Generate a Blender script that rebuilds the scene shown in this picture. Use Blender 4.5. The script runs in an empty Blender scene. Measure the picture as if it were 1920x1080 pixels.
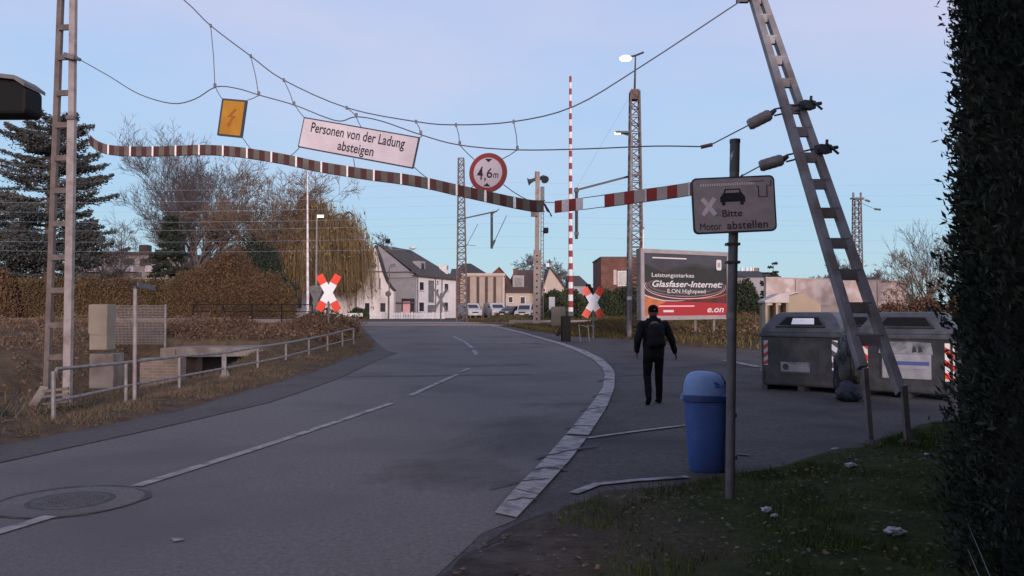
import bpy, bmesh, math, random
import numpy as np
from mathutils import Vector, Matrix, noise
from mathutils.geometry import delaunay_2d_cdt
R = math.radians
random.seed(7); rng = np.random.default_rng(7)
SC = bpy.context.scene; COL = SC.collection

# ------------------------------------------------------------------ camera
F = 1500.0; CZ = 1.6; TH = math.atan(50/1500)
cam = bpy.data.cameras.new('camera'); camo = bpy.data.objects.new('camera', cam); COL.objects.link(camo)
cam.sensor_width = 36; cam.lens = 36*F/1920; cam.clip_start = 0.05; cam.clip_end = 2000
camo.location = (0, 0, CZ); camo.rotation_euler = (R(90)+TH, 0, 0)
SC.camera = camo

# ------------------------------------------------------------------ sky and light
SUN_EL, SUN_AZ = R(7), R(163)          # low afterglow behind the viewer, a little to the right
SC.view_settings.view_transform = 'Standard'; SC.view_settings.look = 'None'
SC.view_settings.exposure = 0.0; SC.view_settings.gamma = 1.0
w = bpy.data.worlds.new('World'); SC.world = w; w.use_nodes = True
nt = w.node_tree; N = nt.nodes; L = nt.links
bg = N['Background']
sky = N.new('ShaderNodeTexSky'); sky.sky_type = 'NISHITA'; sky.sun_disc = False
sky.sun_elevation = SUN_EL; sky.sun_rotation = SUN_AZ
tc = N.new('ShaderNodeTexCoord'); sep = N.new('ShaderNodeSeparateXYZ'); L.new(tc.outputs['Generated'], sep.inputs[0])
def wmath(op, a, b=None, clamp=False):
    n = N.new('ShaderNodeMath'); n.operation = op; n.use_clamp = clamp
    for i, v in enumerate((a, b)):
        if v is None: continue
        if isinstance(v, (int, float)): n.inputs[i].default_value = v
        else: L.new(v, n.inputs[i])
    return n.outputs[0]
def wmix(fac, a, b, mode='MIX'):
    n = N.new('ShaderNodeMixRGB'); n.blend_type = mode
    for i, v in enumerate((fac, a, b)):
        if isinstance(v, (int, float)): n.inputs[i].default_value = v
        elif isinstance(v, tuple): n.inputs[i].default_value = v+(1,)
        else: L.new(v, n.inputs[i])
    return n.outputs[0]
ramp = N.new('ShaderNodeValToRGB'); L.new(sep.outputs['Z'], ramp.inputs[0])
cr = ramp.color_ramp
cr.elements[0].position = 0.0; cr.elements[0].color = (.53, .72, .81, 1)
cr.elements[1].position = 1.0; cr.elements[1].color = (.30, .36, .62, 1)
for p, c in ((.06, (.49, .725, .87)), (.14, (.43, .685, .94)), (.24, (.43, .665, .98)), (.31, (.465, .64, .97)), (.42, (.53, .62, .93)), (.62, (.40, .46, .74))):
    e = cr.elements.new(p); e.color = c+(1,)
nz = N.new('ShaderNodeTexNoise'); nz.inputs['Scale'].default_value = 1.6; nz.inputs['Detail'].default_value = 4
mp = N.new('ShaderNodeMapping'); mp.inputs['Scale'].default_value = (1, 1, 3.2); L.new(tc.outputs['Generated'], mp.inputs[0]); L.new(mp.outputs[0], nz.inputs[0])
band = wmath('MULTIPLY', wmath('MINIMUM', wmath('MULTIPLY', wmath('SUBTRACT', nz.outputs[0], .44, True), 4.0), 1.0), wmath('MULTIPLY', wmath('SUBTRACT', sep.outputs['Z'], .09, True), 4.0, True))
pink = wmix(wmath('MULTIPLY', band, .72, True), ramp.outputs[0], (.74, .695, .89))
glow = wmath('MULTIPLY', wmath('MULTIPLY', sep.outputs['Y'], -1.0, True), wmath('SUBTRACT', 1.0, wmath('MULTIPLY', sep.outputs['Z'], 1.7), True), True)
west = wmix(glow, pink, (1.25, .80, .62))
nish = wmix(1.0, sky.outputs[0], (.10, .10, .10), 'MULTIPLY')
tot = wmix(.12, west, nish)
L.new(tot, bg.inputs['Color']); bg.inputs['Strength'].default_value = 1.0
sl = bpy.data.lights.new('sun', 'SUN'); sl.energy = 2.9; sl.angle = R(14); sl.color = (1.0, .85, .80)
so = bpy.data.objects.new('sun', sl); COL.objects.link(so)
sd_ = Vector((math.sin(SUN_AZ)*math.cos(SUN_EL), math.cos(SUN_AZ)*math.cos(SUN_EL), math.sin(SUN_EL)))
so.rotation_euler = sd_.to_track_quat('Z', 'Y').to_euler()

# ------------------------------------------------------------------ pixel <-> world helpers
_s, _c = math.sin(TH), math.cos(TH)
def W(px, py, d):
    dx = (px-960)/F; dy = (540-py)/F
    t = d/(_c-dy*_s)
    return Vector((dx*t, d, CZ+(_s+dy*_c)*t))
_KN = [(-40, 0), (14, 0), (18, .03), (22, .10), (30, .25), (36, .40), (42, .60), (48, .88), (54, 1.02), (62, 1.08), (80, 1.14), (110, 1.22), (300, 1.36), (900, 1.45)]
def _raw(y):
    for (a, za), (b, zb) in zip(_KN, _KN[1:]):
        if y <= b: return za+(zb-za)*max(0, (y-a)/(b-a))
    return _KN[-1][1]
KY = [-40.0, -20.0, -4.0]+[float(v) for v in range(0, 81, 2)]+[90., 110., 150., 300., 900.]
KZ = [sum(_raw(y+o) for o in (-2, -1, 0, 1, 2))/5 if y < 80 else _raw(y) for y in KY]
def TR(y): return float(np.interp(y, KY, KZ))
def GP(px, py, off=0.0):
    lo = 1.5
    d = 1.5
    while d < 400:
        p = W(px, py, d)
        if p.z <= TR(d):
            break
        lo = d; d *= 1.01
    a, b = lo, d
    for _ in range(40):
        m = (a+b)/2
        if W(px, py, m).z <= TR(m): b = m
        else: a = m
    p = W(px, py, b); return Vector((p.x, p.y, TR(p.y)+off))
def ss(a, b, v):
    t = np.clip((v-a)/(b-a), 0, 1); return t*t*(3-2*t)

# ------------------------------------------------------------------ materials
def mat(name, col, rough=.7,  metal=0.0, col2=None, scale=6.0, detail=5.0, bump=0.0, bscale=None, island=0.0, trans=0.0, spec=None, thr=(.35, .65), col3=None, scale3=.5, emit=None, rgh=.5):
    m = bpy.data.materials.new(name); m.use_nodes = True
    t = m.node_tree; n = t.nodes; l = t.links; b = n['Principled BSDF']
    b.inputs['Roughness'].default_value = rough; b.inputs['Metallic'].default_value = metal
    if spec is not None: b.inputs['Specular IOR Level'].default_value = spec
    b.inputs['Base Color'].default_value = (*col, 1)
    c = n.new('ShaderNodeTexCoord')
    out = None
    if col2 is not None:
        z = n.new('ShaderNodeTexNoise'); z.inputs['Scale'].default_value = scale; z.inputs['Detail'].default_value = detail; z.inputs['Roughness'].default_value = rgh
        l.new(c.outputs['Object'], z.inputs[0])
        r = n.new('ShaderNodeValToRGB'); r.color_ramp.elements[0].position = thr[0]; r.color_ramp.elements[1].position = thr[1]
        r.color_ramp.elements[0].color = (*col, 1); r.color_ramp.elements[1].color = (*col2, 1)
        l.new(z.outputs[0], r.inputs[0]); out = r.outputs[0]
    if col3 is not None:
        z3 = n.new('ShaderNodeTexNoise'); z3.inputs['Scale'].default_value = scale3; z3.inputs['Detail'].default_value = 6
        l.new(c.outputs['Object'], z3.inputs[0])
        r3 = n.new('ShaderNodeValToRGB'); r3.color_ramp.elements[0].position = .48; r3.color_ramp.elements[1].position = .64
        l.new(z3.outputs[0], r3.inputs[0])
        mx = n.new('ShaderNodeMixRGB'); l.new(r3.outputs[0], mx.inputs[0])
        if out: l.new(out, mx.inputs[1])
        else: mx.inputs[1].default_value = (*col, 1)
        mx.inputs[2].default_value = (*col3, 1); out = mx.outputs[0]
    if island:
        g = n.new('ShaderNodeNewGeometry'); hv = n.new('ShaderNodeHueSaturation')
        mr = n.new('ShaderNodeMapRange'); mr.inputs[3].default_value = 1-island; mr.inputs[4].default_value = 1+island
        l.new(g.outputs['Random Per Island'], mr.inputs[0]); l.new(mr.outputs[0], hv.inputs['Value'])
        if out: l.new(out, hv.inputs['Color'])
        else: hv.inputs['Color'].default_value = (*col, 1)
        out = hv.outputs[0]
    if out: l.new(out, b.inputs['Base Color'])
    if bump:
        z = n.new('ShaderNodeTexNoise'); z.inputs['Scale'].default_value = bscale or scale*3; z.inputs['Detail'].default_value = 6
        l.new(c.outputs['Object'], z.inputs[0])
        bp = n.new('ShaderNodeBump'); bp.inputs['Strength'].default_value = bump; bp.inputs['Distance'].default_value = .02
        l.new(z.outputs[0], bp.inputs['Height']); l.new(bp.outputs[0], b.inputs['Normal'])
    if emit:
        b.inputs['Emission Color'].default_value = (*emit[0], 1); b.inputs['Emission Strength'].default_value = emit[1]
    return m
def brickmat(name, c1, c2, mortar, scale=1.0, bw=.25, bh=.075):
    m = bpy.data.materials.new(name); m.use_nodes = True
    t = m.node_tree; n = t.nodes; l = t.links; b = n['Principled BSDF']; b.inputs['Roughness'].default_value = .9
    c = n.new('ShaderNodeTexCoord'); br = n.new('ShaderNodeTexBrick')
    sp = n.new('ShaderNodeSeparateXYZ'); cb = n.new('ShaderNodeCombineXYZ'); ad = n.new('ShaderNodeMath')
    l.new(c.outputs['Object'], sp.inputs[0]); l.new(sp.outputs[0], ad.inputs[0]); l.new(sp.outputs[1], ad.inputs[1])
    l.new(ad.outputs[0], cb.inputs[0]); l.new(sp.outputs[2], cb.inputs[1]); l.new(cb.outputs[0], br.inputs[0])
    br.inputs['Color1'].default_value = (*c1, 1); br.inputs['Color2'].default_value = (*c2, 1); br.inputs['Mortar'].default_value = (*mortar, 1)
    br.inputs['Scale'].default_value = scale; br.inputs['Brick Width'].default_value = bw; br.inputs['Row Height'].default_value = bh
    br.inputs['Mortar Size'].default_value = .008
    z = n.new('ShaderNodeTexNoise'); z.inputs['Scale'].default_value = 1.3; z.inputs['Detail'].default_value = 7; l.new(c.outputs['Object'], z.inputs[0])
    mx = n.new('ShaderNodeMixRGB'); mx.blend_type = 'OVERLAY'; mx.inputs[0].default_value = .7
    l.new(br.outputs[0], mx.inputs[1]); l.new(z.outputs[0], mx.inputs[2]); l.new(mx.outputs[0], b.inputs['Base Color'])
    return m

M = {}
M['asphalt_old'] = mat('asphalt_old', (.030, .027, .028), .95, 0, (.115, .105, .105), 11, 12, .6, 120, col3=(.040, .036, .037), scale3=.55, rgh=.92, thr=(.42, .59))
M['asphalt_lane'] = mat('asphalt_lane', (.058, .052, .053), .95, 0, (.205, .187, .187), 24, 12, .6, 120, col3=(.102, .093, .095), scale3=.4, rgh=.92, thr=(.38, .62))
M['asphalt_patch'] = mat('asphalt_patch', (.045, .041, .045), .95, 0, (.10, .094, .10), 60, 3, .4, 160)
M['asphalt_shoulder'] = mat('asphalt_shoulder', (.030, .026, .026), .95, 0, (.12, .105, .103), 10, 12, .4, 120, rgh=.9, col3=(.062, .052, .048), scale3=.9)
M['tar'] = mat('tar', (.030, .028, .031), .8, 0, (.055, .052, .056), 30)
M['marking'] = mat('marking', (.36, .335, .335), .9, 0, (.16, .147, .148), 9, 12, rgh=.85, thr=(.42, .68), col3=(.12, .11, .11), scale3=4)
M['marking_thin'] = mat('marking_thin', (.34, .32, .33), .85, 0, (.17, .16, .16), 7, 8, thr=(.4, .68), col3=(.09, .085, .09), scale3=3)
M['iron'] = mat('iron', (.055, .052, .056), .7, .2, (.09, .085, .09), 20)
M['galv'] = mat('galv', (.165, .15, .152), .65, .2, (.25, .23, .232), 6, 9, .1)
M['galv_dark'] = mat('galv_dark', (.10, .095, .10), .6, .2, (.16, .15, .155), 6)
M['mast_pale'] = mat('mast_pale', (.30, .26, .265), .7, .1, (.19, .155, .15), 5, 9, thr=(.40, .68))
M['mast_col'] = mat('mast_col', (.28, .225, .205), .75, 0, (.20, .16, .145), 4, 9, thr=(.40, .68))
M['mast_dark'] = mat('mast_dark', (.10, .08, .077), .8, .1, (.16, .127, .12), 5, 8)
M['mast_grey'] = mat('mast_grey', (.19, .182, .19), .6, .2, (.27, .26, .27), 3, 6, thr=(.4, .7), col3=(.15, .125, .115), scale3=2.2)
M['rust_steel'] = mat('rust_steel', (.10, .06, .056), .85, 0, (.15, .10, .095), 3, 6)
M['wire'] = mat('wire', (.13, .13, .16), .6, .3)
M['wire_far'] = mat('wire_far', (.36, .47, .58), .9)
M['black'] = mat('black', (.007, .007, .008), .7, spec=.2)
M['dark_steel'] = mat('dark_steel', (.045, .05, .06), .55, .3)
M['white'] = mat('white', (.78, .77, .78), .6, 0, (.66, .65, .67), 3)
M['white_refl'] = mat('white_refl', (.92, .93, .95), .4)
M['red_refl'] = mat('red_refl', (.88, .065, .032), .4)
M['red'] = mat('red', (.30, .036, .034), .6, 0, (.24, .035, .035), 4)
M['banner_red_dull'] = mat('banner_red_dull', (.055, .019, .019), .85, 0, (.085, .030, .027), 3)  # left banner stripes, in darker tones than the right banner
M['banner_white_dull'] = mat('banner_white_dull', (.150, .130, .115), .85, 0, (.095, .083, .078), 3)
M['banner_red'] = mat('banner_red', (.34, .036, .028), .7, 0, (.27, .032, .028), 3)
M['banner_white'] = mat('banner_white', (.40, .35, .31), .7, 0, (.48, .43, .39), 2)
M['sign_pink'] = mat('sign_pink', (.66, .585, .64), .6, 0, (.56, .49, .54), 2.5, 6)
M['sign_yellow'] = mat('sign_yellow', (.48, .22, .016), .6, 0, (.38, .17, .012), 3)
M['sign_bolt'] = mat('sign_bolt', (.30, .10, .01), .6)
M['sign_grey'] = mat('sign_grey', (.44, .39, .40), .6, 0, (.36, .315, .32), 9, 9, .05, col3=(.38, .335, .34), scale3=4)
M['sign_black'] = mat('sign_black', (.012, .014, .022), .6)
M['sign_text_worn'] = mat('sign_text_worn', (.03, .028, .036), .7, 0, (.075, .068, .073), 60)
M['sign_edge'] = mat('sign_edge', (.035, .045, .06), .5)
M['faded_white'] = mat('faded_white', (.86, .80, .83), .6, 0, (.74, .68, .71), 20)
M['post'] = mat('post', (.085, .09, .105), .55, .2, (.13, .13, .145), 8, 6)
M['post_sticker'] = mat('post_sticker', (.08, .085, .10), .7, 0, (.50, .48, .50), 5, 6, thr=(.5, .54))
M['bin_blue'] = mat('bin_blue', (.030, .085, .29), .6, 0, (.055, .12, .34), 5, 11, .08, 60, rgh=.75, thr=(.42, .75), col3=(.035, .075, .24), scale3=2.2)
M['bin_blue_light'] = mat('bin_blue_light', (.12, .23, .50), .6, 0, (.22, .31, .50), 5, 10, rgh=.7, thr=(.42, .70))
M['bin_blue_dark'] = mat('bin_blue_dark', (.016, .045, .16), .5)
M['cont'] = mat('cont', (.042, .043, .049), .55, .2, (.085, .087, .098), 4, 10, .1, rgh=.7, col3=(.032, .033, .037), scale3=1.5)
M['cont_lid'] = mat('cont_lid', (.050, .056, .066), .55, .1, (.092, .098, .112), 5, 9)
M['paper'] = mat('paper', (.40, .40, .44), .7, 0, (.28, .28, .32), 7, 7)
M['paper_blue'] = mat('paper_blue', (.07, .11, .30), .7)
M['label_worn'] = mat('label_worn', (.30, .30, .33), .7, 0, (.12, .12, .13), 5, 7, thr=(.42, .62))
M['foil'] = mat('foil', (.95, .95, .96), .4, 0, (.62, .62, .63), 5, 5, thr=(.6, .75))
M['strip_dull'] = mat('strip_dull', (.50, .46, .47), .5)
M['strip_red_dull'] = mat('strip_red_dull', (.38, .05, .05), .5)
M['cloth_black'] = mat('cloth_black', (.005, .005, .007), .9, 0, (.008, .008, .011), 20, 5, .3, 40, spec=.12)
M['cloth_jacket'] = mat('cloth_jacket', (.008, .008, .012), .85, 0, (.013, .013, .018), 9, 5, .4, 30, spec=.18)
M['cloth_pack'] = mat('cloth_pack', (.006, .007, .011), .8, 0, (.011, .012, .017), 15, 5, .3, 40, spec=.2)
M['skin'] = mat('skin', (.15, .088, .07), .7)
M['render_white'] = mat('render_white', (.82, .745, .745), .9, 0, (.74, .665, .66), 1.2, 9)
M['render_grey'] = mat('render_grey', (.33, .315, .34), .9, 0, (.285, .27, .29), 2, 9)
M['render_beige'] = mat('render_beige', (.40, .325, .285), .9, 0, (.34, .27, .24), .8, 7)
M['render_cream'] = mat('render_cream', (.50, .42, .37), .9, 0, (.44, .36, .32), 1, 6)
M['slate'] = mat('slate', (.055, .045, .045), .85, 0, (.085, .066, .06), 3, 6, .3, 14)
M['slate_dark'] = mat('slate_dark', (.036, .034, .038), .85, 0, (.055, .050, .052), 3, 6, .3, 14)
M['tile_red'] = mat('tile_red', (.155, .070, .052), .9, 0, (.105, .052, .042), 3, 6, .3, 14)
M['tile_brown'] = mat('tile_brown', (.095, .058, .05), .9, 0, (.07, .045, .042), 3, 6, .3, 14)
M['brick_red'] = brickmat('brick_red', (.16, .062, .045), (.12, .048, .037), (.12, .08, .066))
M['brick_old'] = brickmat('brick_old', (.18, .13, .105), (.13, .095, .08), (.19, .16, .14), 1.0, .26, .085)
M['concrete'] = mat('concrete', (.17, .142, .13), .95, 0, (.235, .20, .185), 3, 9, .3, 20, col3=(.12, .095, .085), scale3=1.2)
M['concrete_beige'] = mat('concrete_beige', (.26, .22, .175), .9, 0, (.215, .18, .145), 2.5, 7, .15, 30)
M['glass_dark'] = mat('glass_dark', (.035, .035, .042), .15)
M['glass_grey'] = mat('glass_grey', (.14, .14, .15), .2, 0, (.22, .21, .22), 2)
M['trim_dark'] = mat('trim_dark', (.10, .085, .085), .8)
M['panel_pink'] = mat('panel_pink', (.85, .45, .50), .6)  # plain bright pink of the doorway panel
M['box_beige'] = mat('box_beige', (.38, .29, .21), .7, 0, (.33, .25, .18), 2, 6)
M['box_white'] = mat('box_white', (.55, .48, .46), .7, 0, (.45, .39, .37), 3, 6)
M['graffiti_wall'] = mat('graffiti_wall', (.46, .36, .34), .85, 0, (.34, .25, .235), .7, 9, col3=(.52, .45, .45), scale3=1.1)
M['graffiti_paint'] = mat('graffiti_paint', (.72, .70, .74), .7)
M['graffiti_teal'] = mat('graffiti_teal', (.16, .22, .25), .7)
M['bark'] = mat('bark', (.075, .055, .047), .95, 0, (.12, .09, .08), 5)
M['bark_grey'] = mat('bark_grey', (.115, .092, .090), .95, 0, (.16, .13, .125), 5)
M['twig_brown'] = mat('twig_brown', (.155, .105, .075), .95, island=.3)
M['twig_grey'] = mat('twig_grey', (.105, .086, .09), .95, island=.3)
M['willow'] = mat('willow', (.215, .145, .072), .9, 0, (.15, .104, .05), .35, 4, island=.3)
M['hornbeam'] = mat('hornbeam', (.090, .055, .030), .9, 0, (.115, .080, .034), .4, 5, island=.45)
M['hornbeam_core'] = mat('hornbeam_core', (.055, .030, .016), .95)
M['beech'] = mat('beech', (.115, .064, .034), .9, 0, (.088, .052, .028), .5, 4, island=.4)
M['cedar'] = mat('cedar', (.050, .056, .056), .9, 0, (.082, .082, .080), .6, 4, island=.4)
M['fir'] = mat('fir', (.020, .030, .020), .9, 0, (.030, .040, .028), .8, 4, island=.4)
M['evergreen'] = mat('evergreen', (.022, .033, .016), .9, 0, (.042, .052, .022), .7, 4, island=.45)
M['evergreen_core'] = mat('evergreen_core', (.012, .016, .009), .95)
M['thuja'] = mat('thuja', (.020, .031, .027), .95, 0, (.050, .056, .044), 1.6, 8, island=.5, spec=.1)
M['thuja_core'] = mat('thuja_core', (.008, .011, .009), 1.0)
M['lawn'] = mat('lawn', (.034, .056, .015), .95, 0, (.058, .074, .022), .9, 5, island=.5, spec=.1)
M['dry_grass'] = mat('dry_grass', (.11, .078, .052), .95, 0, (.165, .128, .085), .8, 5, island=.4, spec=.1)
M['bank_grass'] = mat('bank_grass', (.105, .095, .035), .95, 0, (.15, .115, .055), .35, 5, island=.4, spec=.1)
M['bramble'] = mat('bramble', (.10, .060, .042), .95, 0, (.165, .105, .070), .45, 5, island=.5, spec=.1)
M['dead_leaf'] = mat('dead_leaf', (.075, .045, .030), .9, 0, (.12, .08, .05), 3, 3, island=.5)
M['ballast'] = mat('ballast', (.085, .065, .058), .95, 0, (.125, .10, .09), 8, 6, .6, 20)
M['rail'] = mat('rail', (.20, .17, .17), .5, .5)
M['lamp_white'] = mat('lamp_white', (.9, .9, .85), .4, emit=((1, .82, .52), 6.0))
M['lamp_dim'] = mat('lamp_dim', (.9, .9, .85), .4, emit=((1, .98, .92), 2.2))
M['car_white'] = mat('car_white', (.46, .445, .46), .3)
M['car_silver'] = mat('car_silver', (.42, .42, .45), .3, .3)
M['car_grey'] = mat('car_grey', (.10, .10, .115), .3, .2)
M['tyre'] = mat('tyre', (.018, .018, .018), .9)
M['yellow'] = mat('yellow', (.72, .42, .03), .6)
M['tail_red'] = mat('tail_red', (.4, .02, .02), .3)
M['poster_dark'] = mat('poster_dark', (.032, .027, .031), .5, 0, (.045, .042, .05), 1.0, 5, col3=(.06, .036, .034), scale3=.7)
M['poster_red'] = mat('poster_red', (.34, .022, .026), .5)
M['poster_white'] = mat('poster_white', (.60, .57, .59), .5)
M['poster_pink'] = mat('poster_pink', (.80, .42, .45), .5)
M['poster_orange'] = mat('poster_orange', (.52, .16, .05), .5, 0, (.30, .10, .05), 2)
M['poster_arc'] = mat('poster_arc', (.55, .36, .34), .5, 0, (.28, .18, .17), 1.5)
M['poster_hill'] = mat('poster_hill', (.018, .019, .017), .5, 0, (.028, .028, .025), 2)
M['poster_sky'] = mat('poster_sky', (.060, .060, .080), .5, 0, (.042, .040, .052), 1.2)
M['poster_maroon'] = mat('poster_maroon', (.12, .022, .022), .5, 0, (.05, .022, .022), 1.5, 5)
M['bill_frame'] = mat('bill_frame', (.33, .285, .295), .6, 0, (.27, .235, .24), 2)
M['bag_black'] = mat('bag_black', (.012, .012, .014), .35, 0, None, bump=.5, bscale=14)
M['bag_blue'] = mat('bag_blue', (.012, .018, .034), .6, 0, (.018, .026, .045), 6, 5, .5, 14)
M['mesh_fence'] = mat('mesh_fence', (.20, .165, .17), .8, 0, (.25, .21, .215), 2)

# ------------------------------------------------------------------ mesh builder
class MB:
    def __init__(s): s.v = []; s.f = []; s.m = []
    def add(s, vs, fs, mi=0):
        o = len(s.v); s.v += [tuple(p) for p in vs]
        for f in fs: s.f.append(tuple(i+o for i in f)); s.m.append(mi)
        return s
    def box(s, c, size, rz=0.0, mi=0, basis=None):
        hx, hy, hz = size[0]/2, size[1]/2, size[2]/2
        B = basis or Matrix.Rotation(rz, 3, 'Z'); c = Vector(c)
        vs = [c+B @ Vector((x*hx, y*hy, z*hz)) for z in (-1, 1) for x, y in ((-1, -1), (1, -1), (1, 1), (-1, 1))]
        return s.add(vs, [(3, 2, 1, 0), (4, 5, 6, 7), (0, 1, 5, 4), (1, 2, 6, 5), (2, 3, 7, 6), (3, 0, 4, 7)], mi)
    def bar(s, a, b, wd, ht=None, mi=0, ref=None):
        a = Vector(a); b = Vector(b); z = (b-a); ln = z.length
        if ln < 1e-6: return s
        z.normalize(); r = Vector(ref) if ref else (Vector((0, 1, 0)) if abs(z.y) < .9 else Vector((0, 0, 1)))
        x = r.cross(z).normalized(); y = z.cross(x)
        return s.box((a+b)/2, (wd, ht or wd, ln), mi=mi, basis=Matrix((x, y, z)).transposed())
    def tube(s, pts, rad, seg=8, mi=0, caps=True):
        pts = [Vector(p) for p in pts]; n = len(pts)
        rr = rad if isinstance(rad, (list, tuple)) else [rad]*n
        o = len(s.v); px = None
        for i, p in enumerate(pts):
            t = (pts[min(i+1, n-1)]-pts[max(i-1, 0)]).normalized()
            if px is None:
                a = Vector((1, 0, 0)) if abs(t.x) < .8 else Vector((0, 1, 0)); px = (a-t*a.dot(t)).normalized()
            else: px = (px-t*px.dot(t)).normalized()
            py = t.cross(px)
            for k in range(seg):
                an = 2*math.pi*k/seg; s.v.append(tuple(p+(px*math.cos(an)+py*math.sin(an))*rr[i]))
        for i in range(n-1):
            for k in range(seg):
                a = o+i*seg+k; b = o+i*seg+(k+1) % seg
                s.f.append((a, b, b+seg, a+seg)); s.m.append(mi)
        if caps:
            s.f.append(tuple(o+k for k in reversed(range(seg)))); s.m.append(mi)
            s.f.append(tuple(o+(n-1)*seg+k for k in range(seg))); s.m.append(mi)
        return s
    def prism(s, outline, C, X, Y, Nn, t0, t1, mi=0, side=None):
        # outline in (x,y) of the plane spanned by X,Y at C, extruded along Nn from t0 to t1 (t1 is the front)
        C = Vector(C); n = len(outline); o = len(s.v)
        for t in (t0, t1):
            for (x, y) in outline: s.v.append(tuple(C+X*x+Y*y+Nn*t))
        s.f.append(tuple(o+i for i in reversed(range(n)))); s.m.append(mi)
        s.f.append(tuple(o+n+i for i in range(n))); s.m.append(mi)
        for i in range(n):
            j = (i+1) % n; s.f.append((o+i, o+j, o+n+j, o+n+i)); s.m.append(mi if side is None else side)
        return s
    def lathe(s, prof, c=(0, 0, 0), seg=20, mi=0, sx=1.0, sy=1.0):
        o = len(s.v); c = Vector(c)
        for r, z in prof:
            for k in range(seg):
                a = 2*math.pi*k/seg; s.v.append((c.x+r*sx*math.cos(a), c.y+r*sy*math.sin(a), c.z+z))
        for i in range(len(prof)-1):
            for k in range(seg):
                a = o+i*seg+k; b = o+i*seg+(k+1) % seg; s.f.append((a, b, b+seg, a+seg)); s.m.append(mi)
        s.f.append(tuple(o+k for k in reversed(range(seg)))); s.m.append(mi)
        e = o+(len(prof)-1)*seg; s.f.append(tuple(e+k for k in range(seg))); s.m.append(mi)
        return s
    def build(s, name, mats, parent=None, smooth=False, bevel=0.0):
        me = bpy.data.meshes.new(name)
        if not isinstance(mats, (list, tuple)): mats = [mats]
        v = np.array(s.v, dtype=float).reshape(-1, 3)
        if parent is not None:
            p = parent; off = Vector((0, 0, 0))
            while p is not None: off += p.location; p = p.parent
        else:
            off = Vector(((v[:, 0].min()+v[:, 0].max())/2, (v[:, 1].min()+v[:, 1].max())/2, v[:, 2].min()))
        v = v-np.array(off)
        me.from_pydata(v.tolist(), [], s.f)
        for m in mats: me.materials.append(M[m] if isinstance(m, str) else m)
        me.polygons.foreach_set('material_index', s.m)
        if smooth: me.polygons.foreach_set('use_smooth', [True]*len(s.f))
        bm = bmesh.new(); bm.from_mesh(me); bmesh.ops.recalc_face_normals(bm, faces=bm.faces); bm.to_mesh(me); bm.free()
        o = bpy.data.objects.new(name, me); COL.objects.link(o)
        if parent is not None: o.parent = parent
        else: o.location = off
        if bevel:
            md = o.modifiers.new('bevel', 'BEVEL'); md.width = bevel; md.segments = 2; md.limit_method = 'ANGLE'
        if smooth:
            md = o.modifiers.new('split', 'EDGE_SPLIT'); md.split_angle = R(40)
        return o
def tag(o, label, cat, group=None, kind=None):
    if label: o['label'] = label
    if cat: o['category'] = cat
    if group: o['group'] = group
    if kind: o['kind'] = kind
    return o
def struct(o): o['kind'] = 'structure'; return o
def stuff(o, label, cat): return tag(o, label, cat, None, 'stuff')
def thing(name, label, cat, loc=(0, 0, 0), group=None):
    o = bpy.data.objects.new(name, None); COL.objects.link(o); o.location = loc; o.empty_display_size = .2
    return tag(o, label, cat, group)
def dup(root, loc, rz=0.0, label=None, scale=None):
    r = root.copy(); COL.objects.link(r); r.location = loc; r.rotation_euler = (0, 0, rz)
    if scale: r.scale = scale
    if label: r['label'] = label
    for ch in list(root.children):
        c = ch.copy(); COL.objects.link(c); c.parent = r
        for g in ch.children:
            d = g.copy(); COL.objects.link(d); d.parent = c
    return r
def rrect(w_, h_, r_, n=4):
    out = []
    for cx, cy, a0 in ((w_/2-r_, h_/2-r_, 0), (-w_/2+r_, h_/2-r_, 90), (-w_/2+r_, -h_/2+r_, 180), (w_/2-r_, -h_/2+r_, 270)):
        for k in range(n+1):
            a = R(a0+90*k/n); out.append((cx+r_*math.cos(a), cy+r_*math.sin(a)))
    return out
def text(body, name, C, X, Y, Nn, cx, cy, w_, h_, m, parent, off=.004, bold=0.0, shear=0.0):
    cu = bpy.data.curves.new('t', 'FONT'); cu.body = body; cu.size = 1; cu.align_x = 'CENTER'; cu.offset = bold; cu.shear = shear; cu.resolution_u = 3
    o = bpy.data.objects.new('t', cu); COL.objects.link(o); bpy.context.view_layer.update()
    dg = bpy.context.evaluated_depsgraph_get(); me = bpy.data.meshes.new_from_object(o.evaluated_get(dg))
    bpy.data.objects.remove(o); bpy.data.curves.remove(cu)
    co = np.array([tuple(v.co) for v in me.vertices]); mn = co.min(0); mx_ = co.max(0)
    sx = w_/(mx_[0]-mn[0]); sy = h_/(mx_[1]-mn[1]); ce = (mn+mx_)/2
    mb = MB(); C = Vector(C)
    mb.v = [tuple(C+X*(cx+(p[0]-ce[0])*sx)+Y*(cy+(p[1]-ce[1])*sy)+Nn*off) for p in co]
    mb.f = [tuple(p.vertices) for p in me.polygons]; mb.m = [0]*len(mb.f)
    bpy.data.meshes.remove(me)
    return mb.build(name, m, parent)

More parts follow.
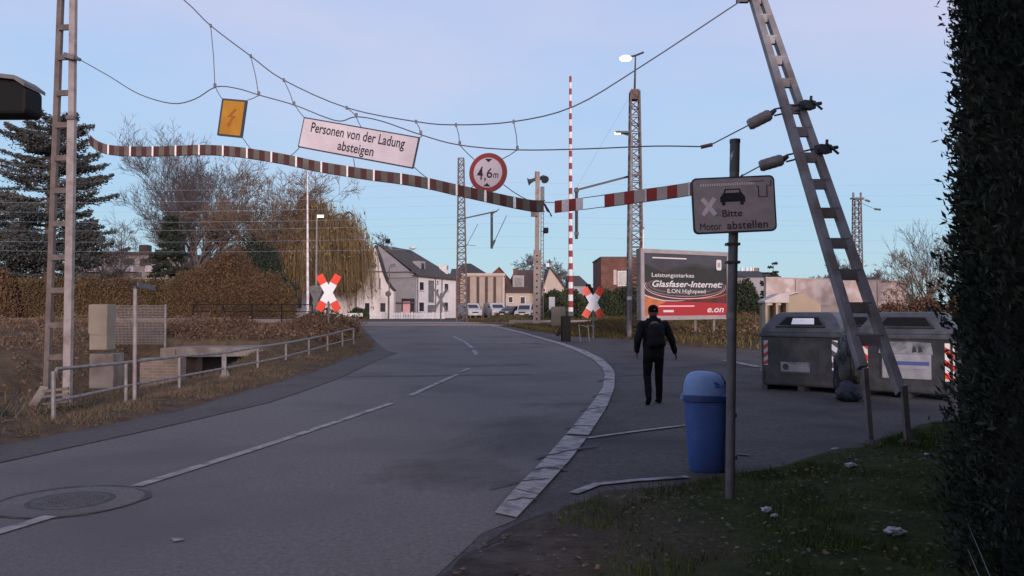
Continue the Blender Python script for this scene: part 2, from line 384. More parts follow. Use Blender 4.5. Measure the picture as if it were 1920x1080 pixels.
def fast_mesh(name, V, Q, m, parent=None, loc=None):
    # V (n,3) world coords, Q (k,4) or (k,3)
    off = np.zeros(3)
    if parent is not None:
        p = parent
        while p is not None: off += np.array(p.location); p = p.parent
    elif loc is not None: off = np.array(loc, dtype=float)
    V = V-off
    me = bpy.data.meshes.new(name); k = Q.shape[1]; n = len(Q)
    me.vertices.add(len(V)); me.vertices.foreach_set('co', V.astype(np.float32).ravel())
    me.loops.add(n*k); me.loops.foreach_set('vertex_index', Q.astype(np.int32).ravel())
    me.polygons.add(n); me.polygons.foreach_set('loop_start', np.arange(0, n*k, k, dtype=np.int32)); me.polygons.foreach_set('loop_total', np.full(n, k, dtype=np.int32))
    me.update(calc_edges=True); me.validate()
    me.materials.append(M[m])
    o = bpy.data.objects.new(name, me); COL.objects.link(o)
    if parent is not None: o.parent = parent
    else: o.location = off
    return o
def leaves(name, P, size, m, parent=None, loc=None, aspect=1.6, dirs=None, jitter=1.0, var=.5):
    n = len(P); a = rng.normal(size=(n, 3))
    if dirs is not None: a = dirs+a*jitter*.5
    a /= np.linalg.norm(a, axis=1)[:, None]+1e-9
    b = rng.normal(size=(n, 3)); b -= a*(a*b).sum(1)[:, None]; b /= np.linalg.norm(b, axis=1)[:, None]+1e-9
    s = (size*(1-var/2+rng.random(n)*var))[:, None]
    A = a*s*aspect/2; B = b*s/2
    V = np.stack([P-A, P+B*.9, P+A, P-B*.9], 1).reshape(-1, 3)
    return fast_mesh(name, V, np.arange(4*n).reshape(n, 4), m, parent, loc)
def segs_mesh(name, S, m, parent=None, loc=None, seg=3):
    # S: list of (a, b, ra, rb)
    A = np.array([s[0] for s in S], float); B = np.array([s[1] for s in S], float)
    ra = np.array([s[2] for s in S])[:, None]; rb = np.array([s[3] for s in S])[:, None]
    T = B-A; T /= np.linalg.norm(T, axis=1)[:, None]+1e-9
    ref = np.where(np.abs(T[:, :1]) < .8, np.array([[1., 0, 0]]), np.array([[0, 1., 0]]))
    X = ref-T*(T*ref).sum(1)[:, None]; X /= np.linalg.norm(X, axis=1)[:, None]; Y = np.cross(T, X)
    rings = []
    for P, r in ((A, ra), (B, rb)):
        for k in range(seg):
            an = 2*math.pi*k/seg; rings.append(P+(X*math.cos(an)+Y*math.sin(an))*r)
    V = np.stack(rings, 1).reshape(-1, 3); n = len(S); base = np.arange(n)[:, None]*(2*seg)
    Q = np.concatenate([base+np.array([[k, (k+1) % seg, seg+(k+1) % seg, seg+k]]) for k in range(seg)], 0)
    return fast_mesh(name, V, Q, m, parent, loc)

# ================================================================== SETTING: ground, roads, tracks
ASPH = [(-7.6, -12), (-7.0, 3), (-6.3, 9.8), (-5.9, 11.5), (-5.6, 13.3), (-5.35, 20), (-5.2, 29), (-5.8, 34), (-7.6, 41), (-9.6, 49), (-11, 57), (-13, 65), (-22, 69.5), (-60, 71), (-60, 77), (-20, 77.5), (-6, 77), (-4.4, 70), (-3.6, 62), (-2.4, 56), (-.9, 50), (1.2, 44), (3.0, 39.5), (5.6, 37.2), (6.9, 33), (9.1, 30), (14, 27.5), (30, 24), (60, 20), (60, 13), (30, 14), (14, 15.4), (9.6, 14.2), (7.2, 12.9), (5.3, 11.0), (3.95, 9.5), (2.45, 8.2), (1.5, 7.55), (.85, 7.2), (.2, 6.5), (-.18, 5.7), (-.5, 4.8), (-.9, 3), (-1.4, -12)]
def sdist(px, py, poly):
    P = np.stack([px, py], -1)[..., None, :]
    A = np.array(poly, float); B = np.roll(A, -1, 0)
    E = B-A; Wv = P-A
    t = np.clip((Wv*E).sum(-1)/(E*E).sum(-1), 0, 1)
    dd = np.sqrt(((Wv-E*t[..., None])**2).sum(-1)).min(-1)
    x, y = px[..., None], py[..., None]
    c = ((A[:, 1] > y) != (B[:, 1] > y)) & (x < (B[:, 0]-A[:, 0])*(y-A[:, 1])/(B[:, 1]-A[:, 1]+1e-12)+A[:, 0])
    ins = c.sum(-1) % 2 == 1
    return np.where(ins, -dd, dd)
def vnoise(x, y, s):
    out = np.empty(x.shape)
    f = out.ravel(); xs_, ys_ = x.ravel(), y.ravel()
    for i in range(len(f)): f[i] = noise.noise((xs_[i]*s, ys_[i]*s, 3.3))
    return out
def terrain(x, y):
    """ground height at arrays x, y"""
    x = np.asarray(x, float); y = np.asarray(y, float)
    z = np.interp(y, KY, KZ)
    left = 1-ss(-8.6, -7.9, x)
    z = z - .22*(1-ss(-7.9, -6.4, x))*(1-ss(20, 30, y))
    ditch = (1-ss(-9.6, -8.5, x))*ss(-15.5, -13, x)*ss(17.0, 19.5, y)*(1-ss(30.0, 30.6, y))
    z = z-1.25*ditch
    z = z+left*(.34*ss(23, 31, y)*(1-ss(40, 48, y)))
    z = z+.30*(1-ss(-15, -12, x))*ss(10, 20, y)*(1-ss(40, 48, y))
    # right bank beyond the side road
    z = z+.30*ss(4, 9, x)*ss(30, 36, y)*(1-ss(46, 49, y))
    z = z+.34*ss(1, 6, x)*ss(39, 45, y)*(1-ss(46.5, 49, y))
    z = z+.30*ss(58, 62, y)*(1-ss(68, 74, y))*ss(-2.6, -.8, x)*(1-ss(8, 14, x))
    return z
xs = sorted(set([round(v, 3) for v in np.arange(-14, 10, .28)]+[round(-14-.5*1.085**k*k**.9, 3) for k in range(1, 52)]+[round(10+.4*1.085**k*k**.9, 3) for k in range(1, 52)]))
ys = [-30, -20, -12, -8, -5, -3, -1]+[round(v, 3) for v in np.arange(0, 34, .28)]+[round(v, 3) for v in np.arange(34, 80, .7)]+[82, 86, 92, 100, 110, 125, 150, 200, 300, 450, 650, 900]
xs = [v for v in xs if abs(v) < 900]; xs = [-900, -500]+xs+[500, 900]
GX, GY = np.meshgrid(np.array(xs, float), np.array(ys, float))
SDG = sdist(GX, GY, ASPH)
ed = vnoise(GX, GY, .9)*.16+vnoise(GX, GY, 2.7)*.10
GZ = terrain(GX, GY)
bump = vnoise(GX, GY, .35)*.10+vnoise(GX, GY, 1.3)*.05
far = ss(2.0, 5.0, SDG)
GZ = np.where(SDG > 0, GZ, np.interp(GY, KY, KZ))+np.clip((SDG+ed)*.35, -.14, .035)+bump*ss(.3, 1.5, SDG)*np.where(GY < 60, 1, 0)
nx_, ny_ = len(xs), len(ys)
V = np.stack([GX, GY, GZ], -1).reshape(-1, 3)
ii = np.arange((ny_-1)*nx_).reshape(ny_-1, nx_)[:, :-1].ravel()
Q = np.stack([ii, ii+1, ii+1+nx_, ii+nx_], 1)
M['ground'] = None
def ground_mat():
    m = bpy.data.materials.new('ground'); m.use_nodes = True
    t = m.node_tree; n = t.nodes; l = t.links; b = n['Principled BSDF']; b.inputs['Roughness'].default_value = .98; b.inputs['Specular IOR Level'].default_value = .1
    at = n.new('ShaderNodeAttribute'); at.attribute_name = 'zone'
    sp = n.new('ShaderNodeSeparateColor'); l.new(at.outputs['Color'], sp.inputs[0])
    c = n.new('ShaderNodeTexCoord')
    def nr(scale, c1, c2, a=.38, bb=.62):
        z = n.new('ShaderNodeTexNoise'); z.inputs['Scale'].default_value = scale; z.inputs['Detail'].default_value = 8; z.inputs['Roughness'].default_value = .7; l.new(c.outputs['Object'], z.inputs[0])
        r = n.new('ShaderNodeValToRGB'); r.color_ramp.elements[0].position = a; r.color_ramp.elements[1].position = bb
        r.color_ramp.elements[0].color = (*c1, 1); r.color_ramp.elements[1].color = (*c2, 1); l.new(z.outputs[0], r.inputs[0]); return r.outputs[0]
    def mx(f, a, b_):
        k = n.new('ShaderNodeMixRGB')
        l.new(f, k.inputs[0]); l.new(a, k.inputs[1]); l.new(b_, k.inputs[2]); return k.outputs[0]
    dry = nr(2.2, (.075, .052, .036), (.135, .095, .058))
    lawn = nr(2.5, (.022, .031, .012), (.042, .052, .018))
    dirt = nr(3.0, (.040, .031, .028), (.085, .071, .066))
    out = mx(sp.outputs[0], dry, lawn); out = mx(sp.outputs[1], out, dirt)
    l.new(out, b.inputs['Base Color'])
    z = n.new('ShaderNodeTexNoise'); z.inputs['Scale'].default_value = 18; z.inputs['Detail'].default_value = 6; l.new(c.outputs['Object'], z.inputs[0])
    bp = n.new('ShaderNodeBump'); bp.inputs['Strength'].default_value = .8; bp.inputs['Distance'].default_value = .05; l.new(z.outputs[0], bp.inputs['Height']); l.new(bp.outputs[0], b.inputs['Normal'])
    return m
M['ground'] = ground_mat()
g = fast_mesh('ground', V, Q, 'ground'); struct(g)
g.data.polygons.foreach_set('use_smooth', [True]*len(g.data.polygons))
# surface zones: lawn in front of the hedge, trodden dirt beside the road
def zone_lawn(x, y): return ss(.15, 1.5, x-(y-6)*.35+.35*np.sin(y*2.1)+.25*np.sin(x*3.3))*(1-ss(14, 16, y))*np.where(x > 0, 1, 0)
def zone_dirt(x, y): return (1-zone_lawn(x, y))*ss(-3, -1.5, x)*(1-ss(12, 15, y))
zc = np.zeros((len(V), 4)); zc[:, 0] = zone_lawn(V[:, 0], V[:, 1]); zc[:, 1] = zone_dirt(V[:, 0], V[:, 1]); zc[:, 3] = 1
ca = g.data.color_attributes.new('zone', 'FLOAT_COLOR', 'POINT'); ca.data.foreach_set('color', zc.ravel())

def sheet(name, poly, layer, m, kind='structure'):
    """flat outline draped on the road profile; cut at every profile knot so that layers stay parallel"""
    bm = bmesh.new()
    cdt = delaunay_2d_cdt([Vector(p) for p in poly], [], [list(range(len(poly)))], 1, 1e-6)
    vs = [bm.verts.new((p[0], p[1], 0)) for p in cdt[0]]
    for f in cdt[2]: bm.faces.new([vs[i] for i in f])
    y0 = min(p[1] for p in poly); y1 = max(p[1] for p in poly)
    for k in KY:
        if y0 < k < y1:
            bmesh.ops.bisect_plane(bm, geom=bm.verts[:]+bm.edges[:]+bm.faces[:], plane_co=(0, k, 0), plane_no=(0, 1, 0), dist=1e-6)
    for v in bm.verts: v.co.z = TR(v.co.y)+.004*layer
    for fc in bm.faces:
        fc.normal_update()
        if fc.normal.z < 0: fc.normal_flip()
    me = bpy.data.meshes.new(name); bm.to_mesh(me); bm.free(); me.materials.append(M[m])
    o = bpy.data.objects.new(name, me); COL.objects.link(o)
    if kind: o['kind'] = kind
    return o
def gp(pts): return [tuple(GP(*p)[:2]) for p in pts]
def offset_poly(poly, r_):
    A = np.array(poly, float); out = []
    for i in range(len(A)):
        a, b, c_ = A[i-1], A[i], A[(i+1) % len(A)]
        t1 = (b-a)/np.linalg.norm(b-a); t2 = (c_-b)/np.linalg.norm(c_-b)
        nn = np.array([t1[1], -t1[0]])+np.array([t2[1], -t2[0]]); nn /= np.linalg.norm(nn)+1e-9
        out.append(tuple(b+nn*r_))
    return out
area = sum(ASPH[i-1][0]*ASPH[i][1]-ASPH[i][0]*ASPH[i-1][1] for i in range(len(ASPH)))
sheet('side_road', offset_poly(ASPH, .45 if area > 0 else -.45), 0, 'asphalt_old')
# the lighter main carriageway
lane_left = [(-5.9, -12), (-5.8, 5), (-5.5, 8.57), (-4.95, 11.2), (-4.35, 14.5), (-4.15, 19.2), (-4.2, 25), (-4.05, 28.5), (-4.7, 30.0), (-5.3, 32.5), (-7.2, 40.5), (-9.2, 49), (-10.6, 57), (-12.5, 64)]
edge_out = gp([(968, 975), (1010, 930), (1068, 866), (1104, 818), (1138, 764), (1152, 728), (1153, 702), (1147, 690), (1130, 674), (1100, 659), (1060, 645), (1020, 634), (980, 623), (940, 614), (905, 608)])
edge_in = gp([(926, 966), (965, 920), (1022, 862), (1062, 816), (1105, 764), (1130, 728), (1134, 702), (1128, 690), (1112, 675), (1084, 660), (1048, 646), (1010, 635), (972, 624), (934, 615), (900, 609)])
lane_right = [(-4.7, 63), (-3.9, 61)]+[tuple(p) for p in edge_out[::-1]]+[(-.22, 5.9), (-.5, 4.8), (-.9, 3), (-1.4, -12)]
sheet('road', lane_left+lane_right, 1, 'asphalt_lane')
sheet('shoulder', [(-6.8, 3), (-5.86, 3), (-5.55, 8.57), (-5.0, 11.2), (-4.4, 14.5), (-4.2, 19.2), (-4.25, 25), (-4.1, 28.5), (-4.75, 30.0), (-5.25, 32), (-5.05, 29), (-5.2, 20), (-5.45, 13.3), (-5.75, 11.5), (-6.15, 9.8)], 2, 'asphalt_shoulder')
# worn darker mends of the carriageway along the edge line
def blob_poly(cx, cy, rx, ry, seed, n=22, rot=0.0):
    out = []
    for k in range(n):
        a = 2*math.pi*k/n; q = 1+.35*noise.noise((math.cos(a)*1.6+seed, math.sin(a)*1.6, seed))
        x = rx*q*math.cos(a); y = ry*q*math.sin(a); out.append((cx+x*math.cos(rot)-y*math.sin(rot), cy+x*math.sin(rot)+y*math.cos(rot)))
    return out
def stain_mat():
    m = bpy.data.materials.new('stain'); m.use_nodes = True
    t = m.node_tree; n = t.nodes; l = t.links; b = n['Principled BSDF']; b.inputs['Roughness'].default_value = .95
    c = n.new('ShaderNodeTexCoord'); ln_ = n.new('ShaderNodeVectorMath'); ln_.operation = 'LENGTH'; l.new(c.outputs['Object'], ln_.inputs[0])
    z = n.new('ShaderNodeTexNoise'); z.inputs['Scale'].default_value = 2.2; z.inputs['Detail'].default_value = 9; z.inputs['Roughness'].default_value = .65; l.new(c.outputs['Object'], z.inputs[0])
    z2 = n.new('ShaderNodeTexNoise'); z2.inputs['Scale'].default_value = 90; l.new(c.outputs['Object'], z2.inputs[0])
    r = n.new('ShaderNodeValToRGB'); r.color_ramp.elements[0].color = (.043, .040, .044, 1); r.color_ramp.elements[1].color = (.10, .094, .10, 1); l.new(z2.outputs[0], r.inputs[0]); l.new(r.outputs[0], b.inputs['Base Color'])
    m1 = n.new('ShaderNodeMath'); m1.operation = 'MULTIPLY_ADD'; l.new(z.outputs[0], m1.inputs[0]); m1.inputs[1].default_value = 2.4; m1.inputs[2].default_value = -.55
    m2 = n.new('ShaderNodeMath'); m2.operation = 'SUBTRACT'; m2.use_clamp = True; l.new(m1.outputs[0], m2.inputs[0])
    m4 = n.new('ShaderNodeMath'); m4.operation = 'POWER'; l.new(ln_.outputs['Value'], m4.inputs[0]); m4.inputs[1].default_value = 2.0; l.new(m4.outputs[0], m2.inputs[1])
    m3 = n.new('ShaderNodeMath'); m3.operation = 'MULTIPLY'; l.new(m2.outputs[0], m3.inputs[0]); m3.inputs[1].default_value = .38; l.new(m3.outputs[0], b.inputs['Alpha'])
    return m
M['stain'] = stain_mat()
for k, (cx, cy, rx, ry, rt) in enumerate([(.35, 11.0, 1.5, 3.3, -.40), (-.7, 8.1, 1.1, 1.2, -.5), (1.0, 15.0, 1.2, 2.2, -.3)]):
    o = sheet('road_stain', blob_poly(0, 0, rx*1.5, ry*1.5, 0, rot=0), 0, 'stain')
    for v in o.data.vertices: v.co.x /= rx; v.co.y /= ry; v.co.z = 0
    o.location = (cx, cy, .004*(2+.3*k)+.0005); o.scale = (rx, ry, 1); o.rotation_euler = (0, 0, rt)
for (a, b, wd) in (((640, 708), (1000, 704), .35), ((870, 689), (1000, 684), .25), ((1150, 706), (1240, 701), .12)):
    p, q = GP(*a), GP(*b); sheet('road_seam', [(p.x, p.y), (q.x, q.y), (q.x, q.y+wd), (p.x, p.y+wd)], 2, 'asphalt_patch')
# markings
def strip(name, pts, width, layer=4, m='marking'):
    P = [np.array(p[:2]) for p in pts]; Lf, Rt = [], []
    for i, p in enumerate(P):
        t = P[min(i+1, len(P)-1)]-P[max(i-1, 0)]; t /= np.linalg.norm(t); nn = np.array([-t[1], t[0]])
        Lf.append(tuple(p+nn*width/2)); Rt.append(tuple(p-nn*width/2))
    return sheet(name, Lf+Rt[::-1], layer, m)
def marks(label, *lines, width=.12, m='marking', group=None):
    for ln in lines:
        strip('road_marking', [GP(*p) for p in ln], width, 4, m)
marks('centre', [(-60, 1018), (95, 971)], [(255, 914), (480, 843), (735, 757)], [(768, 743), (815, 722), (857, 703)], [(862, 699), (880, 691)], width=.125)
marks('centre2', [(893, 666), (889, 657)], [(886, 653), (872, 642), (850, 631)], width=.16)
# the broad worn edge line in separate blocks
blocks = [(0, 1.0), (1.0, 2.0), (2.0, 2.93), (3.0, 4.0), (4.0, 5.0), (5.0, 6.0), (6.0, 7.0), (7.0, 14)]
def lerp_edge(E, t):
    i = min(int(t), len(E)-2); f = t-i; return (E[i][0]*(1-f)+E[i+1][0]*f, E[i][1]*(1-f)+E[i+1][1]*f)
for (a, b) in blocks:
    gap = random.choice((0, .005, .02, .012)) if b < 8 else 0
    ts = [a+gap]+[k for k in range(int(a)+1, int(math.ceil(b)))]+[b-gap]
    sheet('edge_line', [lerp_edge(edge_in, t) for t in ts]+[lerp_edge(edge_out, t) for t in ts[::-1]], 5, 'marking')
marks('thin', [(1102, 823), (1180, 812), (1292, 798)], [(1380, 853), (1405, 855)], width=.09, m='marking_thin')
marks('thin2', [(1075, 927), (1120, 910), (1190, 903), (1290, 896)], width=.10, m='marking_thin')
marks('thin3', [(890, 643), (1045, 644)], [(660, 607.2), (890, 606.8)], [(1360, 676), (1425, 689)], width=.30, m='marking_thin')
marks('small', [(323, 1016), (345, 1013)], width=.10, m='marking_thin')
# dark cracks and the tarred joint at the carriageway edge
def crack(pts, width, m='tar', layer=3):
    P = [GP(*p) for p in pts]; out = []
    for a, b in zip(P, P[1:]):
        for k in range(6):
            q = a.lerp(b, k/6); out.append((q.x+random.uniform(-.025, .025), q.y+random.uniform(-.025, .025)))
    out.append((P[-1].x, P[-1].y)); strip('road_crack', [Vector((p[0], p[1], 0)) for p in out], width, layer, m)
crack([(1180, 928), (1120, 950), (1060, 958), (990, 990), (930, 1030), (870, 1078)], .035, 'tar', 6)
crack([(1010, 862), (1060, 850), (1120, 838)], .05, 'tar', 6); crack([(920, 920), (975, 905), (1030, 902)], .035, 'tar', 6)
for q in ([(1058, 806), (1085, 800), (1118, 802)], [(1088, 772), (1112, 768), (1142, 764)], [(1112, 745), (1130, 741), (1150, 742)], [(1122, 716), (1138, 712), (1156, 713)], [(955, 944), (985, 938), (1008, 940)], [(1000, 884), (1030, 880), (1062, 884)]): crack(q, random.uniform(.03, .07), 'asphalt_patch', 6)

# rail tracks with ballast
def strip_y(name, y0, y1, x0, x1, top, m, h=.12):
    mb = MB(); xs_ = np.linspace(x0, x1, 60)
    vs, fs = [], []
    for x in xs_:
        vs += [(x, y0-.35, TR(y0)+top-h-.25), (x, y0, TR(y0)+top), (x, y1, TR(y0)+top), (x, y1+.35, TR(y0)+top-h-.25)]
    for i in range(len(xs_)-1):
        for k in range(3): fs.append((i*4+k, i*4+k+1, i*4+k+5, i*4+k+4))
    mb.add(vs, fs); return struct(mb.build(name, m))
for yc in (50.6, 55.0):
    for x0, x1 in ((-140, -10.8), (-.2, 140)):
        strip_y('track_ballast', yc-1.4, yc+1.4, x0, x1, .16 if x0 < -50 else .03, 'ballast')
    for s in (-.72, .72):
        mb = MB()
        zt = TR(yc)+.02
        for a, b, zz in ((-140, -10.8, .32), (-10.8, -.2, .025), (-.2, 140, .17)): mb.box(((a+b)/2, yc+s, TR(yc+s)+zz-.06), (b-a, .07, .14))
        struct(mb.build('rail_track', 'rail'))

# ================================================================== THE GAUGE: masts, cables, banner, hanging signs
GA, GB = Vector((-8.85, 16.0)), Vector((4.45, 12.0))
def DG(px):
    u = (px-960)/F; k = (GB.y-GA.y)/(GB.x-GA.x)
    # x = u d / cos-correction is tiny; d = GA.y + k (x-GA.x)
    return (GA.y-k*GA.x)/(1-k*u)
def WG(px, py, dd=0.0): return W(px, py, DG(px)+dd)
def smooth_pts(P, n=4):
    out = []
    for i in range(len(P)-1):
        p0, p1, p2, p3 = P[max(i-1, 0)], P[i], P[i+1], P[min(i+2, len(P)-1)]
        for k in range(n):
            t = k/n
            out.append(.5*((2*p1)+(p2-p0)*t+(2*p0-5*p1+4*p2-p3)*t*t+(3*p1-p0-3*p2+p3)*t**3))
    out.append(P[-1]); return out

# left lattice mast: two channels and flat rungs
t = thing('lattice_mast', 'tall pale steel ladder mast standing upright behind the near end of the railing', 'mast', W(105, 745, 16.0))
zb = W(105, 760, 16).z
def leg(mb, a, b, wd, dp): # channel section: web plus two flanges
    a, b = Vector(a), Vector(b)
    mb.bar(a, b, wd, .018); 
    for s in (-1, 1): mb.bar(a+Vector((s*(wd/2-.008), .05, 0)), b+Vector((s*(wd/2-.008), .05, 0)), .016, dp)
mb = MB(); leg(mb, W(124, 755, 15.9), W(133, 222, 15.9), .145, .09); mb.build('leg', 'mast_pale', t)
mb = MB(); leg(mb, W(133, 218, 15.92), W(137.5, -190, 15.92), .115, .09); mb.build('leg', 'mast_pale', t)
mb = MB(); leg(mb, W(84, 765, 16.1), W(118.5, -190, 16.1), .10, .09); mb.build('leg', 'mast_dark', t)
for py in (670, 610, 545, 483, 420, 358, 297, 235, 175, 108, 52, -8, -68, -128, -185):
    f = (765-py)/955; xl = 84+(118.5-84)*f; xr = 124+(137-124)*f
    mb = MB(); mb.bar(W(xl+2, py, 16.05), W(xr-3, py-1, 15.98), .11, .05, ref=(0, 1, 0)); mb.build('rung', 'mast_dark', t)
for py in (728, 738, 752):
    mb = MB(); mb.bar(W(80, py+6, 15.8), W(128, py, 15.85), .05, .05); mb.build('foot_brace', 'mast_dark', t)
mb = MB(); mb.bar(W(60, 772, 15.7), W(86, 728, 16.0), .16, .16); mb.build('foot_strut', 'concrete', t)
mb = MB()
mb.bar(W(122, 104, 15.85), W(142, 109, 15.85), .10, .14); mb.tube([W(140, 108, 15.85), W(150, 112, 15.8)], .035, 8); mb.build('cable_clamp', 'galv_dark', t)
mb = MB(); mb.box(W(132, 220, 15.86), (.17, .05, .07)); mb.build('splice_plate', 'galv_dark', t)

# right leaning mast on two short stub posts
t = thing('leaning_lattice_mast', 'grey steel ladder mast leaning left over the waste containers', 'mast', GP(1668, 832))
D0, D1 = 9.95, 13.75
la, lb = W(1617, 690, D0), W(1392, -70, D1); ra, rb = W(1690, 738, D0-.15), W(1406, -70, D1)
def lean_leg(mb, a, b, w0, w1):
    n = 10
    for i in range(n):
        p, q = a.lerp(b, i/n), a.lerp(b, (i+1)/n); ww = w0+(w1-w0)*(i+.5)/n
        mb.bar(p, q, ww, .13)
mb = MB(); mb.bar(la, lb, .115, .12, ref=(0, 1, 0)); mb.build('leg', 'mast_grey', t, bevel=.008)
mb = MB(); mb.bar(ra, rb, .105, .12, ref=(0, 1, 0)); mb.build('leg', 'mast_grey', t, bevel=.008)
def on(a, b, py):
    lo, hi = 0.0, 1.0
    for _ in range(40):
        m_ = (lo+hi)/2; p = a.lerp(b, m_)
        # image row of p
        r_ = p-Vector((0, 0, CZ)); zc_ = r_.y*_c+r_.z*_s; yc_ = -r_.y*_s+r_.z*_c
        if 540-F*yc_/zc_ > py: lo = m_
        else: hi = m_
    return a.lerp(b, lo)
for py in (642, 581, 519, 460, 403, 349, 299, 251, 208, 159, 117, 78, 38, 4, -32):
    mb = MB(); mb.bar(on(la, lb, py), on(ra, rb, py), .09, .085, ref=(0, 1, 0)); mb.bar(on(la, lb, py)+Vector((0, -.015, .05)), on(ra, rb, py)+Vector((0, -.015, .05)), .10, .018, ref=(0, 1, 0)); mb.build('rung', 'mast_grey', t)
g0 = GP(1634, 832); g1 = GP(1704, 836)
mb = MB(); mb.bar(Vector((g0.x, g0.y, -.1)), W(1622, 690, 9.85), .055, .055); mb.build('stub_post', 'galv_dark', t)
mb = MB(); mb.bar(Vector((g1.x, g1.y, -.1)), W(1694, 722, 9.75), .065, .065); mb.build('stub_post', 'galv_dark', t)
mb = MB(); mb.lathe([(.16, -.12), (.15, .02), (.08, .06)], (g0.x, g0.y, 0), 9); mb.lathe([(.18, -.12), (.16, .02), (.09, .07)], (g1.x, g1.y, 0), 9); mb.build('footing', 'asphalt_patch', t)
for (px, py) in ((1500, 203), (1535, 285)):
    c_ = on(ra, rb, py); mb = MB()
    mb.box(c_+Vector((.06, -.1, .02)), (.20, .14, .12), .3); mb.tube([c_+Vector((-.05, -.16, 0)), c_+Vector((.27, -.1, .05))], .028, 6); mb.tube([c_+Vector((.1, -.1, -.02)), c_+Vector((.12, -.1, .16))], .022, 6)
    mb.tube([c_+Vector((.1, -.16, .08)), c_+Vector((.26, -.16, -.06))], .02, 6); mb.build('cable_anchor', 'dark_steel', t)
mb = MB(); mb.box(W(1392, 1, 13.35), (.2, .08, .07)); mb.build('cable_anchor', 'dark_steel', t)

# cables
upper = [(131, -185), (240, -82), (345, 0), (395, 48), (470, 105), (532, 150), (650, 202), (780, 228), (855, 234), (963, 228), (1075, 200), (1200, 126), (1390, 1)]
lower = [(150, 112), (205, 143), (260, 176), (322, 194), (365, 186), (405, 163), (445, 166), (485, 178), (552, 197), (610, 220), (640, 227), (668, 219), (715, 227), (790, 253), (862, 272), (970, 281), (1100, 279), (1225, 274), (1318, 275)]
o = MB().tube(smooth_pts([WG(*p) for p in upper]), .0115, 6).build('support_cable', 'wire', None, True)
tag(o, 'thin upper sagging cable strung between the tops of the two ladder masts', 'cable')
t = thing('span_wire', 'wavy lower wire carrying the hanging signs, ending in a pale insulator near the leaning mast', 'cable', WG(700, 225))
MB().tube(smooth_pts([WG(*p) for p in lower]), .0105, 6).build('wire_strand', 'wire', t, True)
def ins(parent, a, b, c1, c2, anchor):
    A, B = WG(*c1), WG(*c2)
    MB().tube([WG(*a), A], .011, 6).build('end_wire', 'wire', parent)
    dv = (B-A)
    mb = MB(); pts, rr = [], []
    for k in range(9): pts.append(A+dv*(k/8)); rr.append(.072 if k in (0, 8) else .088+.004*(k % 2))
    mb.tube(pts, rr, 12); mb.build('insulator', 'galv', parent, True)
    MB().tube([B-dv*.02, B+dv*.22+Vector((0, 0, .03))], [.05, .03], 8).build('insulator_cap', 'dark_steel', parent)
    for dz in (.05, -.05): MB().tube([B+dv*.15+Vector((0, 0, dz)), anchor+Vector((0, -.12, dz*.8))], .014, 6).build('tie_rod', 'dark_steel', parent)
ins(t, (1330, 273), None, (1403, 235), (1445, 214), on(ra, rb, 203))
MB().tube([WG(1314, 276), WG(1336, 271)], [.03, .03], 8).build('wire_clamp', 'rust_steel', t)
for a, b in (((395, 48), (403, 163)), ((470, 105), (485, 178)), ((532, 150), (551, 197)), ((650, 202), (668, 219)), ((780, 228), (789, 252)), ((855, 234), (862, 272)), ((963, 228), (970, 281))):
    A, B = WG(*a), WG(*b); mb = MB(); mb.tube([A, A.lerp(B, .5)+Vector((.015, 0, 0)), B], .008, 5); mb.box(A, (.035, .035, .06)); mb.box(B+Vector((0, 0, .03)), (.045, .035, .07)); mb.build('dropper', 'wire', t)

# striped height banner of hinged panels, dull left half and bright right half
Lc = [(168, 262), (180, 272), (206, 281), (262, 284), (320, 283), (380, 281), (436, 284), (488, 291), (540, 300), (590, 311), (643, 320), (695, 328), (750, 335), (803, 344), (855, 356), (910, 368), (965, 380), (1000, 386), (1022, 386)]
def banner(name, label, pts, mats, cell, h, closing=True):
    t = thing(name, label, 'height banner', WG(*pts[len(pts)//2]))
    sp = smooth_pts([WG(*p) for p in pts], 8)
    ln = [0.0]
    for a, b in zip(sp, sp[1:]): ln.append(ln[-1]+(b-a).length)
    def at(s_):
        s_ = min(max(s_, 0), ln[-1]); i = min(int(np.searchsorted(ln, s_, 'right'))-1, len(sp)-2)
        return sp[i].lerp(sp[i+1], (s_-ln[i])/(ln[i+1]-ln[i]+1e-9))
    n = max(1, round(ln[-1]/(cell*4))); step = ln[-1]/n
    for k in range(n):
        mb = MB(); s0, s1 = k*step+.022, (k+1)*step-.022; m_ = 16
        for j in range(m_):
            a, b = at(s0+(s1-s0)*j/m_), at(s0+(s1-s0)*(j+1)/m_)
            hh = Vector((0, 0, h/2)); th = Vector((0, .02, 0))
            vs = [a-hh-th, b-hh-th, b+hh-th, a+hh-th, a-hh+th, b-hh+th, b+hh+th, a+hh+th]
            mb.add(vs, [(0, 1, 2, 3), (7, 6, 5, 4), (3, 2, 6, 7), (0, 4, 5, 1)]+([(0, 3, 7, 4)] if j == 0 else [])+([(1, 5, 6, 2)] if j == m_-1 else []), (j*4//m_) % 2)
        mb.build('panel', mats, t)
        if k:
            a = at(k*step); MB().box(a, (.030, .055, h*1.08)).build('joint_strap', 'faded_white', t)
    for dz in (h/2, -h/2): MB().tube([p+Vector((0, .012, dz)) for p in sp[::2]+[sp[-1]]], .008, 5).build('edge_rope', 'wire', t)
    return t
b1 = banner('height_banner', 'long dull maroon and grey striped banner hanging in a wave from the left mast', Lc, ['banner_red_dull', 'banner_white_dull'], .135, .185)
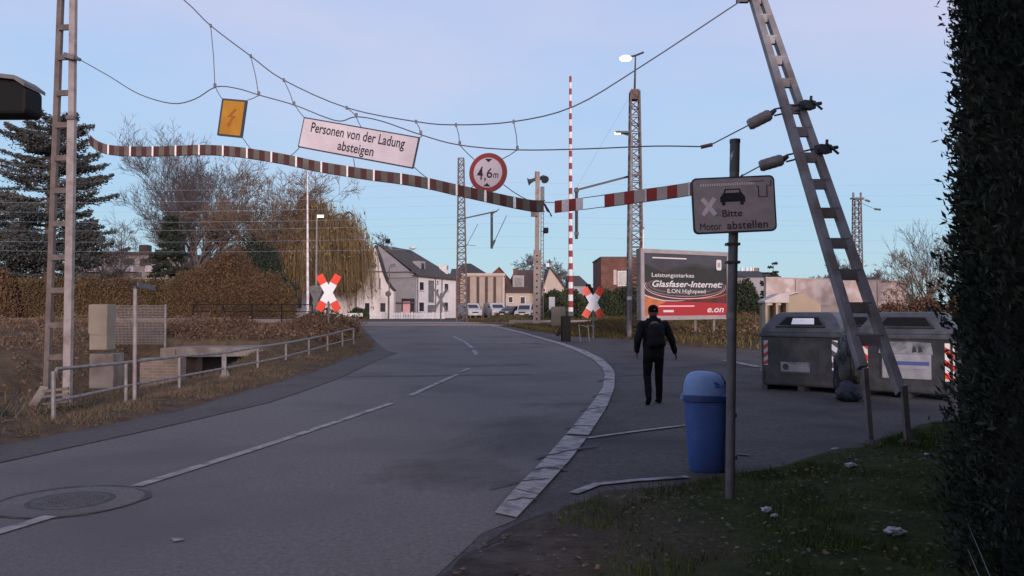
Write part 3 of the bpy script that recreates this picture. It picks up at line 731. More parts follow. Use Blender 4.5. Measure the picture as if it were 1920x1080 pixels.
# its loose twisted tail
mb = MB(); tail = [WG(1022, 386), WG(1028, 391), WG(1033, 399), WG(1033, 405)]
for i in range(3):
    a, b = tail[i], tail[i+1]; hw = [.09, .08, .055, .02]
    mb.add([a+Vector((-hw[i]*.6, 0, hw[i])), a+Vector((hw[i]*.3, -.03, -hw[i])), b+Vector((hw[i+1]*.3, -.05, -hw[i+1])), b+Vector((-hw[i+1]*.6, .02, hw[i+1])),
            a+Vector((-hw[i]*.6, .03, hw[i])), a+Vector((hw[i]*.3, 0, -hw[i])), b+Vector((hw[i+1]*.3, -.02, -hw[i+1])), b+Vector((-hw[i+1]*.6, .05, hw[i+1]))],
           [(0, 1, 2, 3), (7, 6, 5, 4), (0, 3, 7, 4), (1, 5, 6, 2), (0, 4, 5, 1), (3, 2, 6, 7)])
mb.build('twisted_end', 'banner_red_dull', b1)
MB().tube([WG(160, 240), WG(168, 262)], .014, 6).build('end_wire', 'wire', b1)
b2 = banner('height_banner', 'bright red and cream striped banner stretching behind the grey engine sign', [(1131, 377), (1190, 369), (1250, 361), (1310, 352), (1375, 343)], ['banner_red', 'banner_white'], .20, .20)
def short_panel():
    mb = MB(); a, b = WG(1040, 388), WG(1093, 382); th = Vector((0, .015, 0)); hh = Vector((0, 0, .10))
    for j in range(4):
        p, q = a.lerp(b, j/4), a.lerp(b, (j+1)/4)
        mb.add([p-hh-th, q-hh-th, q+hh-th, p+hh-th, p-hh+th, q-hh+th, q+hh+th, p+hh+th], [(0, 1, 2, 3), (7, 6, 5, 4), (3, 2, 6, 7), (0, 4, 5, 1)]+([(0, 3, 7, 4)] if j == 0 else [])+([(1, 5, 6, 2)] if j == 3 else []), j % 2)
    return mb
b3 = thing('height_banner', 'short four-stripe banner piece hanging alone between the two long banners', 'height banner', WG(1066, 385))
short_panel().build('panel', ['banner_red', 'faded_white'], b3)
for dz in (.095, -.095):
    MB().tube([WG(1093, 382)+Vector((0, 0, dz)), WG(1131, 377)+Vector((0, 0, dz))], .007, 5).build('edge_rope', 'wire', b3)
MB().tube([WG(1000, 378), WG(1040, 380)], .007, 5).build('edge_rope', 'wire', b3)
MB().tube([WG(1375, 343)+Vector((0, 0, 0)), WG(1393, 327)], .012, 6).build('end_wire', 'wire', b2)
ins(b2, (1385, 333), None, (1424, 312), (1468, 299), on(ra, rb, 285))

# hanging signs
def frame(TL, TR_, BL):
    X = (TR_-TL); w_ = X.length; X.normalize(); Y = TL-BL; Y = Y-X*Y.dot(X); h_ = Y.length; Y.normalize(); Nn = X.cross(Y)
    return (TL+TR_)/2+(BL-TL)/2, X, Y, Nn, w_, h_
C, X, Y, Nn, w_, h_ = frame(WG(415, 184), WG(462, 188), WG(408, 254))
t = thing('hanging_warning_sign', 'yellow black-edged warning sign with a lightning bolt hanging over the road', 'sign', C)
MB().prism(rrect(w_, h_, .02), C, X, Y, Nn, -.03, .0).build('sign_border', 'sign_edge', t)
MB().prism(rrect(w_*.84, h_*.90, .01), C, X, Y, Nn, 0, .006).build('sign_face', 'sign_yellow', t)
bolt = [(.05, .42), (-.13, .02), (.0, .04), (-.07, -.26), (-.12, -.22), (-.055, -.42), (.03, -.20), (-.02, -.22), (.11, .10), (-.02, .09), (.11, .36)]
MB().prism([(x*w_*1.5, y*h_*.62) for x, y in bolt], C, X, Y, Nn, .006, .009).build('lightning_symbol', 'sign_bolt', t)
def hang(parent, *prs):
    for a, b in prs:
        A, B = WG(*a), WG(*b); MB().tube([A, A.lerp(B, .5)+Vector((0, 0, -.01)), B], .008, 5).build('hanger_wire', 'wire', parent)
hang(t, ((404, 164), (416, 185)), ((485, 179), (463, 188)), ((454, 257), (471, 280)))
C, X, Y, Nn, w_, h_ = frame(WG(569, 219), WG(786, 257), WG(559, 276))
t = thing('hanging_text_sign', 'long tilted pinkish white text sign hanging over the middle of the road', 'sign', C)
MB().prism(rrect(w_, h_, .02), C, X, Y, Nn, -.03, .0).build('sign_border', 'sign_edge', t)
MB().prism(rrect(w_-.045, h_-.045, .012), C, X, Y, Nn, 0, .006).build('sign_face', 'sign_pink', t)
text('Personen von der Ladung', 'lettering', C, X, Y, Nn, -.01*w_, .17*h_, w_*.81, h_*.42, 'sign_black', t, .009, .012)
text('absteigen', 'lettering', C, X, Y, Nn, 0, -.25*h_, w_*.31, h_*.40, 'sign_black', t, .009, .012)
hang(t, ((553, 198), (570, 220)), ((668, 220), (677, 238)), ((792, 254), (785, 258)), ((561, 277), (545, 292)), ((663, 297), (666, 318)), ((775, 312), (801, 334)))
C, X, Y, Nn, w_, h_ = frame(WG(879, 287), WG(951, 288), WG(879, 359))
rad = .5*(w_+h_)/2
t = thing('height_limit_sign', 'round red-rimmed white height limit sign hanging over the road', 'sign', C)
def disc(r_, n=36): return [(r_*math.cos(2*math.pi*k/n), r_*math.sin(2*math.pi*k/n)) for k in range(n)]
MB().prism(disc(rad), C, X, Y, Nn, -.025, 0).build('sign_rim', 'red', t)
MB().prism(disc(rad*.76), C, X, Y, Nn, 0, .005).build('sign_face', 'sign_pink', t)
text('4', 'lettering', C, X, Y, Nn, -.40*rad, -.03*rad, .30*rad, .68*rad, 'sign_black', t, .008, .015)
text(',', 'lettering', C, X, Y, Nn, -.12*rad, -.36*rad, .09*rad, .17*rad, 'sign_black', t, .008, .02)
text('6', 'lettering', C, X, Y, Nn, .10*rad, -.02*rad, .30*rad, .50*rad, 'sign_black', t, .008, .012)
text('m', 'lettering', C, X, Y, Nn, .44*rad, -.14*rad, .26*rad, .24*rad, 'sign_black', t, .008, .01)
for s in (1, -1): MB().prism([(-.20*rad, s*.70*rad), (.20*rad, s*.70*rad), (0, s*.52*rad)], C, X, Y, Nn, .005, .008).build('arrow_mark', 'sign_black', t)
hang(t, ((862, 272), (889, 299)), ((970, 281), (940, 299)), ((944, 346), (976, 368)), ((890, 346), (878, 355)), ((976, 368), (1000, 378)))

# ================================================================== NEAR OBJECTS
# engine-off sign on a post
base = GP(1368, 946); D = base.y
t = thing('engine_off_sign', 'grey rectangular sign on a dark round post beside the blue litter bin', 'sign', base)
top = W(1378, 268, D)
mb = MB(); pb = Vector((base.x, base.y, -.1)); mb.tube([pb, pb.lerp(W(1372, 600, D), .5), W(1372, 600, D), W(1375, 440, D), W(1377, 322, D)], [.040, .040, .041, .041, .041], 14); mb.build('post', 'post', t, True)
mb = MB(); mb.tube([W(1377, 323, D), top], .0425, 14); mb.build('post_top', 'post_sticker', t, True)
MB().tube([top, top+Vector((0, 0, .03))], .046, 14).build('post_cap', 'sign_edge', t, True)
MB().tube([W(1371, 586, D), W(1371, 597, D)], .043, 14).build('post_band', 'galv', t, True)
for py in (458, 492): MB().box(W(1373.5, py, D), (.11, .09, .022)).build('bracket', 'dark_steel', t)
C, X, Y, Nn, w_, h_ = frame(W(1300, 334.5, D-.09), W(1456, 327.5, D-.09), W(1296.5, 440, D-.09))
MB().prism(rrect(w_, h_, .045, 6), C, X, Y, Nn, -.02, 0).build('sign_border', 'sign_edge', t)
MB().prism(rrect(w_-.028, h_-.028, .035, 6), C, X, Y, Nn, 0, .004).build('sign_face', 'sign_grey', t)
FO = C
def rectp(cx, cy, ww, hh): return [(cx-ww/2, cy-hh/2), (cx+ww/2, cy-hh/2), (cx+ww/2, cy+hh/2), (cx-ww/2, cy+hh/2)]
mb = MB(); 
for k in range(24): mb.prism(rectp((-.385+.63*k/23)*w_, (.365+.0*k)*h_, .0165*w_, .045*h_), C, X, Y, Nn, .004, .006)
mb.build('barrier_symbol', 'faded_white', t)
mb = MB(); # outlined barrier drive at the right
for (a, b, c_, d_) in ((.27, .40, .16, .012), (.43, .355, .012, .09), (.405, .31, .05, .012), (.38, .215, .012, .20), (.33, .12, .11, .012), (.28, .215, .012, .20), (.265, .31, .03, .012)): mb.prism(rectp(a*w_+.02*w_, b*h_, c_*w_, d_*h_), C, X, Y, Nn, .004, .006)
mb.build('drive_outline', 'sign_text_worn', t)
mb = MB()
carp = [(-.155, -.03), (-.155, .10), (-.13, .15), (-.115, .20), (.105, .20), (.125, .15), (.145, .10), (.145, -.03), (.125, -.03), (.125, -.10), (.085, -.10), (.085, -.02), (-.095, -.02), (-.095, -.10), (-.135, -.10), (-.135, -.03)]
mb.prism([((x-.01)*w_, (y*.72+.068)*h_) for x, y in carp], C, X, Y, Nn, .004, .0065)
for q in (((-.115, .17), (-.095, .295), (-.078, .295), (-.098, .17)), ((.085, .17), (.068, .295), (.085, .295), (.108, .17)), ((-.095, .272), (-.095, .298), (.085, .298), (.085, .272))): mb.prism([((x-.01)*w_, (y*.72+.068)*h_) for x, y in q], C, X, Y, Nn, .004, .006)
mb.build('car_symbol', 'sign_black', t)
mb = MB()
for s in (1, -1):
    L_ = .20*h_; hw = .026*w_; ax = Vector((.085*w_*s, .165*h_)).normalized(); nn = Vector((-ax.y, ax.x)); c0 = Vector((-.305*w_, -.02*h_))
    half = .185*h_
    mb.prism([tuple(c0+ax*half+nn*hw), tuple(c0-ax*half+nn*hw), tuple(c0-ax*half-nn*hw), tuple(c0+ax*half-nn*hw)][::-1], C, X, Y, Nn, .004, .006 if s > 0 else .0075)
mb.build('cross_symbol', 'faded_white', t)
MB().prism(rectp(-.20*w_, -.125*h_, .07*w_, .14*h_), C, X, Y, Nn, .004, .0055).build('sticker', 'label_worn', t)
text('Bitte', 'lettering', C, X, Y, Nn, -.03*w_, -.150*h_, .24*w_, .125*h_, 'sign_text_worn', t, .008, .010)
text('Motor', 'lettering', C, X, Y, Nn, -.295*w_, -.370*h_, .26*w_, .125*h_, 'sign_text_worn', t, .008, .0)
text('abstellen', 'lettering', C, X, Y, Nn, .145*w_, -.365*h_, .49*w_, .14*h_, 'sign_text_worn', t, .008, .010)

# blue litter bin
base = GP(1322, 882); D = base.y; k_ = D/F
t = thing('litter_bin', 'blue plastic litter bin with domed lid standing beside the engine sign post', 'litter bin', base)
def loft(levels, c, seg=28, pw=2.6):
    mb = MB()
    for (z, rx, ry, ox) in levels:
        for k in range(seg):
            a = 2*math.pi*k/seg; ca, sa = math.cos(a), math.sin(a)
            x = rx*math.copysign(abs(ca)**(2/pw), ca); y = ry*math.copysign(abs(sa)**(2/pw), sa); mb.v.append((c.x+ox+x, c.y+y, c.z+z))
    n = len(levels)
    for i in range(n-1):
        for k in range(seg):
            a, b = i*seg+k, i*seg+(k+1) % seg; mb.f.append((a, b, b+seg, a+seg)); mb.m.append(0)
    mb.f.append(tuple(reversed(range(seg)))); mb.m.append(0); mb.f.append(tuple((n-1)*seg+k for k in range(seg))); mb.m.append(0)
    return mb
loft([(0, .155, .14, .012), (.02, .17, .155, .012), (.4, .190, .175, .003), (.735, .208, .195, -.002), (.745, .19, .18, 0)], base).build('body', 'bin_blue', t, True)
loft([(.715, .222, .205, -.002), (.722, .230, .212, -.002), (.775, .230, .212, -.002), (.785, .218, .20, -.002)], base).build('rim', 'bin_blue_dark', t, True)
loft([(.765, .215, .20, .0), (.85, .212, .195, .0), (.92, .197, .18, -.002), (.975, .165, .15, -.008), (1.005, .115, .11, -.018), (1.018, .05, .05, -.03)], base, 28, 2.3).build('lid', 'bin_blue_light', t, True)
# the slot on the lid's right shoulder with its hood flap
nrm = Vector((.52, -.60, .61)).normalized(); xx = Vector((.60, .52, 0)).normalized(); yy = nrm.cross(xx)
if yy.z < 0: yy = -yy
mb = MB().prism(rrect(.20, .15, .03), base+Vector((.105, -.085, .905)), xx, yy, nrm, -.06, .040); mb.build('slot_surround', 'bin_blue', t)
mb = MB().prism(rrect(.165, .10, .025), base+Vector((.105, -.085, .905)), xx, yy, nrm, .040, .043); mb.build('slot', 'black', t)
mb = MB(); mb.box(base+Vector((.20, .03, .39)), (.055, .20, .74)); mb.build('back_rib', 'bin_blue_dark', t, bevel=.015)
for z in (.18, .60): MB().bar(base+Vector((.19, .0, z)), Vector((base.x+.24, base.y-.3, base.z+z)), .02, .04).build('bracket', 'dark_steel', t)
mb = MB(); mb.box(base+Vector((-.235, -.03, .748)), (.03, .06, .035)); mb.build('latch', 'bin_blue_light', t)
mb = MB(); mb.box(base+Vector((.02, 0, -.03)), (.30, .26, .06)); mb.build('foot', 'concrete', t)

# waste containers
def container(name, label, FL, FR, holes, left_strip, right_strip, notice, loc_group='recycling containers beside the leaning mast'):
    FL, FR = Vector(FL), Vector(FR); X = (FR-FL); w_ = X.length; X.normalize(); Y = Vector((0, 0, 1)); Nn = X.cross(Y) # faces the viewer
    if Nn.y > 0: Nn = -Nn
    Cb = (FL+FR)/2-Nn*.65; Cb.z = 0
    t = thing(name, label, 'waste container', Cb, loc_group)
    B = Matrix((X, -Nn, Y)).transposed(); dp = 1.3; zb = .12; zt = 1.20
    O = Vector((Cb.x, Cb.y, 0))
    mb = MB(); # body, a little wider at the top
    vs = []
    for z, s_ in ((zb, .97), (zt, 1.0)):
        for x, y in ((-1, -1), (1, -1), (1, 1), (-1, 1)): vs.append(O+X*(x*w_/2*s_)-Nn*(y*dp/2*s_)+Y*z)
    mb.add(vs, [(3, 2, 1, 0), (4, 5, 6, 7), (0, 1, 5, 4), (1, 2, 6, 5), (2, 3, 7, 6), (3, 0, 4, 7)]); mb.build('body', 'cont', t, bevel=.03)
    mb = MB(); mb.box(O+Y*(zt-.02), (w_+.07, dp+.07, .09), basis=B); mb.build('rim', 'cont_lid', t, bevel=.02)
    # raised lid: hipped, flat top
    mb = MB(); lev = [(zt+.025, 1.0, 1.0), (zt+.12, .97, .95), (zt+.36, .78, .62), (zt+.44, .66, .46), (zt+.455, .55, .36)]
    for z, sx, sy in lev:
        for x, y in ((-1, -1), (1, -1), (1, 1), (-1, 1)): mb.v.append(tuple(O+X*(x*w_/2*sx)-Nn*(y*dp/2*sy)+Y*z))
    for i in range(len(lev)-1):
        for k in range(4): a = i*4+k; b = i*4+(k+1) % 4; mb.f.append((a, b, b+4, a+4)); mb.m.append(0)
    e = (len(lev)-1)*4; mb.f.append((e, e+1, e+2, e+3)); mb.m.append(0); mb.f.append((3, 2, 1, 0)); mb.m.append(0)
    mb.build('lid', 'cont_lid', t, bevel=.02)
    # sloping throw-in hole on the front of the lid
    a = O+Nn*(dp/2*.95)+Y*(zt+.12); b = O+Nn*(dp/2*.62)+Y*(zt+.36); V_ = (b-a).normalized(); n2 = X.cross(V_)
    if n2.dot(Nn) < 0: n2 = -n2
    mid = a.lerp(b, .52); hw = w_*.27
    MB().prism([(-hw*1.15, -.15), (hw*1.15, -.15), (hw*.80, .15), (-hw*.80, .15)], mid, X, V_, n2, -.02, .035).build('hole_frame', 'cont', t, bevel=.01)
    MB().prism([(-hw, -.115), (hw, -.115), (hw*.72, .105), (-hw*.72, .105)], mid, X, V_, n2, .035, .039).build('throw_in_hole', 'black', t)
    if holes == 'bright': MB().prism([(-hw*.42, -.095), (hw*.62, -.095), (hw*.55, .07), (-hw*.42, .07)], mid, X, V_, n2, .039, .044).build('hole_flap', 'foil', t)
    # lid stays, hinge bar and pressed ribs
    for x in (-.5, .5): MB().bar(O+X*(x*(w_+.05))+Nn*(dp*.30)+Y*(zt-.28), O+X*(x*(w_+.02))+Nn*(dp*.12)+Y*(zt+.10), .035, .05).build('lid_stay', 'galv_dark', t)
    for x in (-.47, .47): MB().box(O+X*(x*w_)+Nn*(dp/2*.99)+Y*.66, (.035, .03, 1.04), basis=B).build('corner_rib', 'cont', t)
    MB().box(O+Nn*(dp/2*.975)+Y*.20, (w_*.96, .03, .05), basis=B).build('base_rib', 'cont', t)
    # feet
    for x in (-.46, 0, .46): mb = MB(); mb.box(O+X*(x*w_)+Y*.06, (.12, dp*.96, .12), basis=B); mb.build('foot', 'cont', t)
    fp = lambda x, z, out: O+X*(x*w_)+Nn*(dp/2*(.97+.03*(z-zb)/(zt-zb))+out)+Y*z
    def strip(cx, cz, ww, hh, mats, flip=1, parts=6):
        c_ = fp(cx, cz, .004); mb = MB(); st = hh/parts
        mb.prism(rectp(0, 0, ww, hh), c_, X, Y, Nn, 0, .004, 0)
        for k in range(0, parts, 2):
            z0 = -hh/2+k*st; s_ = st*.45*flip
            lo = max(-hh/2, min(hh/2, z0-s_)); mb.prism([(-ww/2, max(-hh/2, z0-s_)), (ww/2, max(-hh/2, z0+s_)), (ww/2, min(hh/2, z0+st+s_)), (-ww/2, min(hh/2, z0+st-s_))], c_, X, Y, Nn, .004, .007, 1)
        mb.build('warning_strip', mats, t)
    for args in left_strip+right_strip: strip(*args)
    mb = MB(); mb.prism(rectp(0, 0, w_*.46, .62), fp(-.02, .68, .0), X, Y, Nn, -.01, .012).build('front_panel', 'cont', t)
    notice(t, fp, X, Y, Nn, w_)
    return t
def notice1(t, fp, X, Y, Nn, w_):
    c_ = fp(-.06, .52, .015); MB().prism(rectp(0, 0, w_*.36, .20), c_, X, Y, Nn, 0, .003).build('sticker', 'label_worn', t)
    MB().prism([(x-.20*w_*.6, y) for x, y in disc(.065, 16)], c_, X, Y, Nn, .003, .006).build('sticker_logo', 'sign_edge', t)
    c_ = fp(.41, .745, .012); MB().prism(rectp(0, 0, .145, .02), c_, X, Y, Nn, .0, .003)
def notice2(t, fp, X, Y, Nn, w_):
    c_ = fp(.02, .62, .015); MB().prism(rectp(0, 0, w_*.50, .46), c_, X, Y, Nn, 0, .003).build('notice', 'paper', t)
    MB().prism(rectp(0, 0.06, w_*.46, .07), c_, X, Y, Nn, .003, .006).build('notice_band', 'paper_blue', t)
    mb = MB()
    for k in range(5): mb.prism(rectp(-.02*w_*(k % 2), -.05-.032*k, w_*(.40-.05*(k % 3)), .009), c_, X, Y, Nn, .003, .006)
    mb.build('notice_lines', 'label_worn', t)
    c2 = fp(.03, .98, .015); MB().prism([(-.30*w_, -.12), (.26*w_, -.13), (.24*w_, .09), (.05*w_, .11), (-.28*w_, .10)], c2, X, Y, Nn, 0, .003).build('torn_poster', 'label_worn', t)
    mb = MB()
    for dx in (0, .10): mb.prism([(.08+dx, -.10), (.17+dx, -.08), (.15+dx, .0), (.11+dx, .04)], c2, X, Y, Nn, .003, .006)
    mb.build('torn_scrap', 'sign_edge', t)
container('waste_container', 'dark grey waste container with a pale flap in its throw-in hole', (5.27, 17.0, 0), (6.58, 16.0, 0), 'bright',
          [(-.44, .80, .12, .52, ['strip_dull', 'strip_red_dull'])], [(.43, .78, .15, .60, ['foil', 'galv_dark'], -1, 5)], notice1)
container('waste_container', 'dark grey waste container with a torn poster and notice, half behind the hedge', (6.78, 15.75, 0), (8.12, 14.7, 0), 'dark',
          [(-.42, .80, .12, .56, ['foil', 'red_refl'], -1, 5)], [(.45, .72, .16, .70, ['foil', 'red_refl'], -1, 6)], notice2)
container('waste_container', 'grey waste container behind the gap between the two front ones', (6.85, 18.4, 0), (8.2, 17.4, 0), 'dark', [], [], lambda *a: None)
def blob(name, label, cat, c, r, m, seed=0, sq=1.0):
    bm = bmesh.new(); bmesh.ops.create_icosphere(bm, subdivisions=4, radius=1)
    for v in bm.verts:
        n1 = noise.noise(v.co*1.7+Vector((seed, 0, 0)))*.30+noise.noise(v.co*4.1+Vector((0, seed, 0)))*.14+noise.noise(v.co*9+Vector((0, 0, seed)))*.05
        v.co *= 1+n1; v.co.z = max(v.co.z, -.82)
        v.co = Vector((v.co.x*r[0], v.co.y*r[1], (v.co.z+.82)*r[2]))
    me = bpy.data.meshes.new(name); bm.to_mesh(me); bm.free(); me.materials.append(M[m])
    for p in me.polygons: p.use_smooth = True
    o = bpy.data.objects.new(name, me); COL.objects.link(o); o.location = c; return tag(o, label, cat)
p = GP(1600, 752)
blob('rubbish_sack', 'upright black rubbish sack dumped between the two front waste containers', 'rubbish sack', (p.x-.02, p.y+.25, 0), (.21, .24, .62), 'bag_black', 1.3)
blob('rubbish_sack', 'small dark blue sack lying in front of the black rubbish sack', 'rubbish sack', (p.x-.10, p.y-.05, 0), (.22, .18, .20), 'bag_blue', 4.1)
p = GP(1668, 640)

# clothes donation box with two drop-in bays
D = 21.0; a = W(1436, 610, D); x0 = a.x; w1 = W(1540, 610, D).x-x0
t = thing('clothes_donation_box', 'cream house-shaped clothes donation box with two open bays behind the waste containers', 'donation box', (x0+w1/2, D+.6, TR(D)))
zt = W(1480, 549, D).z; ze = W(1480, 565, D).z; z0 = TR(D); wl = w1*.42
rot = R(0)
mb = MB(); # right cream gabled block
gx0, gx1 = x0+w1*.40, x0+w1
mb.prism([(gx0, z0), (gx1, z0), (gx1, ze-.12), (gx1-.12, ze+.02), (gx0+.34, zt), (gx0, ze+.14)], (0, D, 0), Vector((1, 0, 0)), Vector((0, 0, 1)), Vector((0, -1, 0)), -.55, 0); mb.build('side_block', 'box_beige', t, bevel=.02)
mb = MB(); mb.box((x0+wl/2, D+.43, (z0+ze-.1)/2), (wl-.02, .24, ze-.1-z0)); mb.build('cabinet', 'concrete_beige', t)
mb = MB()
for fx in (0, .5, 1): mb.box((x0+.025+(wl-.06)*fx, D+.16, (z0+ze-.02)/2), (.05, .28, ze-z0-.02))
mb.box((x0+wl/2, D+.17, z0+(ze-z0)*.63), (wl-.08, .24, .05)); mb.box((x0+wl/2, D+.02, z0+(ze-z0)*.30), (wl, .04, (ze-z0)*.60)); mb.build('bay_frame', 'box_beige', t)
mb = MB(); mb.prism([(x0-.03, ze-.04), (x0-.03, ze+.02), (x0+.36, zt-.02), (gx0+.36, zt+.04), (gx0+.02, ze+.15), (gx0+.02, ze-.04)], (0, D, 0), Vector((1, 0, 0)), Vector((0, 0, 1)), Vector((0, -1, 0)), -.58, .04); mb.build('roof', 'box_white', t, bevel=.01)

# railing along the road
tt = thing('railing', 'long galvanised two-rail railing beside the left edge of the road', 'railing', (-7.85, 26, 0))
def RP(px, py): # point over the line the railing stands on
    u = (px-960)/F; k = (-6.55+7.75)/(33.0-13.5)
    return W(px, py, (-7.75-k*13.5)/(u-k))
post_px = [(100, 694, 795), (236, 680, 758), (336, 668, 738), (418, 662, 710), (483, 651, 692), (536, 643, 676), (579, 635, 664), (614, 628, 654), (642, 621, 650), (663, 616, 645)]
topl = [RP(px, y) for px, y, _ in post_px]
# rails
bt = [RP(100, 694)+Vector((0, .0, -.22)), RP(101, 694)+Vector((0, .02, -.08)), RP(106, 692)]+topl[1:]
MB().tube(bt, .032, 8).build('rail', 'galv', tt, True)
midp = [RP(103, 752), RP(236, 724), RP(336, 706), RP(418, 691), RP(483, 679), RP(536, 668), RP(579, 657), RP(614, 647), RP(642, 640), RP(663, 635)]
MB().tube(midp, .028, 8).build('rail', 'galv', tt, True)
for i, (px, y0, y1) in enumerate(post_px):
    a, b = RP(px, y0), RP(px, y1+14)
    MB().tube([b, a+Vector((0, 0, -.02))], .034 if i else .036, 8).build('post', 'galv', tt, True)
    if i == 3:
        MB().bar(b+Vector((.06, 0, 0)), a+Vector((.06, 0, -.02)), .05, .05).build('post', 'galv', tt)
        MB().lathe([(.16, 0), (.14, .12), (.06, .3)], RP(px+4, y1+6), 10).build('footing', 'concrete', tt)

# thin pole with side-on plate
base = GP(252, 765); D = 15.9
t = thing('marker_pole', 'thin pale pole with a small side-on plate on top, just behind the railing', 'pole', W(252, 762, D))
MB().tube([W(252, 775, D), W(253.5, 541, D)], .038, 10).build('pole', 'mast_pale', t, True)
MB().tube([W(253.5, 541, D), W(253.7, 536, D)], .05, 10).build('cap', 'dark_steel', t, True)
mb = MB(); a, b = W(258, 534, D), W(290, 540, D+1.0); mb.bar(a, b, .02, .10, ref=(0, 0, 1)); mb.build('plate', 'galv_dark', t)

# concrete utility cabinet on a plinth
D = 22.0
a, b, zt = W(158, 570, D), W(201, 570, D), W(170, 570.5, D).z
t = thing('utility_cabinet', 'narrow beige concrete cabinet on a grey plinth behind the railing', 'cabinet', ((a.x+b.x)/2, D+.3, .2))
mb = MB(); mb.box(((W(168, 600, D).x+b.x)/2, D+.25, (zt+W(170, 656, D).z)/2), (b.x-W(168, 600, D).x, .5, zt-W(170, 656, D).z)); mb.build('body', 'concrete_beige', t, bevel=.012)
mb = MB(); mb.box(((a.x+W(169, 600, D).x)/2+.02, D+.44, (zt-.02+W(170, 625, D).z)/2), (.22, .42, zt-W(170, 625, D).z)); mb.build('side_box', 'concrete_beige', t, bevel=.012)
mb = MB(); mb.box((W(192, 670, D).x, D+.25, W(190, 675, D).z-.3), (.66, .62, .95)); mb.build('plinth', 'concrete', t, bevel=.02)
mb = MB(); mb.box((W(184, 628, D).x, D-.003, W(184, 628, D).z), (.44, .012, .025)); mb.build('door_band', 'concrete', t)

# culvert with slab, dark opening and brick wing wall
D = 27.4
t = thing('culvert', 'concrete culvert slab over a dark opening in the ditch, behind the railing', 'culvert', (W(410, 690, D).x, D, -.8))
a, b = W(326, 651, D), W(505, 651, D+.8)
mb = MB(); mb.bar(W(322, 659, D+.6), W(500, 657, D+.6), 1.9, .32, ref=(0, 0, 1)); mb.build('slab', 'concrete', t, bevel=.03)
xl, xr = W(338, 690, D).x, W(484, 690, D).x
mb = MB(); mb.box(((xl+xr)/2, D+2.2, -.55), (xr-xl+.8, .3, 1.9)); mb.build('dark_backing', 'black', t)  # black backing stands in for the shade inside the opening
for x in (xl-.15, xr+.15): mb = MB(); mb.box((x, D+.75, -.55), (.3, 2.4, 1.95)); mb.build('abutment', 'brick_old', t)
D = 22.3
mb = MB(); xa, xb = W(262, 700, D).x, W(335, 700, D).x; zt = W(300, 672, D).z
mb.box(((xa+xb)/2, D+.25, (zt-1.3)/2), (xb-xa, .5, zt+1.3)); mb.build('brick_wall', 'brick_old', t)
tag(t.children[-1], None, None)
wing = t.children[-1]; wing.parent = None; wing.location = ((xa+xb)/2, D+.25, (zt-1.3)/2-(zt+1.3)/2)
me = wing.data; off = wing.location; tv = Vector((W(410, 690, 27.4).x, 27.4, -.8))
for v in me.vertices: v.co = v.co+tv-off
tag(wing, 'low weathered pale brick wall in the ditch just behind the railing', 'wall')

# mesh fence panel
D = 29.0
t = thing('mesh_fence', 'grey wire mesh fence panel with a white end post behind the concrete cabinet', 'fence', W(260, 640, D))
x0, x1 = W(203, 600, D).x, W(311, 600, D).x; zt, zb = W(250, 573, D).z, W(250, 645, D).z
mb = MB()
for k in range(44): x = x0+(x1-x0)*k/43; mb.bar((x, D, zb), (x, D, zt), .011, .011)
for k in range(15): z = zb+(zt-zb)*k/14; mb.bar((x0, D, z), (x1, D, z), .012, .012)
mb.build('mesh_panel', 'mesh_fence', t)
for k, x in enumerate((x0, x1)): MB().bar((x, D-.03, zb-.3), (x, D-.03, zt+.04), .06, .06).build('post', 'galv', t)

# manhole in the carriageway
c = GP(133, 941)
t = thing('manhole_cover', 'round iron manhole cover in a tarred ring on the carriageway', 'manhole cover', (c.x, c.y, .004))
def ring_mesh(r0, r1, z, seed, n=56, wob=.03):
    mb = MB()
    for k in range(n):
        a = 2*math.pi*k/n; q = 1+wob*noise.noise((math.cos(a)*2, math.sin(a)*2, seed))
        for r_ in (r0, r1*q): mb.v.append((c.x+r_*math.cos(a), c.y+r_*math.sin(a), z))
    for k in range(n): a = 2*k; b = 2*((k+1) % n); mb.f.append((a, a+1, b+1, b)); mb.m.append(0)
    return mb
o = ring_mesh(.33, .60, .0105, 1, wob=.12).build('tar_ring', 'asphalt_lane', t)
o = ring_mesh(.575, .605, .0145, 2, wob=.10).build('tar_joint', 'tar', t)
mb = MB(); mb.prism([(x, y) for x, y in disc(.345, 40)], (c.x, c.y, 0), Vector((1, 0, 0)), Vector((0, 1, 0)), Vector((0, 0, 1)), -.01, .013)
mb.build('frame', 'tar', t)
mb = MB(); mb.prism([(x, y) for x, y in disc(.30, 40)], (c.x, c.y, 0), Vector((1, 0, 0)), Vector((0, 1, 0)), Vector((0, 0, 1)), 0, .0155)
for i in range(-5, 6):
    for j in range(-5, 6):
        if i*i+j*j < 26: mb.box((c.x+i*.05, c.y+j*.05, .017), (.026, .026, .006))
mb.build('lid', 'iron', t)

# dark signal head at the upper left, on its own pole just outside the picture
D = 8.0
t = thing('traffic_signal', 'dark rounded signal head with a pale hood jutting in at the upper left', 'traffic signal', W(-60, 900, D))
xr = W(49, 150, D).x; zt, zb = W(20, 140, D).z, W(20, 213, D).z; xl = xr-.62
mb = MB(); mb.prism([(xl, zb), (xr-.02, zb), (xr, zb+.06), (xr, zt-.13), (xr-.10, zt-.06), (xl, zt)], (0, D, 0), Vector((1, 0, 0)), Vector((0, 0, 1)), Vector((0, -1, 0)), -.3, 0); mb.build('housing', 'black', t, bevel=.03)
mb = MB(); mb.prism([(xl, zt+.004), (xr-.10, zt-.056), (xr+.004, zt-.126), (xr+.004, zt-.09), (xr-.095, zt-.015), (xl, zt+.045)], (0, D, 0), Vector((1, 0, 0)), Vector((0, 0, 1)), Vector((0, -1, 0)), -.33, .04); mb.build('hood', 'galv_dark', t)
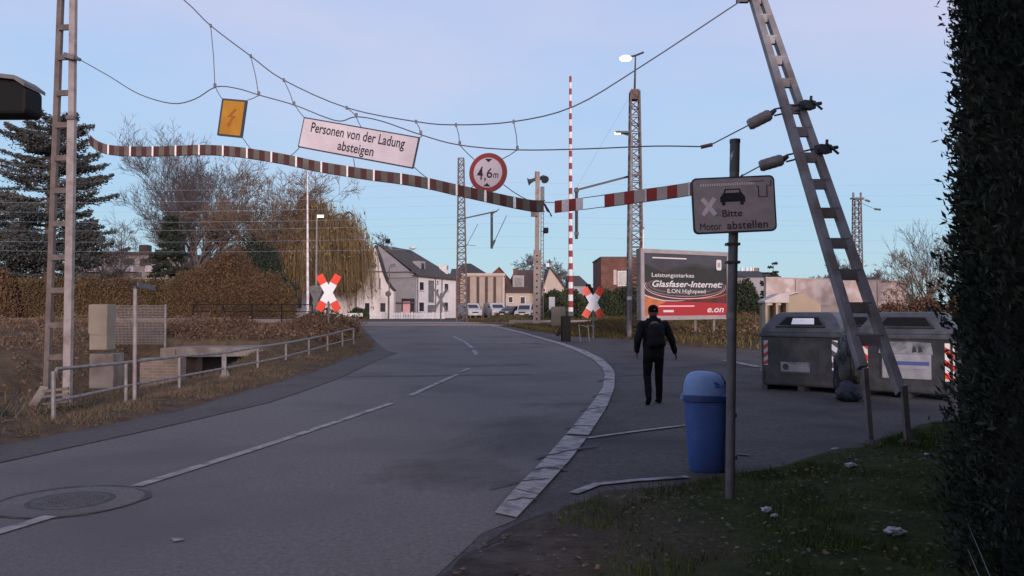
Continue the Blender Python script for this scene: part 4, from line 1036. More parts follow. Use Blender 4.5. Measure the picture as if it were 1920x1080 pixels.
MB().tube([(xl-.1, D+.15, -.1), (xl-.1, D+.15, zt+.1)], .06, 12).build('pole', 'galv_dark', t, True)
MB().bar((xl-.1, D+.15, zb+.18), (xl+.05, D+.15, zb+.18), .06, .06).build('bracket', 'galv_dark', t)

# ================================================================== PERSON
def capsule(bm, a, b, ra, rb, seg=14):
    a, b = Vector(a), Vector(b); z = b-a; ln = z.length; q = z.to_track_quat('Z', 'Y').to_matrix().to_4x4()
    for c, r_ in ((a, ra), (b, rb)): bmesh.ops.create_uvsphere(bm, u_segments=seg, v_segments=10, radius=r_, matrix=Matrix.Translation(c))
    bmesh.ops.create_cone(bm, cap_ends=True, segments=seg, radius1=ra, radius2=rb, depth=ln, matrix=Matrix.Translation((a+b)/2) @ q)
def ellip(bm, c, r_, rot=None):
    m_ = Matrix.Translation(c) @ (rot or Matrix.Identity(4)) @ Matrix.Diagonal((*r_, 1)); bmesh.ops.create_uvsphere(bm, u_segments=20, v_segments=14, radius=1, matrix=m_)
def fuse(bm, name, m, parent, vox, smooth=3, wrinkle=0.0, loc=(0, 0, 0)):
    me = bpy.data.meshes.new('tmp'); bm.to_mesh(me); bm.free(); o = bpy.data.objects.new('tmp', me); COL.objects.link(o)
    md = o.modifiers.new('r', 'REMESH'); md.mode = 'VOXEL'; md.voxel_size = vox
    s_ = o.modifiers.new('s', 'SMOOTH'); s_.factor = .5; s_.iterations = smooth
    bpy.context.view_layer.update(); dg = bpy.context.evaluated_depsgraph_get()
    m2 = bpy.data.meshes.new_from_object(o.evaluated_get(dg)); bpy.data.objects.remove(o); bpy.data.meshes.remove(me)
    m2.name = name; m2.materials.clear(); m2.materials.append(M[m])
    if wrinkle:
        for v in m2.vertices: v.co += v.normal*(wrinkle*(noise.noise(v.co*9)+.6*noise.noise(Vector((v.co.x*14, v.co.y*14, v.co.z*30)))))
    for p in m2.polygons: p.use_smooth = True
    ob = bpy.data.objects.new(name, m2); COL.objects.link(ob)
    if parent is not None: ob.parent = parent
    else: ob.location = loc
    return ob
pc = GP(1226, 757)
sc_ = 1.0
J = dict(hipL=(-.095, 0, .90), hipR=(.095, 0, .90), kneeL=(-.125, -.02, .50), kneeR=(.115, .08, .50), ankL=(-.15, -.24, .15), ankR=(.12, .10, .085),
         shL=(-.205, 0, 1.41), shR=(.205, 0, 1.41), elL=(-.30, -.06, 1.15), elR=(.325, -.01, 1.15), wrL=(-.29, .06, .93), wrR=(.415, .09, .915))
J = {k: Vector(v) for k, v in J.items()}
bm = bmesh.new()
capsule(bm, (0, 0, .95), (0, .01, 1.15), .13, .125); capsule(bm, (0, .01, 1.15), (0, 0, 1.36), .13, .145); capsule(bm, J['shL']*.8+Vector((0, 0, .28)), J['shR']*.8+Vector((0, 0, .28)), .07, .07)
capsule(bm, (0, 0, 1.40), (0, .012, 1.56), .062, .055)
ellip(bm, (0, .02, 1.645), (.078, .098, .112)); ellip(bm, (0, .05, 1.59), (.058, .07, .065)); ellip(bm, (0, .122, 1.628), (.014, .022, .028))
for s in (-1, 1):
    ellip(bm, (s*.081, .012, 1.635), (.012, .024, .034)); ellip(bm, (s*.03, .108, 1.655), (.016, .012, .01))
ellip(bm, (0, .113, 1.585), (.026, .012, .009))
for sd in 'LR':
    capsule(bm, J['hip'+sd], J['knee'+sd], .082, .055); capsule(bm, J['knee'+sd], J['ank'+sd], .053, .036)
    capsule(bm, J['sh'+sd], J['el'+sd], .052, .04); capsule(bm, J['el'+sd], J['wr'+sd], .039, .026)
    w0 = J['wr'+sd]; dn = (w0-J['el'+sd]).normalized(); sgn = -1 if sd == 'L' else 1
    fwd = Vector((0, 1, 0)); fwd = (fwd-dn*fwd.dot(dn)).normalized(); sid = dn.cross(fwd).normalized()
    pal = w0+dn*.055
    ellip(bm, pal, (.018, .040, .052), Matrix((sid, fwd, dn)).transposed().to_4x4())
    for k, (off, ln) in enumerate(((.028, .066), (.010, .074), (-.009, .069), (-.027, .054))):
        a = pal+fwd*off+dn*.04; cu = -sid*sgn if False else Vector((-sgn, 0, 0))
        b = a+dn*ln*.5+cu*.008; c_ = b+dn*ln*.42+cu*.022
        capsule(bm, a, b, .0095, .0085, 8); capsule(bm, b, c_, .0085, .0075, 8)
    a = pal+fwd*.03-dn*.025; b = a+fwd*.03+dn*.035; c_ = b+dn*.03+fwd*.004
    capsule(bm, a, b, .012, .0105, 8); capsule(bm, b, c_, .0105, .009, 8)
per = fuse(bm, 'person', 'skin', None, .0075, 2, loc=pc)
tag(per, 'person in black jacket, cap and trousers walking away with a dark backpack', 'person')
bm = bmesh.new() # jacket with sleeves, collar and hem
capsule(bm, (-.035, -.005, .90), (-.03, 0, 1.30), .158, .165); capsule(bm, (.035, -.005, .90), (.03, 0, 1.30), .158, .165)
capsule(bm, (-.15, -.01, 1.40), (.15, -.01, 1.40), .09, .09); capsule(bm, (-.06, -.01, 1.47), (.06, -.01, 1.47), .07, .07); capsule(bm, (0, .0, 1.47), (0, .005, 1.535), .085, .075)
for sd in 'LR':
    capsule(bm, J['sh'+sd], J['el'+sd], .086, .068); capsule(bm, J['el'+sd], J['el'+sd].lerp(J['wr'+sd], .96), .068, .048)
jk = fuse(bm, 'jacket', 'cloth_jacket', per, .012, 4, .009)
bm = bmesh.new()
ellip(bm, (0, 0, .90), (.165, .135, .13))
for sd in 'LR':
    capsule(bm, J['hip'+sd], J['knee'+sd], .100, .072); capsule(bm, J['knee'+sd], J['ank'+sd]+Vector((0, 0, .0)), .072, .058)
fuse(bm, 'trousers', 'cloth_black', per, .012, 3, .008)
for sd, tilt in (('L', R(-38)), ('R', R(0))):
    bm = bmesh.new(); a = J['ank'+sd]; rot = Matrix.Rotation(tilt, 4, 'X')
    base = Matrix.Translation(a) @ rot
    for c_, r_ in (((0, .05, -.045), (.048, .125, .038)), ((0, -.025, -.03), (.045, .055, .055)), ((0, .12, -.052), (.047, .06, .030))):
        ellip(bm, base @ Vector(c_), r_, rot)
    fuse(bm, 'shoe', 'cloth_black', per, .010, 2)
bm = bmesh.new(); ellip(bm, (0, .012, 1.69), (.092, .110, .085)); ellip(bm, (0, .135, 1.665), (.07, .07, .012)); ellip(bm, (0, .01, 1.655), (.093, .110, .03))
cp = fuse(bm, 'cap', 'cloth_black', per, .008, 2)
mb = MB(); mb.prism(disc(.013, 10), (0, -.099, 1.683), Vector((1, 0, 0)), Vector((0, 0, 1)), Vector((0, -1, 0)), -.01, .004)
o = mb.build('cap_badge', 'galv', None); o.location = (0, 0, 0)
for v in o.data.vertices: v.co += Vector((0, 0, 0))
o.data.transform(Matrix.Translation(Vector((0, -.098, 1.672)))); o.parent = cp
bm = bmesh.new(); ellip(bm, (0, -.20, 1.22), (.155, .10, .225)); capsule(bm, (-.09, -.19, 1.08), (.09, -.19, 1.08), .085, .085); capsule(bm, (-.08, -.19, 1.36), (.08, -.19, 1.36), .07, .07); ellip(bm, (0, -.27, 1.12), (.11, .045, .10))
bp = fuse(bm, 'backpack', 'cloth_pack', per, .012, 3, .005)
bm = bmesh.new()
for s in (-1, 1):
    pts = [(s*.10, -.12, 1.40), (s*.11, -.02, 1.515), (s*.115, .10, 1.47), (s*.12, .165, 1.30), (s*.14, .13, 1.12), (s*.15, -.10, 1.06)]
    for a, b in zip(pts, pts[1:]): capsule(bm, a, b, .022, .022, 8)
fuse(bm, 'shoulder_straps', 'cloth_pack', per, .012, 1)
per.rotation_euler = (0, 0, R(4))

# ================================================================== RAILWAY: barriers, crosses, masts, lamps
def cross_sign(name, label, c, hw, hh, aw, mats, face, post_base, end=.24, flipz=0):
    t = thing(name, label, 'crossing sign', post_base)
    Nn = Vector((0, -1 if face else 1, 0)); X = Vector((1 if face else -1, 0, 0)); Z = Vector((0, 0, 1))
    MB().tube([post_base-Vector((0, 0, .3)), Vector((c.x, c.y+.06, c.z+hh*.6))], .045, 8).build('post', 'galv_dark', t, True)
    for s in (1, -1):
        ax = Vector((hw*s, hh)); L_ = ax.length; ax.normalize(); nn = Vector((-ax.y, ax.x)); mb = MB()
        for a, b, mi in ((-L_, -L_*(1-2*end), 1), (-L_*(1-2*end), L_*(1-2*end), 0), (L_*(1-2*end), L_, 1)):
            P_ = [ax*b+nn*aw, ax*a+nn*aw, ax*a-nn*aw, ax*b-nn*aw]
            mb.prism([tuple(p) for p in P_], c, X, Z, Nn, (.0 if s > 0 else -.03), (.028 if s > 0 else -.002), mi)
        mb.build('cross_arm', mats, t)
    return t
D = 36.5
cross_sign('crossing_sign', 'bright red and white crossing sign standing left of the road past the railing', W(616, 549, D), 18*D/F, 33*D/F, 7*D/F, ['white_refl', 'red_refl'], True, Vector((W(616, 549, D).x, D, TR(D)+.05)))
D = 38.0
cross_sign('crossing_sign', 'bright red and white crossing sign standing right of the road beside the barrier', W(1112, 567, D), 16*D/F, 27*D/F, 6.5*D/F, ['white_refl', 'red_refl'], True, Vector((W(1112, 567, D).x, D, TR(D)+.1)))
D = 60.0
cross_sign('crossing_sign', 'dark back of a crossing sign seen past the left bright cross', W(592, 563, D), 11*D/F, 26*D/F, 4*D/F, ['galv_dark', 'galv_dark'], False, Vector((W(592, 563, D).x, D, TR(D))))
mb = MB(); mb.box(W(592, 541, D-.1), (.55, .1, .45)); o = mb.build('signal_plate', 'galv_dark', None); tag(o, 'small dark plate mounted above the left dark crossing sign', 'sign')
cross_sign('crossing_sign', 'dark back of a crossing sign in front of the white house facade', W(826, 562, D), 12*D/F, 21*D/F, 2.3*D/F, ['galv_dark', 'galv_dark'], False, Vector((W(826, 562, D).x, D, TR(D))))
def barrier(name, label, a, b, r0, r1, n, drive, mats):
    t = thing(name, label, 'barrier', (a.x, a.y, TR(a.y)))
    mb = MB()
    for k in range(n):
        mb.tube([a.lerp(b, k/n), a.lerp(b, (k+1)/n)], [r0+(r1-r0)*k/n, r0+(r1-r0)*(k+1)/n], 8, k % 2)
    mb.build('boom', mats, t, True)
    if drive:
        zt = a.z; z0 = TR(a.y)-.1
        mb = MB(); mb.box((a.x-.22, a.y+.05, (zt+z0)/2-.05), (.42, .5, zt-z0-.1)); mb.build('drive_box', 'black', t, bevel=.06)
        mb = MB(); mb.bar((a.x-.1, a.y, zt-.1), (a.x-.62, a.y-.02, z0+.35), .16, .34); mb.build('counterweight', 'black', t, bevel=.03)
        mb = MB(); mb.box((a.x+.0, a.y, zt-.02), (.26, .30, .22)); mb.build('boom_clamp', 'dark_steel', t, bevel=.02)
        mb = MB()
        for s in (0, 1): mb.tube([(a.x+.42+.4*s, a.y-.2, z0), (a.x+.35+.4*s, a.y-.2, z0+.85), (a.x+.75+.3*s, a.y-.2, z0+.75)], .028, 6)
        mb.build('guard_bar', 'galv_dark', t)
    return t
D = 36.0
barrier('level_crossing_barrier', 'raised red and white barrier boom on the right, in front of the dark bushes', W(1070, 588, D), W(1069.5, 143, D), .115, .055, 38, True, ['white', 'red'])
D = 58.0
barrier('level_crossing_barrier', 'raised pale barrier boom in front of the weeping willow', W(577, 590, D), W(576.5, 322, D), .10, .05, 30, True, ['white', 'sign_pink'])

def lattice(t, base, top, w0, w1, n, legm, lacem, th=.06, depth=None):
    base, top = Vector(base), Vector(top)
    cs = [(-1, -1), (1, -1), (1, 1), (-1, 1)]
    def cor(f, c): ww = (w0+(w1-w0)*f)/2; return base.lerp(top, f)+Vector((c[0]*ww, c[1]*ww, 0))
    for c in cs: MB().bar(cor(0, c), cor(1, c), th, th).build('leg', legm, t)
    mb = MB()
    for k in range(n):
        f0, f1 = k/n, (k+1)/n
        for i in range(4):
            a, b = cs[i], cs[(i+1) % 4]
            if k % 2: a, b = b, a
            mb.bar(cor(f0, a), cor(f1, b), th*.55, th*.55); mb.bar(cor(f1, a), cor(f1, b), th*.5, th*.5)
    mb.build('lacing', lacem, t)
# tall brown lattice mast with lamp
D = 38.5
t = thing('catenary_mast', 'tallest brown lattice mast, standing just left of the billboard with a lit lamp on top', 'mast', (W(1190, 640, D).x, D, TR(D)))
lattice(t, (W(1191, 600, D).x, D, TR(D)), W(1190, 172, D), .74, .42, 30, 'mast_dark', 'rust_steel', .075)
mb = MB(); mb.box(W(1190, 178, D), (.40, .40, .5)); mb.build('head_box', 'rust_steel', t, bevel=.03)
mb = MB(); mb.tube([W(1190, 172, D), W(1191.5, 104, D)], [.055, .035], 8); mb.tube([W(1172, 109, D-.1), W(1192, 104, D), W(1207, 98, D)], .05, 6); mb.build('lamp_pole', 'dark_steel', t)
mb = MB(); mb.lathe([(.02, -.09), (.24, -.06), (.30, .02), (.20, .10), (.05, .13)], W(1173, 110, D-.1), 14); mb.build('lamp_lens', 'lamp_white', t, True)
mb = MB(); mb.bar(W(1178, 331, D-.3), W(1082, 356, D-.3), .09, .09); mb.tube([W(1081, 352, D-.3), W(1081, 448, D-.3)], .075, 8); mb.box(W(1081, 357, D-.3), (.22, .2, .16)); mb.box(W(1081, 438, D-.3), (.2, .2, .15)); mb.build('cantilever', 'dark_steel', t)
mb = MB(); mb.bar(W(1178, 330, D-.42), W(1203, 327, D-.42), .12, .12); mb.build('clamp', 'dark_steel', t)
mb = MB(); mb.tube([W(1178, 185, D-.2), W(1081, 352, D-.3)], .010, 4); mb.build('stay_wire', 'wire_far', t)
# second lamp on a round pole right in front
D = 37.6
t = thing('street_lamp', 'round galvanised lamp post standing in front of the tallest lattice mast', 'street lamp', (W(1180, 632, D).x, D, TR(D)))
MB().tube([W(1180, 640, D), W(1182, 440, D), W(1184, 250, D)], [.12, .10, .07], 10).build('pole', 'galv', t, True)
mb = MB(); mb.bar(W(1184, 254, D), W(1160, 247, D-.2), .10, .07); mb.box(W(1166, 248.5, D-.2), (.62, .22, .10), .0); mb.build('lamp_head', 'dark_steel', t)
mb = MB(); mb.box(W(1158, 250, D-.2), (.26, .16, .07)); mb.build('lamp_lens', 'lamp_white', t)
MB().tube([W(1180.5, 556, D), W(1180.5, 562, D)], .118, 10).build('band', 'white', t)
# left catenary mast
D = 57.0
t = thing('catenary_mast', 'brown lattice mast in front of the beige warehouse with a dark bracket arm', 'mast', (W(866, 600, D).x, D, TR(D)))
lattice(t, (W(866, 600, D).x, D, TR(D)), W(864.5, 297, D), .72, .38, 26, 'mast_dark', 'rust_steel', .085)
mb = MB(); mb.bar(W(858, 412, D-.4), W(932, 396, D-.4), .09, .09); mb.tube([W(922, 397, D-.4), W(922, 466, D-.4)], .09, 6); mb.bar(W(922, 402, D-.4), W(936, 392, D-.4), .06, .06); mb.bar(W(921, 466, D-.4), W(928, 450, D-.4), .14, .14); mb.bar(W(926, 455, D-.4), W(950, 404, D-.4), .045, .045); mb.build('cantilever', 'dark_steel', t)
mb = MB(); mb.bar(W(874, 462, D-.4), W(896, 420, D-.4), .035, .035); mb.bar(W(874, 459, D-.4), W(892, 461, D-.4), .03, .03); mb.build('stay_rod', 'dark_steel', t)
# loudspeaker mast
D = 46.0
t = thing('loudspeaker_mast', 'pale perforated steel mast with loudspeaker horns on top, behind the banner joint', 'mast', (W(1008, 600, D).x, D, TR(D)-.05))
mb = MB(); a, b = W(1006, 606, D), W(1008, 332, D); cm = a.lerp(b, .5); mb.bar(a, cm, .40, .26); mb.bar(cm, b, .25, .20)
for k in range(11): mb.prism(disc(.055, 10), a.lerp(b, .03+.043*k*1.0)+Vector((0, -.135, 0)), Vector((1, 0, 0)), Vector((0, 0, 1)), Vector((0, -1, 0)), -.01, .004, 1)
mb.build('column', ['mast_col', 'black'], t)
mb = MB()
for px in (1015.5, 1020): mb.bar(W(px-1.5, 600, D+.2), W(px-1, 350, D+.2), .05, .05)
for k in range(30): y_ = 600-8.3*k; mb.bar(W(1014, y_, D+.2), W(1019, y_, D+.2), .035, .035)
mb.build('ladder', 'galv_dark', t)
mb = MB(); mb.tube([W(990, 341, D), W(994, 340, D), W(1001, 337, D)], [.24, .13, .09], 10); mb.tube([W(1001, 337, D), W(1012, 334, D)], .1, 8); mb.tube([W(1012, 335, D), W(1018, 332, D), W(1022, 337, D-.3)], [.10, .12, .24], 10); mb.build('loudspeaker', 'dark_steel', t)
mb = MB(); mb.tube([W(1007, 333, D), W(1007.5, 322, D)], .14, 10); mb.build('cap', 'mast_pale', t, True)
mb = MB(); mb.box(W(1017, 365, D), (.22, .3, .9)); mb.build('junction_box', 'galv_dark', t, bevel=.02)
mb = MB(); mb.box(W(1024, 432, D-.2), (.26, .3, .30)); mb.bar(W(1018, 437, D-.2), W(1026, 437, D-.2), .05, .05); mb.build('spotlight', 'black', t, bevel=.03)
mb = MB(); mb.box(W(1002, 401, D-.15), (.4, .3, .3)); mb.build('equipment_box', 'concrete', t, bevel=.02)
a = W(1047, 600, D)
o = MB().box((a.x, D+.1, TR(D)+.62), (.80, .5, 1.3)).build('switch_cabinet', 'concrete_beige', None, bevel=.02); tag(o, 'beige switch cabinet at the foot of the loudspeaker mast', 'cabinet')
a = W(1038, 568, D+.5)
t = thing('notice_box', 'small white box on a dark stand beside the loudspeaker mast', 'box', (a.x, D+.9, TR(D)))
MB().box((a.x-.08, D+.9, a.z-.02), (.34, .25, .75)).build('box', 'white', t); MB().box((a.x-.08, D+.9, (TR(D)+a.z-.39)/2), (.10, .10, a.z-.39-TR(D))).build('stand', 'dark_steel', t)
# far right lattice mast
D = 66.0
t = thing('catenary_mast', 'slim far lattice mast rising behind the rungs of the leaning mast', 'mast', (W(1607, 598, D).x, D, TR(D)))
lattice(t, (W(1608, 598, D).x, D, TR(D)), W(1606.5, 374, D), .72, .50, 26, 'rust_steel', 'rust_steel', .075)
mb = MB(); mb.box(W(1607, 372, D), (1.0, .5, .10)); 
for px in (1600, 1614): mb.tube([W(px, 372, D), W(px, 361, D)], .09, 6)
mb.bar(W(1614, 373, D), W(1629, 377, D), .06, .06); mb.tube([W(1623, 375, D), W(1631, 378, D)], .09, 6); mb.build('crossarm', 'galv_dark', t)
mb = MB(); mb.tube([W(1614, 380, D), W(1640, 392, D)], .02, 4); mb.tube([W(1640, 392, D), W(1651, 393, D)], .09, 6); mb.build('stay_insulator', 'galv_dark', t)
# overhead lines
for (d_, y0, y1) in ((50.0, 352, 332), (50.2, 392, 372), (50.4, 408, 402), (54.5, 375, 352), (54.7, 428, 408), (55.2, 446, 440), (57, 462, 466)):
    a, b = W(-400, y0, d_), W(2300, y1, d_)
    pts = [a.lerp(b, k/40)-Vector((0, 0, .35*math.sin(math.pi*((k % 20)/20)))) for k in range(41)]
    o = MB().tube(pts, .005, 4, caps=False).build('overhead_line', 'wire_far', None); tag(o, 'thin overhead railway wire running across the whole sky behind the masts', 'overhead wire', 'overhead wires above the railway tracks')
# lamp posts beyond the crossing
D = 72.0
t = thing('street_lamp', 'slim pale lit lamp post in front of the willow', 'street lamp', (W(592, 598, D).x, D, TR(D)))
MB().tube([W(592.5, 602, D), W(593, 500, D), W(594, 408, D), W(596, 404, D)], [.13, .11, .08, .07], 8).build('pole', 'galv', t, True)
mb = MB(); mb.box(W(601, 404, D), (.62, .3, .14)); mb.build('lamp_head', 'white', t, bevel=.03); mb = MB(); mb.box(W(601, 406, D-.02), (.5, .24, .12)); mb.build('lamp_lens', 'lamp_white', t)
D = 76.0
t = thing('street_lamp', 'thin unlit lamp post in front of the slate grey gable', 'street lamp', (W(730.5, 598, D).x, D, TR(D)))
MB().tube([W(729, 602, D), W(730, 503, D), W(732, 498, D)], .055, 6).build('pole', 'galv_dark', t, True); MB().bar(W(731, 499, D), W(741, 496.5, D), .28, .10).build('lamp_head', 'galv_dark', t)
D = 77.5
t = thing('round_traffic_sign', 'back of a round traffic sign on a post before the white gable', 'sign', (W(728, 598, D).x, D, TR(D)))
MB().prism(disc(.29, 20), W(728, 551, D), Vector((1, 0, 0)), Vector((0, 0, 1)), Vector((0, -1, 0)), -.02, .02).build('disc', 'galv_dark', t)
MB().tube([W(728, 600, D+.08), W(728, 548, D+.08)], .05, 6).build('post', 'galv_dark', t)

# ================================================================== BILLBOARD
C, X, Y, Nn, w_, h_ = frame(W(1201, 466, 32.6), W(1367, 473.5, 35.2), W(1201, 600.5, 32.6))
t = thing('billboard', 'large dark and red advertising billboard in a pale frame beside the walking person', 'billboard', Vector((C.x, C.y, TR(C.y)+.2)))
FW = .17
mb = MB()
mb.prism(rectp(0, 0, w_, h_), C, X, Y, Nn, -.25, -.02); mb.build('back_panel', 'galv_dark', t)
mb = MB()
mb.prism(rectp(-w_/2+FW/2, 0, FW, h_), C, X, Y, Nn, -.02, .05); mb.prism(rectp(w_/2-FW/2, 0, FW, h_), C, X, Y, Nn, -.02, .05)
mb.prism(rectp(0, h_/2-FW/2, w_-2*FW, FW), C, X, Y, Nn, -.02, .048); mb.prism(rectp(0, -h_/2+FW/2, w_-2*FW, FW), C, X, Y, Nn, -.02, .048); mb.build('frame', 'bill_frame', t)
pw, ph = w_-2*FW, h_-2*FW
MB().prism(rectp(0, 0, pw, ph), C, X, Y, Nn, -.02, 0).build('poster', 'poster_dark', t)
sky_p = [(-pw/2, ph*.5), (-pw/2, ph*.34), (-pw*.40, ph*.29), (-pw*.30, ph*.24), (-pw*.20, ph*.27), (-pw*.08, ph*.33), (pw*.12, ph*.36), (pw*.28, ph*.32), (pw*.42, ph*.30), (pw/2, ph*.33), (pw/2, ph*.5)]
MB().prism(sky_p, C, X, Y, Nn, 0, .002).build('printed_sky', 'poster_sky', t)
hill = [(-pw/2, ph*.33), (-pw*.38, ph*.25), (-pw*.28, ph*.20), (-pw*.1, ph*.28), (pw*.1, ph*.31), (pw*.3, ph*.27), (pw/2, ph*.29), (pw/2, ph*.02), (-pw/2, ph*.02)]
MB().prism(hill[::-1], C, X, Y, Nn, 0, .003).build('printed_hill', 'poster_hill', t)
red = [(-pw*.36, -ph*.5), (pw*.5, -ph*.5), (pw*.5, -ph*.30), (pw*.2, -ph*.285), (-pw*.1, -ph*.27), (-pw*.24, -ph*.27), (-pw*.33, -ph*.33)]
MB().prism(red, C, X, Y, Nn, 0, .004).build('red_band', 'poster_red', t)
MB().prism([(-pw*.24, -ph*.27), (-pw*.1, -ph*.27), (pw*.2, -ph*.285), (pw*.5, -ph*.30), (pw*.5, -ph*.12), (pw*.2, -ph*.2), (-pw*.1, -ph*.22)], C, X, Y, Nn, 0, .0037).build('printed_fade', 'poster_maroon', t)
brn = [(-pw*.5, -ph*.5), (-pw*.36, -ph*.5), (-pw*.33, -ph*.33), (-pw*.24, -ph*.27), (-pw*.38, -ph*.20), (-pw*.5, -ph*.16)]
MB().prism(brn, C, X, Y, Nn, 0, .0035).build('printed_glow', 'poster_orange', t)
def arc(cx, cy, rx, ry, a0, a1, wa, m, off, name='light_trail'):
    o_, i_ = [], []
    for k in range(31):
        f = k/30; a = R(a0+(a1-a0)*f); ww = wa*math.sin(math.pi*min(1, f*.9+.1))**.6
        o_.append((cx+(rx+ww)*math.cos(a), cy+(ry+ww*.7)*math.sin(a))); i_.append((cx+(rx-ww)*math.cos(a), cy+(ry-ww*.7)*math.sin(a)))
    P_ = [(max(-pw/2, min(pw/2, x)), max(-ph/2, min(ph/2, y))) for x, y in o_+i_[::-1]]
    MB().prism(P_, C, X, Y, Nn, .0, off).build(name, m, t)
arc(0, -.02*ph, pw*.47, ph*.165, 150, 395, .016, 'poster_arc', .0052); arc(0, -.02*ph, pw*.49, ph*.205, 165, 372, .022, 'poster_pink', .0058); arc(-.02*pw, .0, pw*.42, ph*.135, 140, 385, .010, 'poster_arc', .0047)
arc(.12*pw, -.10*ph, pw*.40, ph*.12, 250, 385, .03, 'poster_orange', .0042); arc(-.15*pw, -.06*ph, pw*.40, ph*.20, 185, 290, .025, 'poster_white', .0064)
MB().prism([(x+pw*.405, y+ph*.345) for x, y in rrect(.30, .46, .07)], C, X, Y, Nn, 0, .006).build('app_tile', 'poster_white', t)
MB().prism([(x+pw*.405, y+ph*.345) for x, y in rectp(0, 0, .16, .20)], C, X, Y, Nn, .006, .008).build('tile_mark', 'bill_frame', t)
text('Leistungsstarkes', 'lettering', C, X, Y, Nn, -.16*pw, .145*ph, pw*.50, ph*.085, 'poster_white', t, .012, .006)
text('Glasfaser-Internet:', 'lettering', C, X, Y, Nn, .02*pw, .015*ph, pw*.85, ph*.105, 'poster_white', t, .012, .02, .25)
text('E.ON Highspeed', 'lettering', C, X, Y, Nn, 0*pw, -.11*ph, pw*.46, ph*.085, 'poster_white', t, .012, .006)
text('e.on', 'lettering', C, X, Y, Nn, .355*pw, -.415*ph, pw*.21, ph*.075, 'poster_white', t, .012, .02, .25)
MB().prism(rectp(-.20*pw, .43*ph, .40*pw, .02*ph), C, X, Y, Nn, .002, .012).build('fine_print', 'poster_white', t)
MB().prism(rectp(-.12*pw, -.345*ph, .42*pw, .022*ph), C, X, Y, Nn, .004, .012).build('fine_print', 'poster_pink', t)
MB().prism(rectp(-.22*pw, -.425*ph, .12*pw, .035*ph), C, X, Y, Nn, .004, .012).build('fine_print', 'poster_white', t)
for fx in (-.36, .12, .34):
    a = C+X*(fx*w_)-Nn*.15-Y*(h_/2); MB().bar(a+Vector((0, 0, .1)), Vector((a.x, a.y, TR(a.y)-.1)), .10, .10).build('support_post', 'galv_dark' if fx < 0 else 'concrete', t)
D = 36.5
t = thing('thin_white_pole', 'thin white pole standing up behind the top left corner of the billboard', 'pole', (W(1206, 600, D).x, D, TR(D)))
MB().tube([W(1206, 620, D), W(1206, 430, D)], .035, 6).build('pole', 'white', t, True)
MB().tube([W(1206, 430, D), W(1206, 426, D)], .05, 6).build('cap', 'galv', t, True)

# ================================================================== BUILDINGS
XV, YV, ZV = Vector((1, 0, 0)), Vector((0, 0, 1)), Vector((0, -1, 0))
def window(t, c, X, Nn, ww, hh, pane='glass_dark', fr='white', name='window'):
    # frame proud of the wall, pane set in it, sill below
    Y = Vector((0, 0, 1)); mb = MB(); f = .07
    for a, b, cc, d_ in ((0, hh/2-f/2, ww, f), (0, -hh/2+f/2, ww, f), (-ww/2+f/2, 0, f, hh-2*f), (ww/2-f/2, 0, f, hh-2*f)): mb.prism(rectp(a, b, cc, d_), c, X, Y, Nn, 0, .05)
    w0 = mb.build(name, fr, t)
    MB().prism(rectp(0, 0, ww-2*f, hh-2*f), c, X, Y, Nn, .0, .025).build('pane', pane, w0)
    if name == 'window': MB().prism(rectp(0, -hh/2-.04, ww+.1, .07), c, X, Y, Nn, 0, .09).build('sill', 'render_grey', w0)
    return w0
def pxwin(t, d, rects, **k):
    for (a, y0, b, y1) in rects:
        p, q = W(a, y0, d-.0), W(b, y1, d-.0); c = (p+q)/2; window(t, Vector((c.x, d, c.z)), XV, ZV, q.x-p.x, p.z-q.z, **k)
def gable_front(name, label, cat, d, outline_px, depth, wall, roof, over=.25, roof_from=1, roof_to=-1):
    """house whose gable end faces the viewer: outline in pixels (left base ... apex ... right base)"""
    P = [W(x, y, d) for x, y in outline_px]; z0 = TR(d)-.3
    xs_ = [p.x for p in P]; t = thing(name, label, cat, ((min(xs_)+max(xs_))/2, d+depth/2, z0+.3))
    ol = [(p.x, p.z) for p in P]; ol = [(ol[0][0], z0)]+ol[1:-1]+[(ol[-1][0], z0)]
    MB().prism(ol, (0, d, 0), XV, YV, ZV, -depth, 0).build('wall', wall, t)
    rp = ol[1:-1]; mb = MB()
    up = [(x, z+.02) for x, z in rp]; n = len(rp)
    # roof shell laid over the upper outline
    cx = (rp[0][0]+rp[-1][0])/2
    out = []
    for i, (x, z) in enumerate(rp):
        a = Vector(rp[max(i-1, 0)]); b = Vector(rp[min(i+1, n-1)]); tt_ = (b-a).normalized(); nn = Vector((-tt_.y, tt_.x)); out.append((x+nn.x*.16, z+nn.y*.16))
    mb.prism([(x, z+.004) for x, z in rp][::1]+out[::-1], (0, d, 0), XV, YV, ZV, -depth-over, over)
    mb.build('roof', roof, t)
    return t
